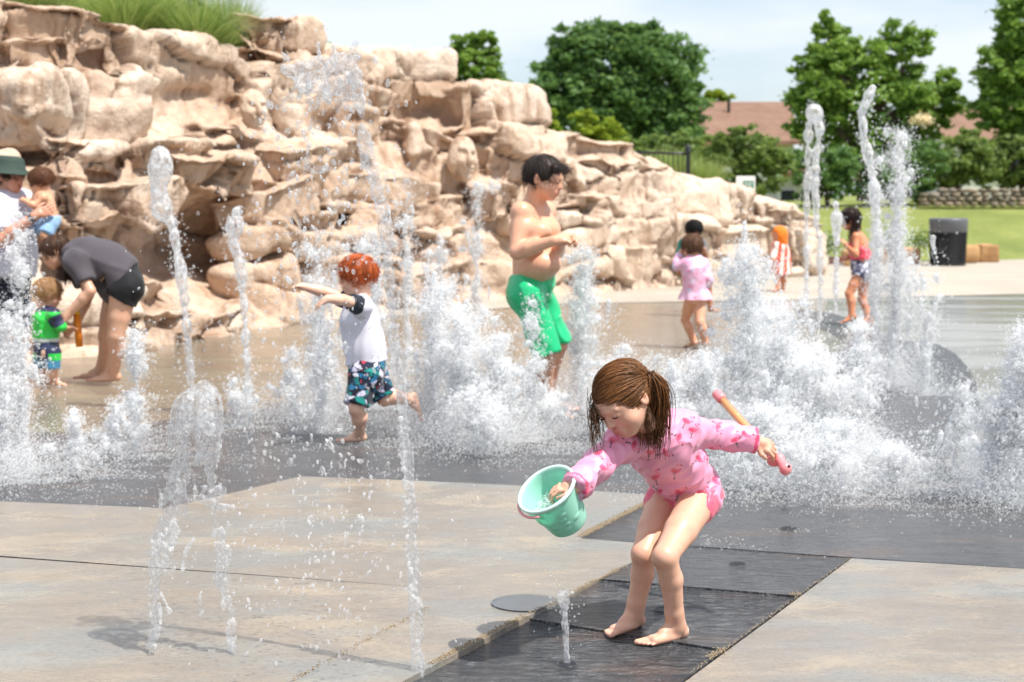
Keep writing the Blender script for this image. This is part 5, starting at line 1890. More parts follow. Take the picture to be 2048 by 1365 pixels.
# ---------------------------------------------------------------- red haired boy
def redhead():
    root = empty('person', G(716, 890), 'small red haired boy in white shirt and floral shorts running through the water', 'person')
    Y = 9.28
    J = frame(dict(fwd=V3(-.95, -.10, 0), pelvis=P(735, 738, Y), belly=P(730, 690, Y), chest=P(721, 640, Y), neck=P(718, 597, Y),
                   shL=P(722, 612, 9.14), shR=P(712, 610, 9.42), elL=P(686, 600, 9.02), wrL=P(655, 598, 8.88), elR=P(655, 586, 9.42), wrR=P(607, 574, 9.36),
                   hipL=P(728, 752, 9.20), hipR=P(742, 752, 9.36), knL=P(712, 818, 9.14), knR=P(768, 798, 9.36), anR=P(823, 800, 9.40)))
    J['anL'] = G(719, 886) + V3(0, 0, .045)
    J['kfL'] = V3(-1, 0, 0)
    J['kfR'] = V3(-.3, 0, -1)
    R = radii(1.05, 1.12)
    R.update(ch=.105, wa=.105, hp=.108, sh=.040)
    H = Head(P(713, 553, 9.27), (-.95, .16, -.12), (-.12, 0, .99), .212)
    feet = dict(L=(V3(-1, -.12, 0), V3(0, 0, 1), .155, 1), R=(V3(.25, -.1, -1), V3(-.95, 0, -.25), .155, -1))
    hands = dict(L=dict(d=V3(-.8, -.3, -.5), pn=V3(-.3, .1, -.9), thumb=V3(.1, .9, -.2), L=.10, curl=.35, thumb_in=.2),
                 R=dict(d=V3(-.95, 0, .1), pn=V3(.1, -.2, -.9), thumb=V3(0, -.9, .3), L=.10, curl=.9, thumb_in=.6))
    skin_body(root, J, R, H, hands, feet, '#ecc0a6', .0065, dep=.80)
    g = .010
    ps = torso_prims(J, R, g, .84)[:-2] + [E_(J['pelvis'], (R['hp'] + .005, R['hp'] + .005, .06), None, .05)]
    ps.append(('cut', P(735, 725, Y), V3(.15, 0, -1)))
    nd = V3(0, 0, 1)
    ps.append(E_(J['neck'] + nd * .035, (.05, .05, .05), None, .012, '-'))
    cloth(root, 'shirt', ps, .0065, '#e2e0ea', .012, 12, M_CLOTH, 6, stretch=V3(.2, 0, 1))
    for s in 'LR':
        p2 = arm_prims(J, R, s, .013, .62, .02) + [E_(J['sh' + s], (R['sh'] + .016,) * 3, None, .02)]
        d = (J['el' + s] - J['sh' + s]).normalized()
        p2.append(('cutl', J['sh' + s].lerp(J['el' + s], .58), d, .12))
        cloth(root, 'sleeve', p2, .0065, '#252a35', .003, 20, M_CLOTH, 7)
    def floral(V, N, col):
        d1, d2, i = cell_noise(V * np.array([20, 20, 30]) + .8 * np.stack([vnoise(V * 18), vnoise(V * 18 + 9), vnoise(V * 18 + 19)], 1), 5)
        pal = [lin(c)[:3] for c in ('#151a2c', '#1d6f80', '#d9d5e6', '#1f5f86', '#1d8a84', '#e6e3ef', '#131728', '#25739c', '#c9c6dd', '#1b2540', '#1d8a84', '#b23a4c')]
        k = np.clip((i * len(pal)).astype(int), 0, len(pal) - 1)
        c = np.array(pal, np.float32)[k]
        c[(d2 - d1) < .10] = pal[0]
        c[(np.abs(np.sin(d1 * 22)) < .25) & (d1 > .2)] *= .6
        col[:] = c
    ps = [C_(J['pelvis'], J['pelvis'] + V3(-.005, 0, .07), R['hp'] + .010, R['hp'] + .006, .04, '+', J['fwd'], .88)]
    for s, e in (('L', .92), ('R', .95)):
        ps += [E_(J['hip' + s] - J['fwd'] * R['hp'] * .2, (R['hp'] * .62 + .012,) * 3, None, .05), C_(J['hip' + s], J['hip' + s].lerp(J['kn' + s], e), R['th'] + .014, R['kn'] + .034, .04)]
        d = (J['kn' + s] - J['hip' + s]).normalized()
        ps.append(('cutl', J['hip' + s].lerp(J['kn' + s], e - .02), d, .11))
    ps.append(('cut', P(735, 716, Y), V3(-.15, 0, 1)))
    cloth(root, 'swim_shorts', ps, .006, '#1a2238', .006, 12, M_CLOTH, 8, paint=floral)
    short_hair(root, H, '#b5592a', .0065, front=.17, low=-.24, thick=1.05, amp=.022, freq=7, seed=5)
redhead()

# ---------------------------------------------------------------- woman bending
def woman():
    Y = 12.2
    root = empty('person', G(215, 770), 'barefoot woman in grey t-shirt and black shorts bending down to a toddler', 'person')
    J = frame(dict(fwd=V3(-.35, -.05, -.95), pelvis=P(243, 562, Y), belly=P(215, 530, Y), chest=P(172, 512, Y), neck=P(140, 505, Y),
                   shL=P(150, 525, 12.02), shR=P(150, 520, 12.38), elL=P(181, 582, 11.96), wrL=P(138, 628, 11.98), elR=P(178, 590, 12.38), wrR=P(152, 650, 12.25),
                   hipL=P(246, 590, 12.08), hipR=P(234, 590, 12.32), knL=P(232, 672, 12.06), knR=P(213, 672, 12.32)))
    J['anL'] = G(226, 768) + V3(0, 0, .075)
    J['anR'] = G(203, 762) + V3(0, 0, .075)
    J['kfL'] = J['kfR'] = V3(-1, 0, 0)
    R = radii(1.62, 1.05)
    R.update(hp=.165, wa=.135, ch=.145, th=.10, kn=.062, cf=.062, an=.040, ua=.048, el=.038, fa=.040)
    H = Head(P(110, 506, 12.2), (-.80, -.28, -.50), (-.52, 0, .80), .225)
    feet = dict(L=(V3(-1, -.1, 0), V3(0, 0, 1), .235, 1), R=(V3(-1, -.1, 0), V3(0, 0, 1), .235, -1))
    hands = dict(L=dict(d=V3(-.6, -.1, -.6), pn=V3(.3, .6, -.4), thumb=V3(-.6, .2, .6), L=.165, curl=.6, thumb_in=.5),
                 R=dict(d=V3(-.6, -.2, -.5), pn=V3(.3, -.6, -.4), thumb=V3(-.6, 0, .6), L=.165, curl=.7, thumb_in=.5))
    skin_body(root, J, R, H, hands, feet, '#dcae92', .009, dep=.80, child=False)
    sp = (J['pelvis'] - J['chest']).normalized()
    ps = torso_prims(J, R, .012, .86)[:-2]
    ps += [C_(J['belly'], J['pelvis'] + sp * .02, R['wa'] + .02, R['hp'] + .012, .08, '+', J['fwd'], .9)]
    for s in 'LR':
        ps += arm_prims(J, R, s, .022, .72, .05)
        d = (J['el' + s] - J['sh' + s]).normalized()
        ps.append(('cutl', J['sh' + s].lerp(J['el' + s], .70), d, .15))
    ps.append(('cut', P(258, 552, Y), V3(.85, 0, -.42)))
    cloth(root, 't_shirt', ps, .009, '#514b51', .014, 6, M_CLOTH, 9, stretch=V3(-1, 0, .6))
    ps = [E_(J['pelvis'], (R['hp'] * .95, R['hp'] + .012, R['hp'] * .85), None, .06)]
    for s in 'LR':
        ps += [E_(J['hip' + s] + V3(.045, 0, .05), (.115,) * 3, None, .06), C_(J['hip' + s], J['hip' + s].lerp(J['kn' + s], .30), R['th'] + .016, R['th'] + .014, .04)]
        d = (J['kn' + s] - J['hip' + s]).normalized()
        ps.append(('cutl', J['hip' + s].lerp(J['kn' + s], .16), d - V3(.3, 0, 0), .16))
    cloth(root, 'shorts', ps, .009, '#17171b', .006, 8, M_CLOTH, 10)
    ho = short_hair(root, H, '#4a3122', .009, front=.27, low=-.26, thick=1.02, amp=.015, freq=8, seed=7, fuzz=700, flat=.4)
    r = np.random.default_rng(3)
    S = []
    tt = np.linspace(0, 1, 10)
    for k in range(420):
        a = np.array(H.q(r.choice([-.3, .3]) + r.normal(0, .08), -.25 + r.normal(0, .12), -.05 + r.normal(0, .12)))
        b = np.array(P(128 + r.normal(0, 8), 556 + r.normal(0, 8), 12.2 + r.normal(0, .07)))
        m = (a + b) / 2 + np.array([.04, 0, .02]) + r.normal(0, .012, 3)
        S.append((1 - tt)[:, None] ** 2 * a + 2 * ((1 - tt) * tt)[:, None] * m + (tt ** 2)[:, None] * b)
    V, Q = strands(np.array(S), .0035, .001)
    mesh_np('hanging_hair', V, Q, M_HAIR, ho, True, (np.array(lin('#4a3122')[:3]) * np.repeat(r.uniform(.5, 1.4, 420), 30)[:, None]).astype(np.float32))['kind'] = 'stuff'
woman()
def orange_tube():
    a, b = P(153, 622, 12.05), P(159, 694, 12.05)
    e = empty('foam_water_tube', b, 'orange foam water tube with yellow end in front of the bending woman', 'water toy')
    d = (b - a)
    MB().tube([a, a + d * .12], .021, 16).build('end_grip', flat('tube_yellow', '#e0b21c', .5), e, True)
    MB().tube([a + d * .115, b], .026, 16).build('tube', flat('tube_orange', '#e07f16', .5), e, True)
orange_tube()

# ---------------------------------------------------------------- toddler
def toddler():
    Y = 12.05
    root = empty('person', G(97, 772), 'toddler in neon green and navy swim shirt standing before the bending woman', 'person')
    J = frame(dict(fwd=V3(.75, .45, 0), pelvis=P(93, 697, Y), belly=P(92, 668, Y), chest=P(92, 640, Y), neck=P(95, 615, Y),
                   shL=P(88, 630, 12.16), shR=P(108, 630, 11.95), elL=P(112, 655, 12.25), wrL=P(128, 648, 12.2), elR=P(119, 652, 11.95), wrR=P(136, 655, 12.0),
                   hipL=P(82, 708, 12.14), hipR=P(104, 708, 11.97), knL=P(82, 735, 12.12), knR=P(106, 738, 11.95)))
    J['anL'] = G(86, 771) + V3(0, 0, .04)
    J['anR'] = G(110, 774) + V3(0, 0, .04)
    R = radii(.80, 1.2)
    H = Head(P(98, 588, 12.05), (.80, .35, -.2), (.1, 0, .99), .20)
    feet = dict(L=(V3(.9, -.3, 0), V3(0, 0, 1), .13, -1), R=(V3(.9, -.3, 0), V3(0, 0, 1), .13, 1))
    hands = {s: dict(d=V3(.9, 0, .1), pn=V3(0, 0, -1), thumb=V3(0, 1 if s == 'R' else -1, .2), L=.085, curl=.6) for s in 'LR'}
    skin_body(root, J, R, H, hands, feet, '#e2b296', .0075, dep=.85)
    def paint(V, N, col):
        z = V[:, 2]
        col[:] = np.array(lin('#2fd04a')[:3])
        near = np.minimum(np.linalg.norm(V - np.array(J['shL'].lerp(J['elL'], .5)), axis=1), np.linalg.norm(V - np.array(J['shR'].lerp(J['elR'], .5)), axis=1))
        col[near < .062] = np.array(lin('#20264a')[:3])
        col[z > J['neck'].z - .025] = np.array(lin('#20264a')[:3])
        col[z < P(92, 676, Y).z] = np.array(lin('#d9e6df')[:3])
    ps = torso_prims(J, R, .008, .88)[:-2]
    for s in 'LR':
        ps += arm_prims(J, R, s, .010, 1.2, .02)
    ps.append(('cut', P(92, 684, Y), V3(0, 0, -1)))
    cloth(root, 'swim_shirt', ps, .007, '#2fd04a', .004, 14, M_SWIM, 11, paint=paint)
    def paint2(V, N, col):
        z = V[:, 2]
        col[:] = np.array(lin('#22284a')[:3])
        a, b, c = P(92, 704, Y).z, P(92, 718, Y).z, P(92, 712, Y).z
        col[(z < a) & (z > b) & (np.abs(V[:, 0] - P(92, 700, Y).x) > .06)] = np.array(lin('#2fd04a')[:3])
        col[z < b] = np.array(lin('#3d7ea0')[:3])
    ps = [C_(J['pelvis'], J['belly'], R['hp'] + .012, R['wa'] + .008, .03, '+', J['fwd'], .92)]
    for s in 'LR':
        ps += [E_(J['hip' + s], (R['hp'] * .66,) * 3, None, .03), C_(J['hip' + s], J['kn' + s], R['th'] + .010, R['kn'] + .020, .03)]
        ps.append(('cutl', J['kn' + s], V3(0, 0, -1), .09))
    ps.append(('cut', P(92, 681, Y), V3(0, 0, 1)))
    cloth(root, 'swim_shorts', ps, .007, '#22284a', .003, 14, M_SWIM, 12, paint=paint2)
    short_hair(root, H, '#b08a62', .0075, front=.2, low=-.22, thick=1.03, amp=.012, freq=8, seed=9)
toddler()

# ---------------------------------------------------------------- man with the hat, holding a baby
def man():
    Y = 12.9
    root = empty('person', G(20, 748), 'man in a dark green bucket hat and white t-shirt holding a baby', 'person')
    J = frame(dict(fwd=V3(.88, -.45, 0), pelvis=P(12, 560, Y), belly=P(14, 500, Y), chest=P(12, 435, Y), neck=P(14, 388, Y),
                   shR=P(-16, 408, 12.72), shL=P(40, 405, 13.1), elR=P(4, 480, 12.55), wrR=P(70, 432, 12.55), elL=P(62, 470, 13.15), wrL=P(88, 452, 12.98),
                   hipR=P(0, 590, 12.8), hipL=P(24, 590, 13.05), knR=P(10, 670, 12.75), knL=P(36, 668, 13.0)))
    J['anR'] = G(16, 752) + V3(0, 0, .085)
    J['anL'] = G(40, 744) + V3(0, 0, .085)
    R = radii(1.75, 1.12)
    R.update(wa=.19, hp=.185, ch=.19)
    H = Head(P(20, 353, 12.85), (.90, -.34, -.10), (.05, 0, 1), .25)
    feet = dict(R=(V3(.8, -.6, 0), V3(0, 0, 1), .27, 1), L=(V3(.8, -.5, 0), V3(0, 0, 1), .27, -1))
    hands = dict(R=dict(d=V3(.9, .2, .35), pn=V3(-.1, .9, .1), thumb=V3(-.3, 0, .9), L=.19, curl=.4, thumb_in=.3),
                 L=dict(d=V3(.8, -.5, .1), pn=V3(0, -.1, 1), thumb=V3(.3, .8, .2), L=.19, curl=.4, thumb_in=.3))
    skin_body(root, J, R, H, hands, feet, '#d39a80', .010, dep=.80, child=False)
    ps = torso_prims(J, R, .016, .84)[:-2] + [C_(J['pelvis'] + V3(0, 0, -.02), J['belly'], R['hp'] + .03, R['wa'] + .025, .1, '+', J['fwd'], .86)]
    for s in 'LR':
        ps += arm_prims(J, R, s, .028, .85, .05)
        d = (J['el' + s] - J['sh' + s]).normalized()
        ps.append(('cutl', J['sh' + s].lerp(J['el' + s], .82), d, .17))
    ps.append(('cut', P(12, 552, Y), V3(0, 0, -1)))
    ps.append(E_(J['neck'] + V3(0, 0, .05), (.07, .07, .07), None, .02, '-'))
    cloth(root, 't_shirt', ps, .010, '#d6d5e2', .014, 5, M_CLOTH, 13, stretch=V3(0, 0, 1))
    def paint(V, N, col):
        n = vnoise(V * 26) + .5 * vnoise(V * 60)
        col[n > .32] = np.array(lin('#5a6478')[:3])
        col[n > .55] = np.array(lin('#c9ccd4')[:3])
    ps = [C_(J['pelvis'], J['belly'], R['hp'] + .012, R['wa'], .06, '+', J['fwd'], .86)]
    for s in 'LR':
        ps += [C_(J['hip' + s], J['kn' + s] + V3(0, 0, .05), R['th'] + .03, R['th'] * .95, .05)]
        ps.append(('cutl', J['kn' + s] + V3(0, 0, .06), V3(0, 0, -1), .2))
    ps.append(('cut', P(12, 545, Y), V3(0, 0, 1)))
    cloth(root, 'patterned_shorts', ps, .010, '#1a1e2c', .010, 7, M_CLOTH, 14, paint=paint)
    short_hair(root, H, '#3d2c22', .010, front=.10, low=-.24, thick=1.0, amp=.01, seed=2)
    # bucket hat
    M_ = Matrix.Translation(H.q(0, -.06, .21)) @ (H.u - H.f * .02).to_track_quat('Z', 'Y').to_matrix().to_4x4()
    h = H.hh
    pr = [(.001, .42 * h), (.26 * h, .415 * h), (.41 * h, .36 * h), (.46 * h, .26 * h), (.52 * h, .02 * h), (.74 * h, -.11 * h), (.75 * h, -.12 * h), (.735 * h, -.13 * h), (.51 * h, -.02 * h), (.49 * h, .0)]
    MB().lathe(pr, M_, 40).build('bucket_hat', flat('hat_green', '#33443c', .85, .15, 40), root, True)
    # wrist watch
    d = (J['wrR'] - J['elR']).normalized()
    MB().lathe([(.037, -.014), (.041, -.012), (.041, .012), (.037, .014)], Matrix.Translation(J['wrR'] - d * .03) @ d.to_track_quat('Z', 'Y').to_matrix().to_4x4(), 20, True).build('wrist_watch', M_BLACK, root, True)
man()
def baby():
    Y = 12.78
    root = empty('person', P(92, 462, Y), 'curly haired baby in pale blue shorts carried on the man\'s arm', 'person')
    J = frame(dict(fwd=V3(-.80, -.35, 0), pelvis=P(96, 438, Y), belly=P(90, 420, Y), chest=P(84, 402, Y), neck=P(80, 386, Y),
                   shR=P(78, 396, 12.92), shL=P(86, 396, 12.66), elL=P(68, 412, 12.62), wrL=P(50, 402, 12.62), elR=P(64, 405, 12.95), wrR=P(50, 398, 12.92),
                   hipL=P(98, 446, 12.68), hipR=P(92, 446, 12.9), knL=P(88, 470, 12.60), knR=P(80, 465, 12.95), anL=P(98, 500, 12.62), anR=P(88, 492, 13.0)))
    R = radii(.74, 1.25)
    H = Head(P(80, 364, 12.78), (-.88, -.15, -.25), (-.15, 0, .98), .185)
    feet = dict(L=(V3(-.7, -.2, -.6), V3(-.5, 0, .8), .115, 1), R=(V3(-.7, -.2, -.6), V3(-.5, 0, .8), .115, -1))
    hands = {s: dict(d=V3(-.9, 0, .3), pn=V3(-.2, .8 if s == 'L' else -.8, -.2), thumb=V3(0, 0, 1), L=.08, curl=.5) for s in 'LR'}
    skin_body(root, J, R, H, hands, feet, '#dba684', .0085, dep=.88)
    ps = [C_(J['pelvis'], J['belly'], R['hp'] + .012, R['wa'] + .008, .03, '+', J['fwd'], .95)]
    for s in 'LR':
        ps += [E_(J['hip' + s], (R['hp'] * .7,) * 3, None, .03), C_(J['hip' + s], J['kn' + s], R['th'] + .016, R['kn'] + .026, .03)]
        ps.append(('cutl', J['kn' + s], (J['kn' + s] - J['hip' + s]).normalized(), .08))
    ps.append(('cut', P(92, 428, Y), V3(.2, 0, 1)))
    cloth(root, 'shorts', ps, .0085, '#8fb3d8', .005, 12, M_CLOTH, 15)
    short_hair(root, H, '#6e4730', .008, front=.2, low=-.24, thick=1.06, amp=.05, freq=7, curly=True, seed=4)
baby()

# ---------------------------------------------------------------- far children
def pink_child():
    Y = 15.1
    root = empty('person', G(1392, 692), 'small girl in pale pink ruffled swimsuit holding a hand to her head', 'person')
    J = frame(dict(fwd=V3(-.45, .85, 0), pelvis=P(1390, 582, Y), belly=P(1391, 560, Y), chest=P(1390, 536, Y), neck=P(1386, 516, Y),
                   shL=P(1374, 528, 15.06), shR=P(1406, 528, 15.12), elL=P(1353, 534, 15.1), wrL=P(1359, 508, 15.14), elR=P(1417, 556, 15.06), wrR=P(1420, 584, 15.15),
                   hipL=P(1383, 598, 15.08), hipR=P(1398, 598, 15.12), knL=P(1370, 640, 15.2), knR=P(1400, 645, 15.0), anR=P(1410, 682, 15.06), anL=P(1388, 684, 15.2)))
    J['kfL'] = J['kfR'] = V3(-.5, .8, 0)
    R = radii(1.02, 1.12)
    H = Head(P(1383, 494, 15.12), (-.55, .80, -.15), (-.05, .1, .99), .205)
    feet = dict(L=(V3(-.5, .8, -.2), V3(0, .2, 1), .15, -1), R=(V3(-.5, .8, 0), V3(0, 0, 1), .15, 1))
    hands = dict(L=dict(d=V3(.3, .1, .9), pn=V3(.9, 0, -.2), thumb=V3(0, -.9, 0), L=.10, curl=.3), R=dict(d=V3(.3, 0, -.9), pn=V3(-.9, 0, 0), thumb=V3(0, .9, 0), L=.10, curl=.3))
    skin_body(root, J, R, H, hands, feet, '#dba585', .009, dep=.80)
    ps = torso_prims(J, R, .008, .84)
    for s in 'LR':
        ps += arm_prims(J, R, s, .010, 1.85 if s == 'L' else 1.2, .02)
    ps.append(('cut', P(1390, 596, Y), V3(0, 0, -1)))
    def paint(V, N, col):
        n = vnoise(V * 28)
        col[n > .35] = np.array(lin('#dcd0ea')[:3])
        col[n < -.4] = np.array(lin('#ef9fc0')[:3])
    cloth(root, 'swimsuit', ps, .008, '#efb9d3', .004, 12, M_SWIM, 16, paint=paint)
    c = P(1391, 574, Y)
    prof, M_ = [], Matrix.Translation(c)
    vs_, fs = [], []
    n = 72
    for i, (rr, z) in enumerate([(.100, .02), (.122, -.03), (.142, -.075), (.150, -.115)]):
        for k in range(n):
            a = 2 * math.pi * k / n
            w = 1 + (.02 + .06 * i / 3) * math.sin(a * 9 + math.sin(a * 2))
            vs_.append(c + V3(rr * w * math.cos(a), rr * w * .82 * math.sin(a), z))
    for i in range(3):
        for k in range(n):
            fs.append((i * n + k, i * n + (k + 1) % n, (i + 1) * n + (k + 1) % n, (i + 1) * n + k))
    MB().add(vs_, fs).build('ruffle_skirt', flat('pale_pink', '#f0bdd6', .5, .1, 40), root, True)
    short_hair(root, H, '#6b4c38', .009, front=.2, low=-.33, thick=1.05, amp=.015, seed=3)
pink_child()

def dark_child():
    Y = 19.2
    root = empty('person', G(1400, 628), 'dark haired child in grey and teal top partly hidden behind the pink ruffled girl', 'person')
    J = frame(dict(fwd=V3(-.5, .75, -.3), pelvis=P(1398, 540, Y), belly=P(1393, 520, Y), chest=P(1386, 500, Y), neck=P(1384, 480, Y),
                   shL=P(1366, 488, 19.2), shR=P(1402, 486, 19.2), elL=P(1358, 515, 19.25), wrL=P(1358, 540, 19.2), elR=P(1411, 512, 19.15), wrR=P(1408, 498, 19.0),
                   hipL=P(1392, 555, 19.2), hipR=P(1405, 553, 19.2), knL=P(1390, 590, 19.2), knR=P(1412, 588, 19.1), anR=P(1422, 618, 19.1), anL=P(1390, 622, 19.3)))
    R = radii(1.05, 1.1)
    H = Head(P(1386, 461, 19.1), (-.6, .75, -.2), (0, .2, .98), .20)
    feet = dict(L=(V3(-.5, .8, 0), V3(0, 0, 1), .15, -1), R=(V3(.6, -.4, 0), V3(0, 0, 1), .15, 1))
    hands = {s: dict(d=V3(0, .2, -.9), pn=V3(0, .9, 0), thumb=V3(1 if s == 'L' else -1, 0, 0), L=.10, curl=.4) for s in 'LR'}
    skin_body(root, J, R, H, hands, feet, '#b97c5a', .011, dep=.8)
    def paint(V, N, col):
        z = (V[:, 2] * 34) % 1
        col[z > .5] = np.array(lin('#8b8f94')[:3])
        col[V[:, 0] < P(1368, 500, Y).x] = np.array(lin('#1d9a92')[:3])
    ps = torso_prims(J, R, .010, .84)[:-2]
    for s in 'LR':
        ps += arm_prims(J, R, s, .012, .7, .02)
    ps.append(('cut', P(1396, 535, Y), V3(0, 0, -1)))
    cloth(root, 'striped_top', ps, .010, '#63676c', .005, 10, M_CLOTH, 17, paint=paint)
    ps = [C_(J['pelvis'], J['belly'], R['hp'] + .012, R['wa'], .03, '+', J['fwd'], .9)]
    for s in 'LR':
        ps += [C_(J['hip' + s], J['hip' + s].lerp(J['kn' + s], .8), R['th'] + .014, R['kn'] + .03, .03)]
    ps.append(('cut', P(1396, 532, Y), V3(0, 0, 1)))
    cloth(root, 'shorts', ps, .010, '#23262d', .005, 10, M_CLOTH, 18)
    short_hair(root, H, '#191514', .010, front=.2, low=-.25, thick=1.1, amp=.04, freq=6, curly=True, seed=8)
dark_child()

def hooded_child():
    Y = 24.0
    root = empty('person', G(1560, 585), 'child in an orange hood and red striped towel near the end of the rock wall', 'person')
    J = frame(dict(fwd=V3(-.8, -.5, 0), pelvis=P(1562, 527, Y), belly=P(1561, 512, Y), chest=P(1559, 498, Y), neck=P(1558, 487, Y),
                   shL=P(1554, 493, 23.9), shR=P(1566, 493, 24.1), elL=P(1550, 510, 23.85), wrL=P(1548, 520, 23.7), elR=P(1570, 510, 24.15), wrR=P(1568, 522, 24.0),
                   hipL=P(1558, 538, 23.95), hipR=P(1566, 538, 24.05), knL=P(1556, 556, 23.9), knR=P(1566, 556, 24.0)))
    J['anL'] = G(1554, 584) + V3(0, 0, .04)
    J['anR'] = G(1566, 583) + V3(0, 0, .04)
    R = radii(.95, 1.1)
    H = Head(P(1558, 470, 23.95), (-.85, -.4, -.1), (0, 0, 1), .20)
    feet = {s: (V3(-.8, -.5, 0), V3(0, 0, 1), .14, 1) for s in 'LR'}
    hands = {s: dict(d=V3(-.6, -.3, -.5), pn=V3(0, .5, -.5), thumb=V3(-.5, .5, .3), L=.09, curl=.5) for s in 'LR'}
    skin_body(root, J, R, H, hands, feet, '#c98d70', .012, dep=.85)
    def paint(V, N, col):
        a = np.arctan2(V[:, 0] - J['chest'].x, V[:, 1] - J['chest'].y)
        col[(np.sin(a * 9 + V[:, 2] * 6) > .1)] = np.array(lin('#d9502e')[:3])
    ps = torso_prims(J, R, .022, .95) + [C_(J['chest'], P(1562, 548, Y), .115, .165, .05)]
    for s in 'LR':
        ps += arm_prims(J, R, s, .022, 1.6, .03)
    ps.append(('cut', P(1562, 548, Y), V3(0, 0, -1)))
    cloth(root, 'striped_towel', ps, .011, '#e9dcd4', .010, 8, M_CLOTH, 19, paint=paint)
    h = H.hh
    hp_ = [E_(H.q(0, -.08, .10), (.47 * h, .54 * h, .52 * h), H.R, .02), C_(H.q(0, -.14, -.1), H.q(0, -.16, -.55), .42 * h, .46 * h, .08), E_(H.q(0, .60, -.10), (.34 * h, .45 * h, .46 * h), H.R, .03, '-')]
    cloth(root, 'hood', hp_, .011, '#ee7d22', .006, 9, M_CLOTH, 20)
hooded_child()

def right_girl():
    Y = 17.8
    root = empty('person', G(1718, 648), 'dark haired girl in coral halter swimsuit and speckled shorts stepping on the far pavement', 'person')
    J = frame(dict(fwd=V3(-.90, .15, -.15), pelvis=P(1724, 532, Y), belly=P(1722, 512, Y), chest=P(1716, 486, Y), neck=P(1708, 462, Y),
                   shL=P(1712, 474, 17.66), shR=P(1716, 472, 17.96), elL=P(1712, 510, 17.56), wrL=P(1692, 492, 17.5), elR=P(1706, 512, 18.0), wrR=P(1680, 520, 17.98),
                   hipL=P(1720, 548, 17.7), hipR=P(1730, 548, 17.9), knL=P(1698, 588, 17.66), knR=P(1724, 598, 17.9)))
    J['anL'] = P(1704, 632, 17.62)
    J['anR'] = G(1738, 650) + V3(0, 0, .05)
    J['kfL'] = J['kfR'] = V3(-1, 0, .1)
    R = radii(1.2, 1.05)
    H = Head(P(1699, 440, 17.78), (-.86, .22, -.36), (-.3, 0, .95), .215)
    feet = dict(L=(V3(-.9, -.1, -.35), V3(-.3, 0, .95), .18, 1), R=(V3(-.95, -.2, 0), V3(0, 0, 1), .18, -1))
    hands = dict(L=dict(d=V3(-.5, -.1, .8), pn=V3(-.5, .6, -.3), thumb=V3(.3, .5, .5), L=.12, curl=.6), R=dict(d=V3(-.9, 0, -.2), pn=V3(0, -.3, -.9), thumb=V3(0, -.9, .3), L=.12, curl=.3))
    skin_body(root, J, R, H, hands, feet, '#cf8a64', .010, dep=.78)
    ps = torso_prims(J, R, .008, .82)[:3] + [('cut', P(1716, 492, Y), V3(.35, 0, 1)), ('cut', P(1720, 520, Y), V3(0, 0, -1))]
    cloth(root, 'swim_top', ps, .009, '#ee4f62', .004, 14, M_SWIM, 21)
    def paint(V, N, col):
        n = vnoise(V * 34)
        col[n > .15] = np.array(lin('#9a9cb4')[:3])
        col[n > .5] = np.array(lin('#e6e4ee')[:3])
    ps = [C_(J['pelvis'], J['belly'], R['hp'] + .014, R['wa'] + .012, .03, '+', J['fwd'], .92)]
    for s in 'LR':
        ps += [E_(J['hip' + s] - J['fwd'] * .03, (R['hp'] * .72,) * 3, None, .03), C_(J['hip' + s], J['hip' + s].lerp(J['kn' + s], .2), R['th'] + .016, R['th'] + .018, .03)]
    ps += [('cut', P(1722, 504, Y), V3(0, 0, 1))]
    for s in 'LR':
        ps.append(('cutl', J['hip' + s].lerp(J['kn' + s], .18), (J['kn' + s] - J['hip' + s]).normalized(), .11))
    cloth(root, 'swim_shorts', ps, .009, '#3f3d58', .005, 12, M_SWIM, 22, paint=paint)
    MB().tube([J['neck'] + V3(.05, -.03, .02), J['neck'] + V3(.075, 0, -.06), J['chest'] + V3(.10, 0, -.02)], .008, 6).build('halter_strap', flat('coral_strap', '#ee4f62', .5), root, True)
    ho = short_hair(root, H, '#2c1b16', .010, front=.2, low=-.34, thick=1.06, amp=.02, seed=6)
    r = np.random.default_rng(9)
    tt = np.linspace(0, 1, 8)
    S = []
    for k in range(320):
        a = np.array(H.q(r.normal(0, .22), -.3 + r.normal(0, .1), .0 + r.normal(0, .15)))
        b = np.array(P(1706 + r.normal(0, 5), 474 + r.normal(0, 9), 17.76 + r.normal(0, .06)))
        m = (a + b) / 2 + np.array([.03, 0, .01]) + r.normal(0, .01, 3)
        S.append((1 - tt)[:, None] ** 2 * a + 2 * ((1 - tt) * tt)[:, None] * m + (tt ** 2)[:, None] * b)
    V, Q = strands(np.array(S), .005, .001)
    mesh_np('wet_hair', V, Q, M_HAIR, ho, True, np.repeat(np.array([lin('#2c1b16')[:3]]), len(V), 0).astype(np.float32))['kind'] = 'stuff'
right_girl()
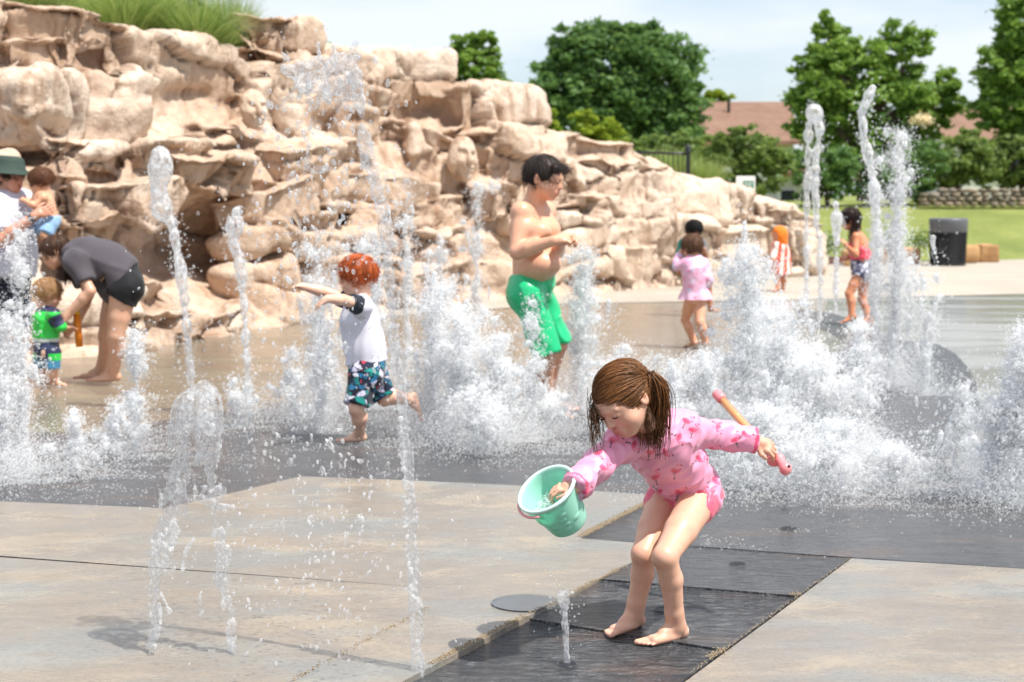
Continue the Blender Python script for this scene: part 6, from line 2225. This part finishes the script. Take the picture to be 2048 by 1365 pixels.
# ------------------------------------------------------------------ water
def m_foam():
    t = NT('white_water')
    d = t.n('BsdfDiffuse', {'Color': (.985, .99, .995, 1)}).outputs[0]
    x = t.n('BsdfTranslucent', {'Color': (.99, .995, 1, 1)}).outputs[0]
    m = t.n('MixShader', {0: .5, 1: d, 2: x}).outputs[0]
    g = t.n('BsdfGlossy', {'Color': (1, 1, 1, 1), 'Roughness': .08}).outputs[0]
    ft = t.math('MULTIPLY', t.n('Fresnel', {'IOR': 1.33}).outputs[0], t.math('SUBTRACT', 1.0, t.n('NewGeometry').outputs['Backfacing']))
    m = t.n('MixShader', {0: ft, 1: m, 2: g}).outputs[0]
    return t.done(t.n('MixShader', {0: .63, 1: m, 2: t.n('BsdfTransparent').outputs[0]}).outputs[0])
def m_water(name, white, see, rough=.02):
    t = NT(name)
    gl = t.n('BsdfRefraction', {'Color': (1, 1, 1, 1), 'IOR': 1.33, 'Roughness': rough}).outputs[0]
    tr = t.n('BsdfTransparent', {'Color': (.985, .99, 1, 1)}).outputs[0]
    gl = t.n('MixShader', {0: see, 1: gl, 2: tr}).outputs[0]
    d = t.n('BsdfDiffuse', {'Color': (.985, .99, .995, 1)}).outputs[0]
    x = t.n('BsdfTranslucent', {'Color': (.985, .99, 1, 1)}).outputs[0]
    w = t.n('MixShader', {0: .5, 1: d, 2: x}).outputs[0]
    n = t.noise(t.coord('Object', (1, 1, .45)), 46, 4, .7)
    m = t.n('MixShader', {0: t.rng(n, .40, .66, white * .12, min(1, white * 1.9)), 1: gl, 2: w}).outputs[0]
    f = t.math('MULTIPLY', t.n('Fresnel', {'IOR': 1.33}).outputs[0], t.math('SUBTRACT', 1.0, t.n('NewGeometry').outputs['Backfacing']))
    return t.done(t.n('MixShader', {0: f, 1: m, 2: t.n('BsdfGlossy', {'Color': (1, 1, 1, 1), 'Roughness': .03}).outputs[0]}).outputs[0])
M_FOAM = m_foam()
M_CLEAR = m_water('clear_water', .27, .90)
M_MILKY = m_water('milky_water', .92, .7)

def point_group(mat):
    ng = bpy.data.node_groups.new('points_' + mat.name, 'GeometryNodeTree')
    ng.interface.new_socket('Geometry', in_out='INPUT', socket_type='NodeSocketGeometry')
    ng.interface.new_socket('Geometry', in_out='OUTPUT', socket_type='NodeSocketGeometry')
    a = ng.nodes.new('NodeGroupInput')
    b = ng.nodes.new('NodeGroupOutput')
    m = ng.nodes.new('GeometryNodeMeshToPoints')
    r = ng.nodes.new('GeometryNodeInputNamedAttribute')
    r.data_type = 'FLOAT'
    r.inputs['Name'].default_value = 'rad'
    s = ng.nodes.new('GeometryNodeSetMaterial')
    s.inputs['Material'].default_value = mat
    ng.links.new(a.outputs[0], m.inputs['Mesh'])
    ng.links.new(r.outputs['Attribute'], m.inputs['Radius'])
    ng.links.new(m.outputs[0], s.inputs[0])
    ng.links.new(s.outputs[0], b.inputs[0])
    return ng
PG = {}
def points(name, C, R, mat, parent=None):
    me = bpy.data.meshes.new(name)
    me.vertices.add(len(C))
    me.vertices.foreach_set('co', np.asarray(C, np.float32).ravel())
    a = me.attributes.new('rad', 'FLOAT', 'POINT')
    a.data.foreach_set('value', np.asarray(R, np.float32))
    me.update()
    o = link_mesh(name, me, mat, parent)
    if mat.name not in PG:
        PG[mat.name] = point_group(mat)
    md = o.modifiers.new('points', 'NODES')
    md.node_group = PG[mat.name]
    o['kind'] = 'stuff'
    return o

def liquid(name, C, R, k, h, mat, parent, amp=.001, fr=60, it=1):
    C, R = np.asarray(C, np.float64), np.asarray(R, np.float64)
    m = R.max() + k + 3 * h
    f = Field(C.min(0) - m, C.max(0) + m, h)
    f.spheres(C, R, k)
    V, Q = f.mesh()
    if len(V) == 0:
        return None
    V = relax(V, Q, it)
    N = vnormals(V, Q)
    V = V + N * (amp * (vnoise(V * fr) + .6 * vnoise(V * fr * 2.3)))[:, None]
    o = mesh_np(name, V, Q, mat, parent)
    o['kind'] = 'stuff'
    return o

GRAV = 9.8
def plume_pts(base, H, spread, npk, npp, r, rmin, rmax, lean=(0, 0), up_bias=.6, tight=1.0):
    """Ballistic packets thrown up from base to height <= H."""
    Cs, Rs, heads, hr = [], [], [], []
    for k in range(npk):
        hk = H * (r.uniform(.30, 1.0) ** .8)
        v0 = math.sqrt(2 * GRAV * hk)
        T = v0 / GRAV
        a = r.uniform(0, 2 * math.pi)
        sp = spread * abs(r.normal(0, .55)) / T
        vx, vy = math.cos(a) * sp + lean[0] / T, math.sin(a) * sp + lean[1] / T
        tc = T * (r.uniform(.05, 1.0) if r.random() < up_bias else r.uniform(.9, 1.9))
        dt = T * r.uniform(.04, .22)
        t = tc + r.normal(0, 1, npp) * dt * .5
        t = np.clip(t, .005, 1.98 * T)
        sg = (.006 + .034 * t / max(T, .1) * H ** .3) * tight
        x = base.x + vx * t + r.normal(0, 1, npp) * sg + .012 * np.sin(t * 60 + k)
        y = base.y + vy * t + r.normal(0, 1, npp) * sg
        z = v0 * t - .5 * GRAV * t * t + r.normal(0, 1, npp) * sg * .8
        Cs.append(np.stack([x, y, z], 1))
        Rs.append(np.exp(r.normal(0, .45, npp)) * (rmin + (rmax - rmin) * r.random(npp) ** 3))
        n = 7
        tt = np.clip(tc + np.linspace(-.5, .5, n) * dt, .005, None)
        heads.append(np.stack([base.x + vx * tt + .012 * np.sin(tt * 60 + k), base.y + vy * tt, v0 * tt - .5 * GRAV * tt * tt], 1))
        hr.append(r.uniform(.55, 1.0) * np.linspace(.6, 1.2, n)[::(1 if tc < T else -1)])
    C, R = np.concatenate(Cs), np.clip(np.concatenate(Rs), rmin * .4, rmax * 1.6)
    hC, hR = np.concatenate(heads), np.concatenate(hr)
    g = C[:, 2] > .004
    gh = hC[:, 2] > .0
    return C[g], R[g], hC[gh], hR[gh], np.array(heads)

SPLASH = []
def jet(label, bx, by, top, spread, npk=60, npp=140, seed=0, lean=0, rmin=.0014, rmax=.0064, body=.017, mat=None, h=None, foam=1.0, tight=1.0, group='white water jets of the splash pad', up=.6, wide=.5):
    r = np.random.default_rng(100 + seed)
    b = G(bx, by)
    Y = b.y
    H = P(bx, top, Y).z
    sc = Y / F_PX
    e = empty('water_jet', b, label, 'water jet', group)
    npp = int(npp * 1.7)
    C, R, hC, hR, hd = plume_pts(b, H, spread * sc, npk, npp, r, rmin, rmax, (lean * sc, 0), up, tight)
    # splash where it falls back
    n = int(npk * npp * .75 * foam)
    a = r.uniform(0, 2 * math.pi, n)
    q = np.abs(r.normal(0, 1, n)) * (spread * sc * wide + .12)
    S = np.stack([b.x + np.cos(a) * q, b.y + np.sin(a) * q, np.abs(r.normal(0, 1, n)) * .085 * (1 + H) * np.exp(-q * 1.2) + .003], 1)
    C = np.concatenate([C, S])
    R = np.concatenate([R, rmin + (rmax - rmin) * .7 * r.random(n) ** 3])
    points('spray', C, R, M_FOAM, e)
    liquid('splash', hC, hR * body, body * .8, h or max(.006, body * .33), mat or M_MILKY, e, body * .10, 1.2 / body)
    # stretched threads of water along the flight of each packet
    S = np.repeat(hd, 5, 0)
    S = S + r.normal(0, 1, (len(S), 1, 3)) * np.array([.022, .022, .03]) + r.normal(0, .0025, S.shape)
    cut = r.integers(0, 3, len(S))
    S = np.stack([np.linspace(0, 1, 6)[:, None] * (p[min(6, c + 3)] - p[c]) + p[c] + .004 * np.sin(np.arange(6)[:, None] * 1.7 + c) for p, c in zip(S, cut)])
    S = S[(S[:, :, 2] > .01).all(1)]
    if len(S):
        Vt, Qt = strands(S, .0042, .0012, 4)
        mesh_np('water_thread', Vt, Qt, M_FOAM, e)['kind'] = 'stuff'
    SPLASH.append((b.x, b.y, spread * sc + .25))
    return e

# left group
jet('tall spray in front of the man at the left edge, glassy at the top', 48, 962, 425, 30, 32, 120, 1, -4)
jet('dense white jet cut by the left frame edge', 10, 965, 640, 70, 75, 170, 2)
jet('short frothy jet between the left edge spray and the woman', 150, 950, 810, 50, 20, 110, 3)
jet('frothy jet in front of the woman, with a thin column rising past her legs', 272, 908, 610, 22, 28, 110, 4, up=.7)
jet('low spatter jet beside the frothy jet in front of the woman', 235, 912, 800, 46, 20, 100, 5)
jet('splash in the gap behind the clear arching jet', 478, 852, 760, 60, 18, 90, 6)
# behind and around the red haired boy
jet('hazy plume just left of the red haired boy, behind his arms', 640, 815, 478, 50, 60, 130, 7)
jet('plume rising right behind the head of the red haired boy', 745, 820, 440, 60, 70, 130, 8)
jet('thin splashing jet at the knees of the red haired boy', 650, 862, 640, 40, 34, 100, 9)
jet('low wide splash left of the red haired boy', 585, 835, 680, 50, 26, 90, 10)
jet('white jet right of the red haired boy, close behind the tall foreground stream', 868, 870, 530, 50, 80, 150, 11)
jet('white jet left of the green shorts, second from the boy', 925, 885, 600, 60, 85, 160, 12)
jet('bushy white jet at the legs of the boy in green shorts', 1000, 885, 665, 56, 75, 160, 13)
jet('low white splash in front of the feet of the boy in green shorts', 960, 905, 770, 80, 46, 150, 14)
jet('splash finger leaping up in front of the green shorts', 1062, 882, 600, 20, 26, 100, 15)
jet('wide white plume behind the boy in green shorts, on his right', 1160, 822, 490, 48, 80, 150, 16)
jet('low white jet behind the head of the girl in pink', 1240, 880, 690, 70, 60, 150, 17)
jet('faint thin plume in front of the rock, left of the boy in green shorts', 815, 740, 355, 30, 36, 70, 18, up=.7)
jet('faint thin plume nearest behind the back of the boy in green shorts', 952, 735, 340, 34, 40, 70, 19, up=.7)
jet('faint plume between the two thin plumes by the rock', 880, 740, 435, 36, 36, 70, 20)
jet('low splash hiding the feet of the boy in green shorts', 1092, 868, 775, 50, 34, 150, 36)
# right group
jet('tallest broad plume right of the pink ruffled girl', 1495, 900, 470, 66, 140, 170, 21)
jet('broad white jet between the pink ruffled girl and the tallest broad plume', 1412, 905, 700, 66, 76, 160, 22)
jet('pointed white jet just right of the tallest broad plume', 1560, 930, 600, 66, 95, 160, 23)
jet('thick white jet below the running girl in coral', 1650, 925, 690, 60, 80, 160, 24)
jet('thick white jet right of the one below the running girl', 1712, 915, 650, 46, 66, 150, 25)
jet('low white splash behind the squirter toy', 1520, 975, 800, 110, 70, 170, 26)
jet('low white splash right of the squirter toy', 1660, 985, 840, 110, 55, 160, 27)
jet('low white jet just behind the girl in pink, right of her head', 1345, 905, 700, 60, 60, 140, 28)
jet('tall splashing plume before the broad tree, left of the trash can', 1788, 775, 255, 34, 110, 110, 29)
jet('column leaning up to a bent tip in front of the broad tree', 1748, 765, 300, 22, 40, 80, 30, up=.8)
jet('broken falling spray right of the tall splashing plume', 1850, 790, 545, 34, 34, 70, 31)
jet('massive white jet cut by the right frame edge', 2040, 1005, 655, 58, 120, 180, 32)
jet('white jet just left of the massive jet at the right edge', 1994, 1000, 800, 38, 44, 140, 33)
jet('splash with stringy fingers over the dark curved paving', 1925, 965, 770, 26, 14, 80, 34)
jet('low foam splash over the dark paving right of the toy', 1790, 980, 890, 70, 26, 130, 35)

def path_spheres(path, r0, step=.4, jit=.15, lump=.5, r=None):
    """path: (px, py, Y, radius factor)."""
    pts = [np.array(P(*p[:3])) for p in path]
    C, R = [], []
    for i in range(len(pts) - 1):
        a, b = pts[i], pts[i + 1]
        fa, fb = path[i][3], path[i + 1][3]
        n = max(2, int(np.linalg.norm(b - a) / (r0 * step)))
        for k in range(n):
            t = k / n
            rr = r0 * (fa + (fb - fa) * t) * (1 + lump * vnoise(np.array([[i * 3.1 + t * n * .13, fa * 7, 2.2]]))[0])
            C.append(a + (b - a) * t + r.normal(0, 1, 3) * r0 * jit)
            R.append(max(rr, r0 * .12))
    return C, R

# thin far jets: strings of drops
def string_jet(label, path, r0, seed, mat=None, n_drop=260):
    r = np.random.default_rng(seed)
    Y = path[0][2]
    b = P(*path[0][:3])
    e = empty('water_jet', Vector((b.x, b.y, 0)), label, 'water jet', 'thin string jets')
    C, R = path_spheres(path, r0, .5, .25, .8, r)
    C, R = np.array(C), np.array(R)
    keep = r.random(len(C)) < .88
    liquid('stream', C[keep], R[keep], r0 * .9, max(.005, r0 * .35), mat or M_MILKY, e, r0 * .15, .8 / r0)
    i = r.integers(0, len(C), n_drop)
    D = C[i] + r.normal(0, 1, (n_drop, 3)) * np.array([2.6, 2.6, 3.0]) * r0
    D = D[D[:, 2] > .01]
    points('spray', D, r.uniform(.15, .5, len(D)) * r0, M_FOAM, e)
    return e
string_jet('thin jet with a rounded bulb top in front of the rock cave, left', [(384, 800, 10.6, .7), (378, 700, 10.6, .8), (368, 600, 10.6, 1.2), (358, 520, 10.6, 1.3), (345, 450, 10.6, 1.5), (325, 420, 10.6, 2.8), (316, 380, 10.6, 2.2), (322, 330, 10.6, 2.6), (320, 300, 10.6, 1.5)], .020, 41, n_drop=500)
string_jet('thin jet with a teardrop top in front of the rock cave, right', [(500, 840, 10.4, .7), (494, 720, 10.4, .8), (488, 600, 10.4, .8), (478, 520, 10.4, 1.1), (466, 490, 10.4, 2.2), (470, 450, 10.4, 2.4), (474, 418, 10.4, 1.0)], .020, 42, n_drop=420)
string_jet('thin vertical jet before the trees, left one beside the notice sign', [(1614, 640, 17.0, .8), (1613, 500, 17.0, .8), (1614, 400, 17.0, .9), (1616, 300, 17.0, 1.0), (1618, 250, 17.0, 1.6), (1626, 222, 17.0, 2.6), (1640, 250, 17.0, 1.4), (1634, 300, 17.0, 1.1), (1628, 360, 17.0, 2.2), (1632, 400, 17.0, 1.2), (1634, 470, 17.0, .6)], .022, 43, n_drop=500)
string_jet('thin broken jet just left of the running girl in coral', [(1672, 625, 16.6, .7), (1672, 560, 16.6, .7), (1674, 480, 16.6, 1.2), (1673, 430, 16.6, 2.0), (1672, 405, 16.6, 1.0)], .022, 44, n_drop=260)
string_jet('thin broken jet between the wall end and the running girl', [(1640, 640, 17.2, .8), (1641, 560, 17.2, .7), (1640, 520, 17.2, 1.5), (1641, 470, 17.2, .7)], .022, 45, n_drop=180)
string_jet('bent tip of water above the leaning column before the broad tree', [(1752, 600, 11.9, 1.2), (1756, 520, 11.9, 1.0), (1752, 430, 11.9, 1.1), (1748, 370, 11.9, 1.3), (1738, 320, 11.9, 1.0), (1728, 270, 11.9, .7), (1726, 220, 11.9, 1.0), (1736, 195, 11.9, 1.1), (1746, 172, 11.9, .8)], .022, 46, n_drop=420)
string_jet('single finger of water above the tallest broad plume', [(1486, 500, 9.1, 1.2), (1490, 470, 9.1, .8), (1489, 440, 9.1, .7), (1492, 425, 9.1, .5)], .014, 47, n_drop=80)
string_jet('stringy arc of water left of the massive right edge jet', [(1950, 960, 8.0, 1.6), (1945, 880, 8.0, 1.8), (1938, 830, 8.0, 1.0), (1926, 800, 8.0, .9), (1936, 770, 8.0, .8), (1946, 748, 8.0, .7)], .014, 48, n_drop=160)
string_jet('second stringy arc of water over the curved dark paving', [(1912, 950, 8.0, 1.0), (1906, 900, 8.0, 1.0), (1898, 850, 8.0, .8), (1912, 822, 8.0, .9), (1935, 818, 8.0, 1.0)], .013, 49, n_drop=160)

# foreground: tall leaning stream with a crown of splash
def tall_stream():
    r = np.random.default_rng(5)
    Y = 4.78
    e = empty('water_jet', G(838, 1372), 'tall clear stream in the foreground bursting into a splash crown above the rock skyline', 'water jet')
    path = [(842, 1480, Y, 1.1), (836, 1365, Y, 1.0), (834, 1260, Y, .95), (828, 1150, Y, .9), (822, 1040, Y, .8), (814, 920, Y, .75), (804, 800, Y, .62), (794, 690, Y, .6), (783, 590, Y, .62), (772, 500, Y, .8),
            (766, 440, Y, 1.0), (752, 390, Y, 1.1), (744, 350, Y, .9), (736, 310, Y, .8), (730, 280, Y, .75), (722, 258, Y, .95), (720, 246, Y, .5)]
    C, R = path_spheres(path, .0105, .34, .30, .6, r)
    for sdx in range(5):
        ph = r.uniform(0, 6)
        q = [(p[0] + 9 * p[3] * math.sin(p[1] * .011 + ph) + r.normal(0, 2), p[1] + r.uniform(-20, 20), p[2] + .012 * math.cos(p[1] * .013 + ph), p[3]) for p in path[:-2]]
        C1, R1 = path_spheres(q, .0062, .45, .5, .9, r)
        kk = r.random(len(C1)) < .8
        C += [c for c, z in zip(C1, kk) if z]
        R += [c for c, z in zip(R1, kk) if z]
    for a, b, n in (((724, 232), (716, 195), 14), ((716, 195), (712, 150), 20)):
        for t in np.linspace(0, 1, n):
            C.append(np.array(P(a[0] + (b[0] - a[0]) * t, a[1] + (b[1] - a[1]) * t, Y)))
            R.append(.006 + .012 * t)
    # twin thread
    C2, R2 = path_spheres([(824, 1200, Y - .02, .5), (806, 950, Y - .02, .35), (800, 830, Y - .02, .4)], .0165, .5, .3, .6, r)
    C += C2
    R += R2
    # crown: a torn sheet with drips
    for k in range(900):
        u, v = r.random(), r.random()
        x = 568 + u * (150 + 14 * vnoise(np.array([[v * 5, 2.2, 8.8]]))[0])
        wob = 9 * vnoise(np.array([[x * .06, 1.1, 4.2]]))[0]
        lo = 128 - 30 * max(0, u - .15) ** .8 + wob + 12 * max(0, .18 - u) * 5
        hi = 132 + 62 * min(1, u * 2.2) ** .7 + 22 * max(0, u - .8) * 3 + 16 * vnoise(np.array([[x * .09, 7.7, 2.2]]))[0]
        y = lo + (hi - lo) * v
        if vnoise(np.array([[x * .05, y * .06, 3.3]]))[0] > .42 + .3 * (1 - v):
            continue
        C.append(np.array(P(x, y, Y + .06 * math.sin(u * 4 + v * 2.5) + r.normal(0, .008))))
        R.append(r.uniform(.0040, .0098))
    drips = [(600, 160, 555, 215), (605, 165, 598, 195), (640, 180, 632, 215), (660, 190, 655, 205), (680, 195, 676, 222), (640, 120, 636, 88), (672, 110, 668, 92), (705, 100, 712, 84), (575, 118, 566, 108), (655, 175, 650, 196), (692, 200, 690, 216), (620, 160, 612, 178)]
    for x0, y0, x1, y1 in drips:
        n = 10
        for t in np.linspace(0, 1, n):
            C.append(np.array(P(x0 + (x1 - x0) * t, y0 + (y1 - y0) * t + 3 * math.sin(t * 3), Y + .03)))
            R.append(.0075 * (1 - .6 * t) + (.004 if t > .9 else 0))
    liquid('stream', C, R, .0065, .0031, M_CLEAR, e, .0026, 110)
    # bubbles and drops around it
    D, DR = [], []
    Ca = np.array(C)
    for k in range(900):
        c = Ca[r.integers(len(Ca))]
        D.append(c + r.normal(0, 1, 3) * np.array([.03, .03, .05]) * r.uniform(.3, 1.6))
        DR.append(r.uniform(.0008, .0035))
    points('spray', D, DR, M_CLEAR, e)
tall_stream()

def arch_jet():
    r = np.random.default_rng(6)
    Y = 4.95
    e = empty('water_jet', G(390, 1372), 'clear glassy jet with a rounded dome splitting into two falling legs, left foreground', 'water jet')
    C, R = [], []
    def sheet(x0, y0, x1, y1, wa, wb, n, rr=(.0030, .0066), dep=.02, hole=.52):
        for k in range(n):
            t, q = r.random(), r.uniform(-1, 1)
            x = x0 + (x1 - x0) * t + q * (wa + (wb - wa) * t) + 6 * math.sin(t * 7 + x0)
            y = y0 + (y1 - y0) * t
            if vnoise(np.array([[x * .055, y * .022, x0]]))[0] > hole:
                continue
            C.append(np.array(P(x, y, Y + dep * math.sin(q * 2 + t * 5) + r.normal(0, .004))))
            R.append(r.uniform(*rr))
    # dome skin, lopsided
    for k in range(1500):
        a, b = r.uniform(0, 2 * math.pi), r.uniform(-.35, 1)
        rad = math.sqrt(max(0, 1 - max(b, 0) ** 2.4))
        x = 390 + (50 if math.cos(a) > 0 else 46) * rad * math.cos(a) + 7 * b + 3 * vnoise(np.array([[a * 2, b * 3, 1.]]))[0]
        y = 842 - (70 + 8 * math.cos(a)) * b
        if b < .1 and vnoise(np.array([[a * 1.6, b * 4, 5.]]))[0] > .15:
            continue
        C.append(np.array(P(x, y, Y + .066 * rad * math.sin(a))))
        R.append(r.uniform(.0040, .0072))
    sheet(362, 840, 352, 1000, 18, 20, 420)
    sheet(428, 840, 428, 985, 12, 16, 300)
    sheet(400, 850, 405, 930, 16, 10, 200, hole=.2)
    sheet(352, 985, 318, 1150, 24, 26, 420)
    sheet(385, 995, 420, 1000, 14, 12, 160)
    sheet(368, 1000, 340, 1100, 16, 10, 180, hole=.2)
    sheet(318, 1150, 296, 1340, 10, 9, 260)
    sheet(296, 1320, 284, 1430, 9, 14, 180)
    sheet(428, 985, 424, 1020, 16, 10, 90)
    sheet(440, 1085, 452, 1190, 12, 15, 240)
    sheet(452, 1190, 466, 1430, 10, 9, 320)
    sheet(424, 1000, 440, 1100, 8, 8, 130)
    sheet(344, 980, 322, 1110, 34, 20, 200, hole=.1)
    sheet(436, 980, 448, 1120, 18, 18, 120, hole=.05)
    for x0, y0, x1, y1 in ((360, 950, 368, 985), (384, 940, 392, 985), (400, 1000, 410, 975), (318, 1180, 342, 1225), (388, 1080, 372, 1100), (440, 1010, 470, 1015), (345, 980, 330, 950), (428, 1040, 430, 1072), (372, 1105, 364, 1140), (402, 1185, 398, 1230)):
        for t in np.linspace(0, 1, 9):
            C.append(np.array(P(x0 + (x1 - x0) * t + r.normal(0, 1.5), y0 + (y1 - y0) * t, Y)))
            R.append(.0055 * (1 - .55 * t) + (.0045 if t > .85 else 0))
    liquid('stream', C, R, .0068, .0030, M_CLEAR, e, .0024, 110)
    D, DR = [], []
    Ca = np.array(C)
    for k in range(900):
        c = Ca[r.integers(len(Ca))]
        D.append(c + r.normal(0, 1, 3) * np.array([.035, .04, .05]) * r.uniform(.3, 1.8))
        DR.append(r.uniform(.0008, .0034))
    points('spray', D, DR, M_CLEAR, e)
arch_jet()

def small_jet():
    r = np.random.default_rng(7)
    b = G(1135, 1329, -.018)
    Y = b.y
    e = empty('water_jet', b, 'short clear jet bubbling up from the nozzle hole left of the girl\'s feet', 'water jet')
    C, R = path_spheres([(1135, 1328, Y, .8), (1133, 1290, Y, .75), (1131, 1250, Y, .95), (1129, 1222, Y, 1.0), (1130, 1205, Y, 1.6), (1127, 1190, Y, 1.7), (1133, 1180, Y, .8)], .0095, .4, .22, .5, r)
    for k in range(26):
        C.append(np.array(P(1128 + r.normal(0, 8), 1198 + r.normal(0, 9), Y + r.normal(0, .012))))
        R.append(r.uniform(.003, .008))
    liquid('stream', C, R, .006, .0026, M_CLEAR, e, .0010, 90)
    D = np.array([P(1128 + r.normal(0, 26), 1215 + r.normal(0, 40), Y + r.normal(0, .05)) for k in range(150)])
    D = D[D[:, 2] > .004]
    points('spray', D, r.uniform(.0008, .0034, len(D)), M_CLEAR, e)
small_jet()

# falling drops between camera and boys: each a little egg shaped body, joined (too many to count)
def drops():
    r = np.random.default_rng(12)
    bm = bmesh.new()
    bmesh.ops.create_icosphere(bm, subdivisions=2, radius=1)
    T = np.array([v.co[:] for v in bm.verts])
    Fc = np.array([[v.index for v in f.verts] for f in bm.faces])
    bm.free()
    Vs, Fs = [], []
    spots = []
    for k in range(620):
        spots.append((r.normal(640, 90), r.uniform(150, 1350), r.uniform(4.5, 6.2), r.uniform(.0015, .0068)))
    for k in range(260):
        spots.append((r.normal(640, 70), r.uniform(190, 560), r.uniform(4.6, 5.2), r.uniform(.002, .0075)))
    for k in range(420):
        spots.append((r.uniform(250, 1000), r.uniform(500, 1360), r.uniform(4.6, 6.5), r.uniform(.0010, .0042)))
    for k in range(260):
        spots.append((r.uniform(470, 760), r.uniform(850, 1330), r.uniform(4.6, 5.6), r.uniform(.0015, .0062)))
    for k in range(160):
        spots.append((r.uniform(1750, 2048), r.uniform(640, 1000), r.uniform(7.0, 8.5), r.uniform(.003, .010)))
    spots += [(615, 325, 4.78, .011), (637, 340, 4.78, .012), (582, 352, 4.78, .010), (660, 412, 4.78, .010), (540, 210, 4.78, .010), (568, 214, 4.78, .010), (750, 120, 4.78, .009), (577, 560, 5.2, .011), (583, 520, 5.2, .009), (660, 890, 5.2, .010), (580, 925, 5.0, .011), (530, 905, 5.0, .008), (645, 940, 5.0, .009)]
    for x, y, Y, s in spots:
        p = np.array(P(x, y, Y))
        if p[2] < .03:
            continue
        st = r.uniform(1.0, 1.9)
        q = T * np.array([s, s, s * st]) * (1 + .16 * vnoise(T * 1.5 + r.uniform(0, 50)))[:, None]
        tilt = r.normal(0, .25)
        q[:, 0] += q[:, 2] * tilt
        Fs.append(Fc + sum(len(v) for v in Vs) if False else Fc + len(Vs) * len(T))
        Vs.append(q + p)
    o = mesh_np('water_drops', np.concatenate(Vs), np.concatenate(Fs), M_CLEAR)
    tag(o, 'loose drops of water falling in front of the boys and the rock wall', 'water drops', kind='stuff')
drops()

# foam and bubbles running over the paving
def ground_foam():
    r = np.random.default_rng(14)
    Cs, Rs = [], []
    for x, y, w in SPLASH:
        n = int(6500 * min(w, 1.0))
        a = r.uniform(0, 2 * math.pi, n)
        q = np.abs(r.normal(0, 1, n)) * (w * .8 + .08)
        C = np.stack([x + np.cos(a) * q * 1.5, y + np.sin(a) * q, np.zeros(n)], 1)
        s = fbm(C * np.array([3.5, 8, 1]) + 3, 3)
        keep = s > (-.25 + .35 * q / (w + .2))
        Cs.append(C[keep])
        Rs.append((.0011 + .0042 * r.random(keep.sum()) ** 3))
    C, R = np.concatenate(Cs), np.concatenate(Rs)
    # sparse bubbles drifting on the near slate
    B = []
    while len(B) < 2000:
        px, py = r.uniform(0, 2048), r.uniform(840, 1130)
        g = G(px, py)
        if (py < 960 or (px > 1400 and py < 1100)) and fbm(np.array([[g.x * 2.5, g.y * 6, 1]]), 2)[0] > .25 + max(0, (py - 1000)) / 260:
            B.append(np.array(g))
    C = np.concatenate([C, np.array(B)])
    R = np.concatenate([R, r.uniform(.0012, .004, len(B))])
    C[:, 2] = R * .35
    tag(points('ground_foam', C, R, M_FOAM), 'white foam and bubbles washing over the dark paving around the jets', 'foam', kind='stuff')
ground_foam()

# sand caught along the slab edges
def sand():
    r = np.random.default_rng(15)
    M_SAND = flat('sand_grain', '#9c8a70', .9, .4, 300)
    C = []
    for (x0, y0), (x1, y1), n, w in (((1162, 1075), (1299, 1005), 1500, 5), ((860, 1330), (1050, 1234), 700, 5), ((1060, 1228), (1110, 1205), 120, 5), ((1420, 1318), (1450, 1301), 160, 7), ((1150, 1185), (1250, 1135), 300, 4), ((1585, 1192), (1600, 1190), 60, 5), ((560, 1375), (860, 1215), 200, 4), ((1380, 1350), (1700, 1120), 260, 3)):
        for k in range(n):
            t = r.random()
            c = np.array(G(x0 + (x1 - x0) * t + r.normal(0, w), y0 + (y1 - y0) * t - abs(r.normal(0, w * .5))))
            C.append(c)
    C = np.array(C)
    R = r.uniform(.0007, .0024, len(C))
    C[:, 2] = R * .5 + np.abs(r.normal(0, .002, len(C)))
    tag(points('sand', C, R, M_SAND), 'coarse sand caught along the joints of the paving slabs', 'sand', kind='stuff')
sand()

tag(points('bucket_froth', FROTH[0][0], FROTH[0][1], M_FOAM), 'white frothy water inside the mint bucket', 'froth', kind='stuff')
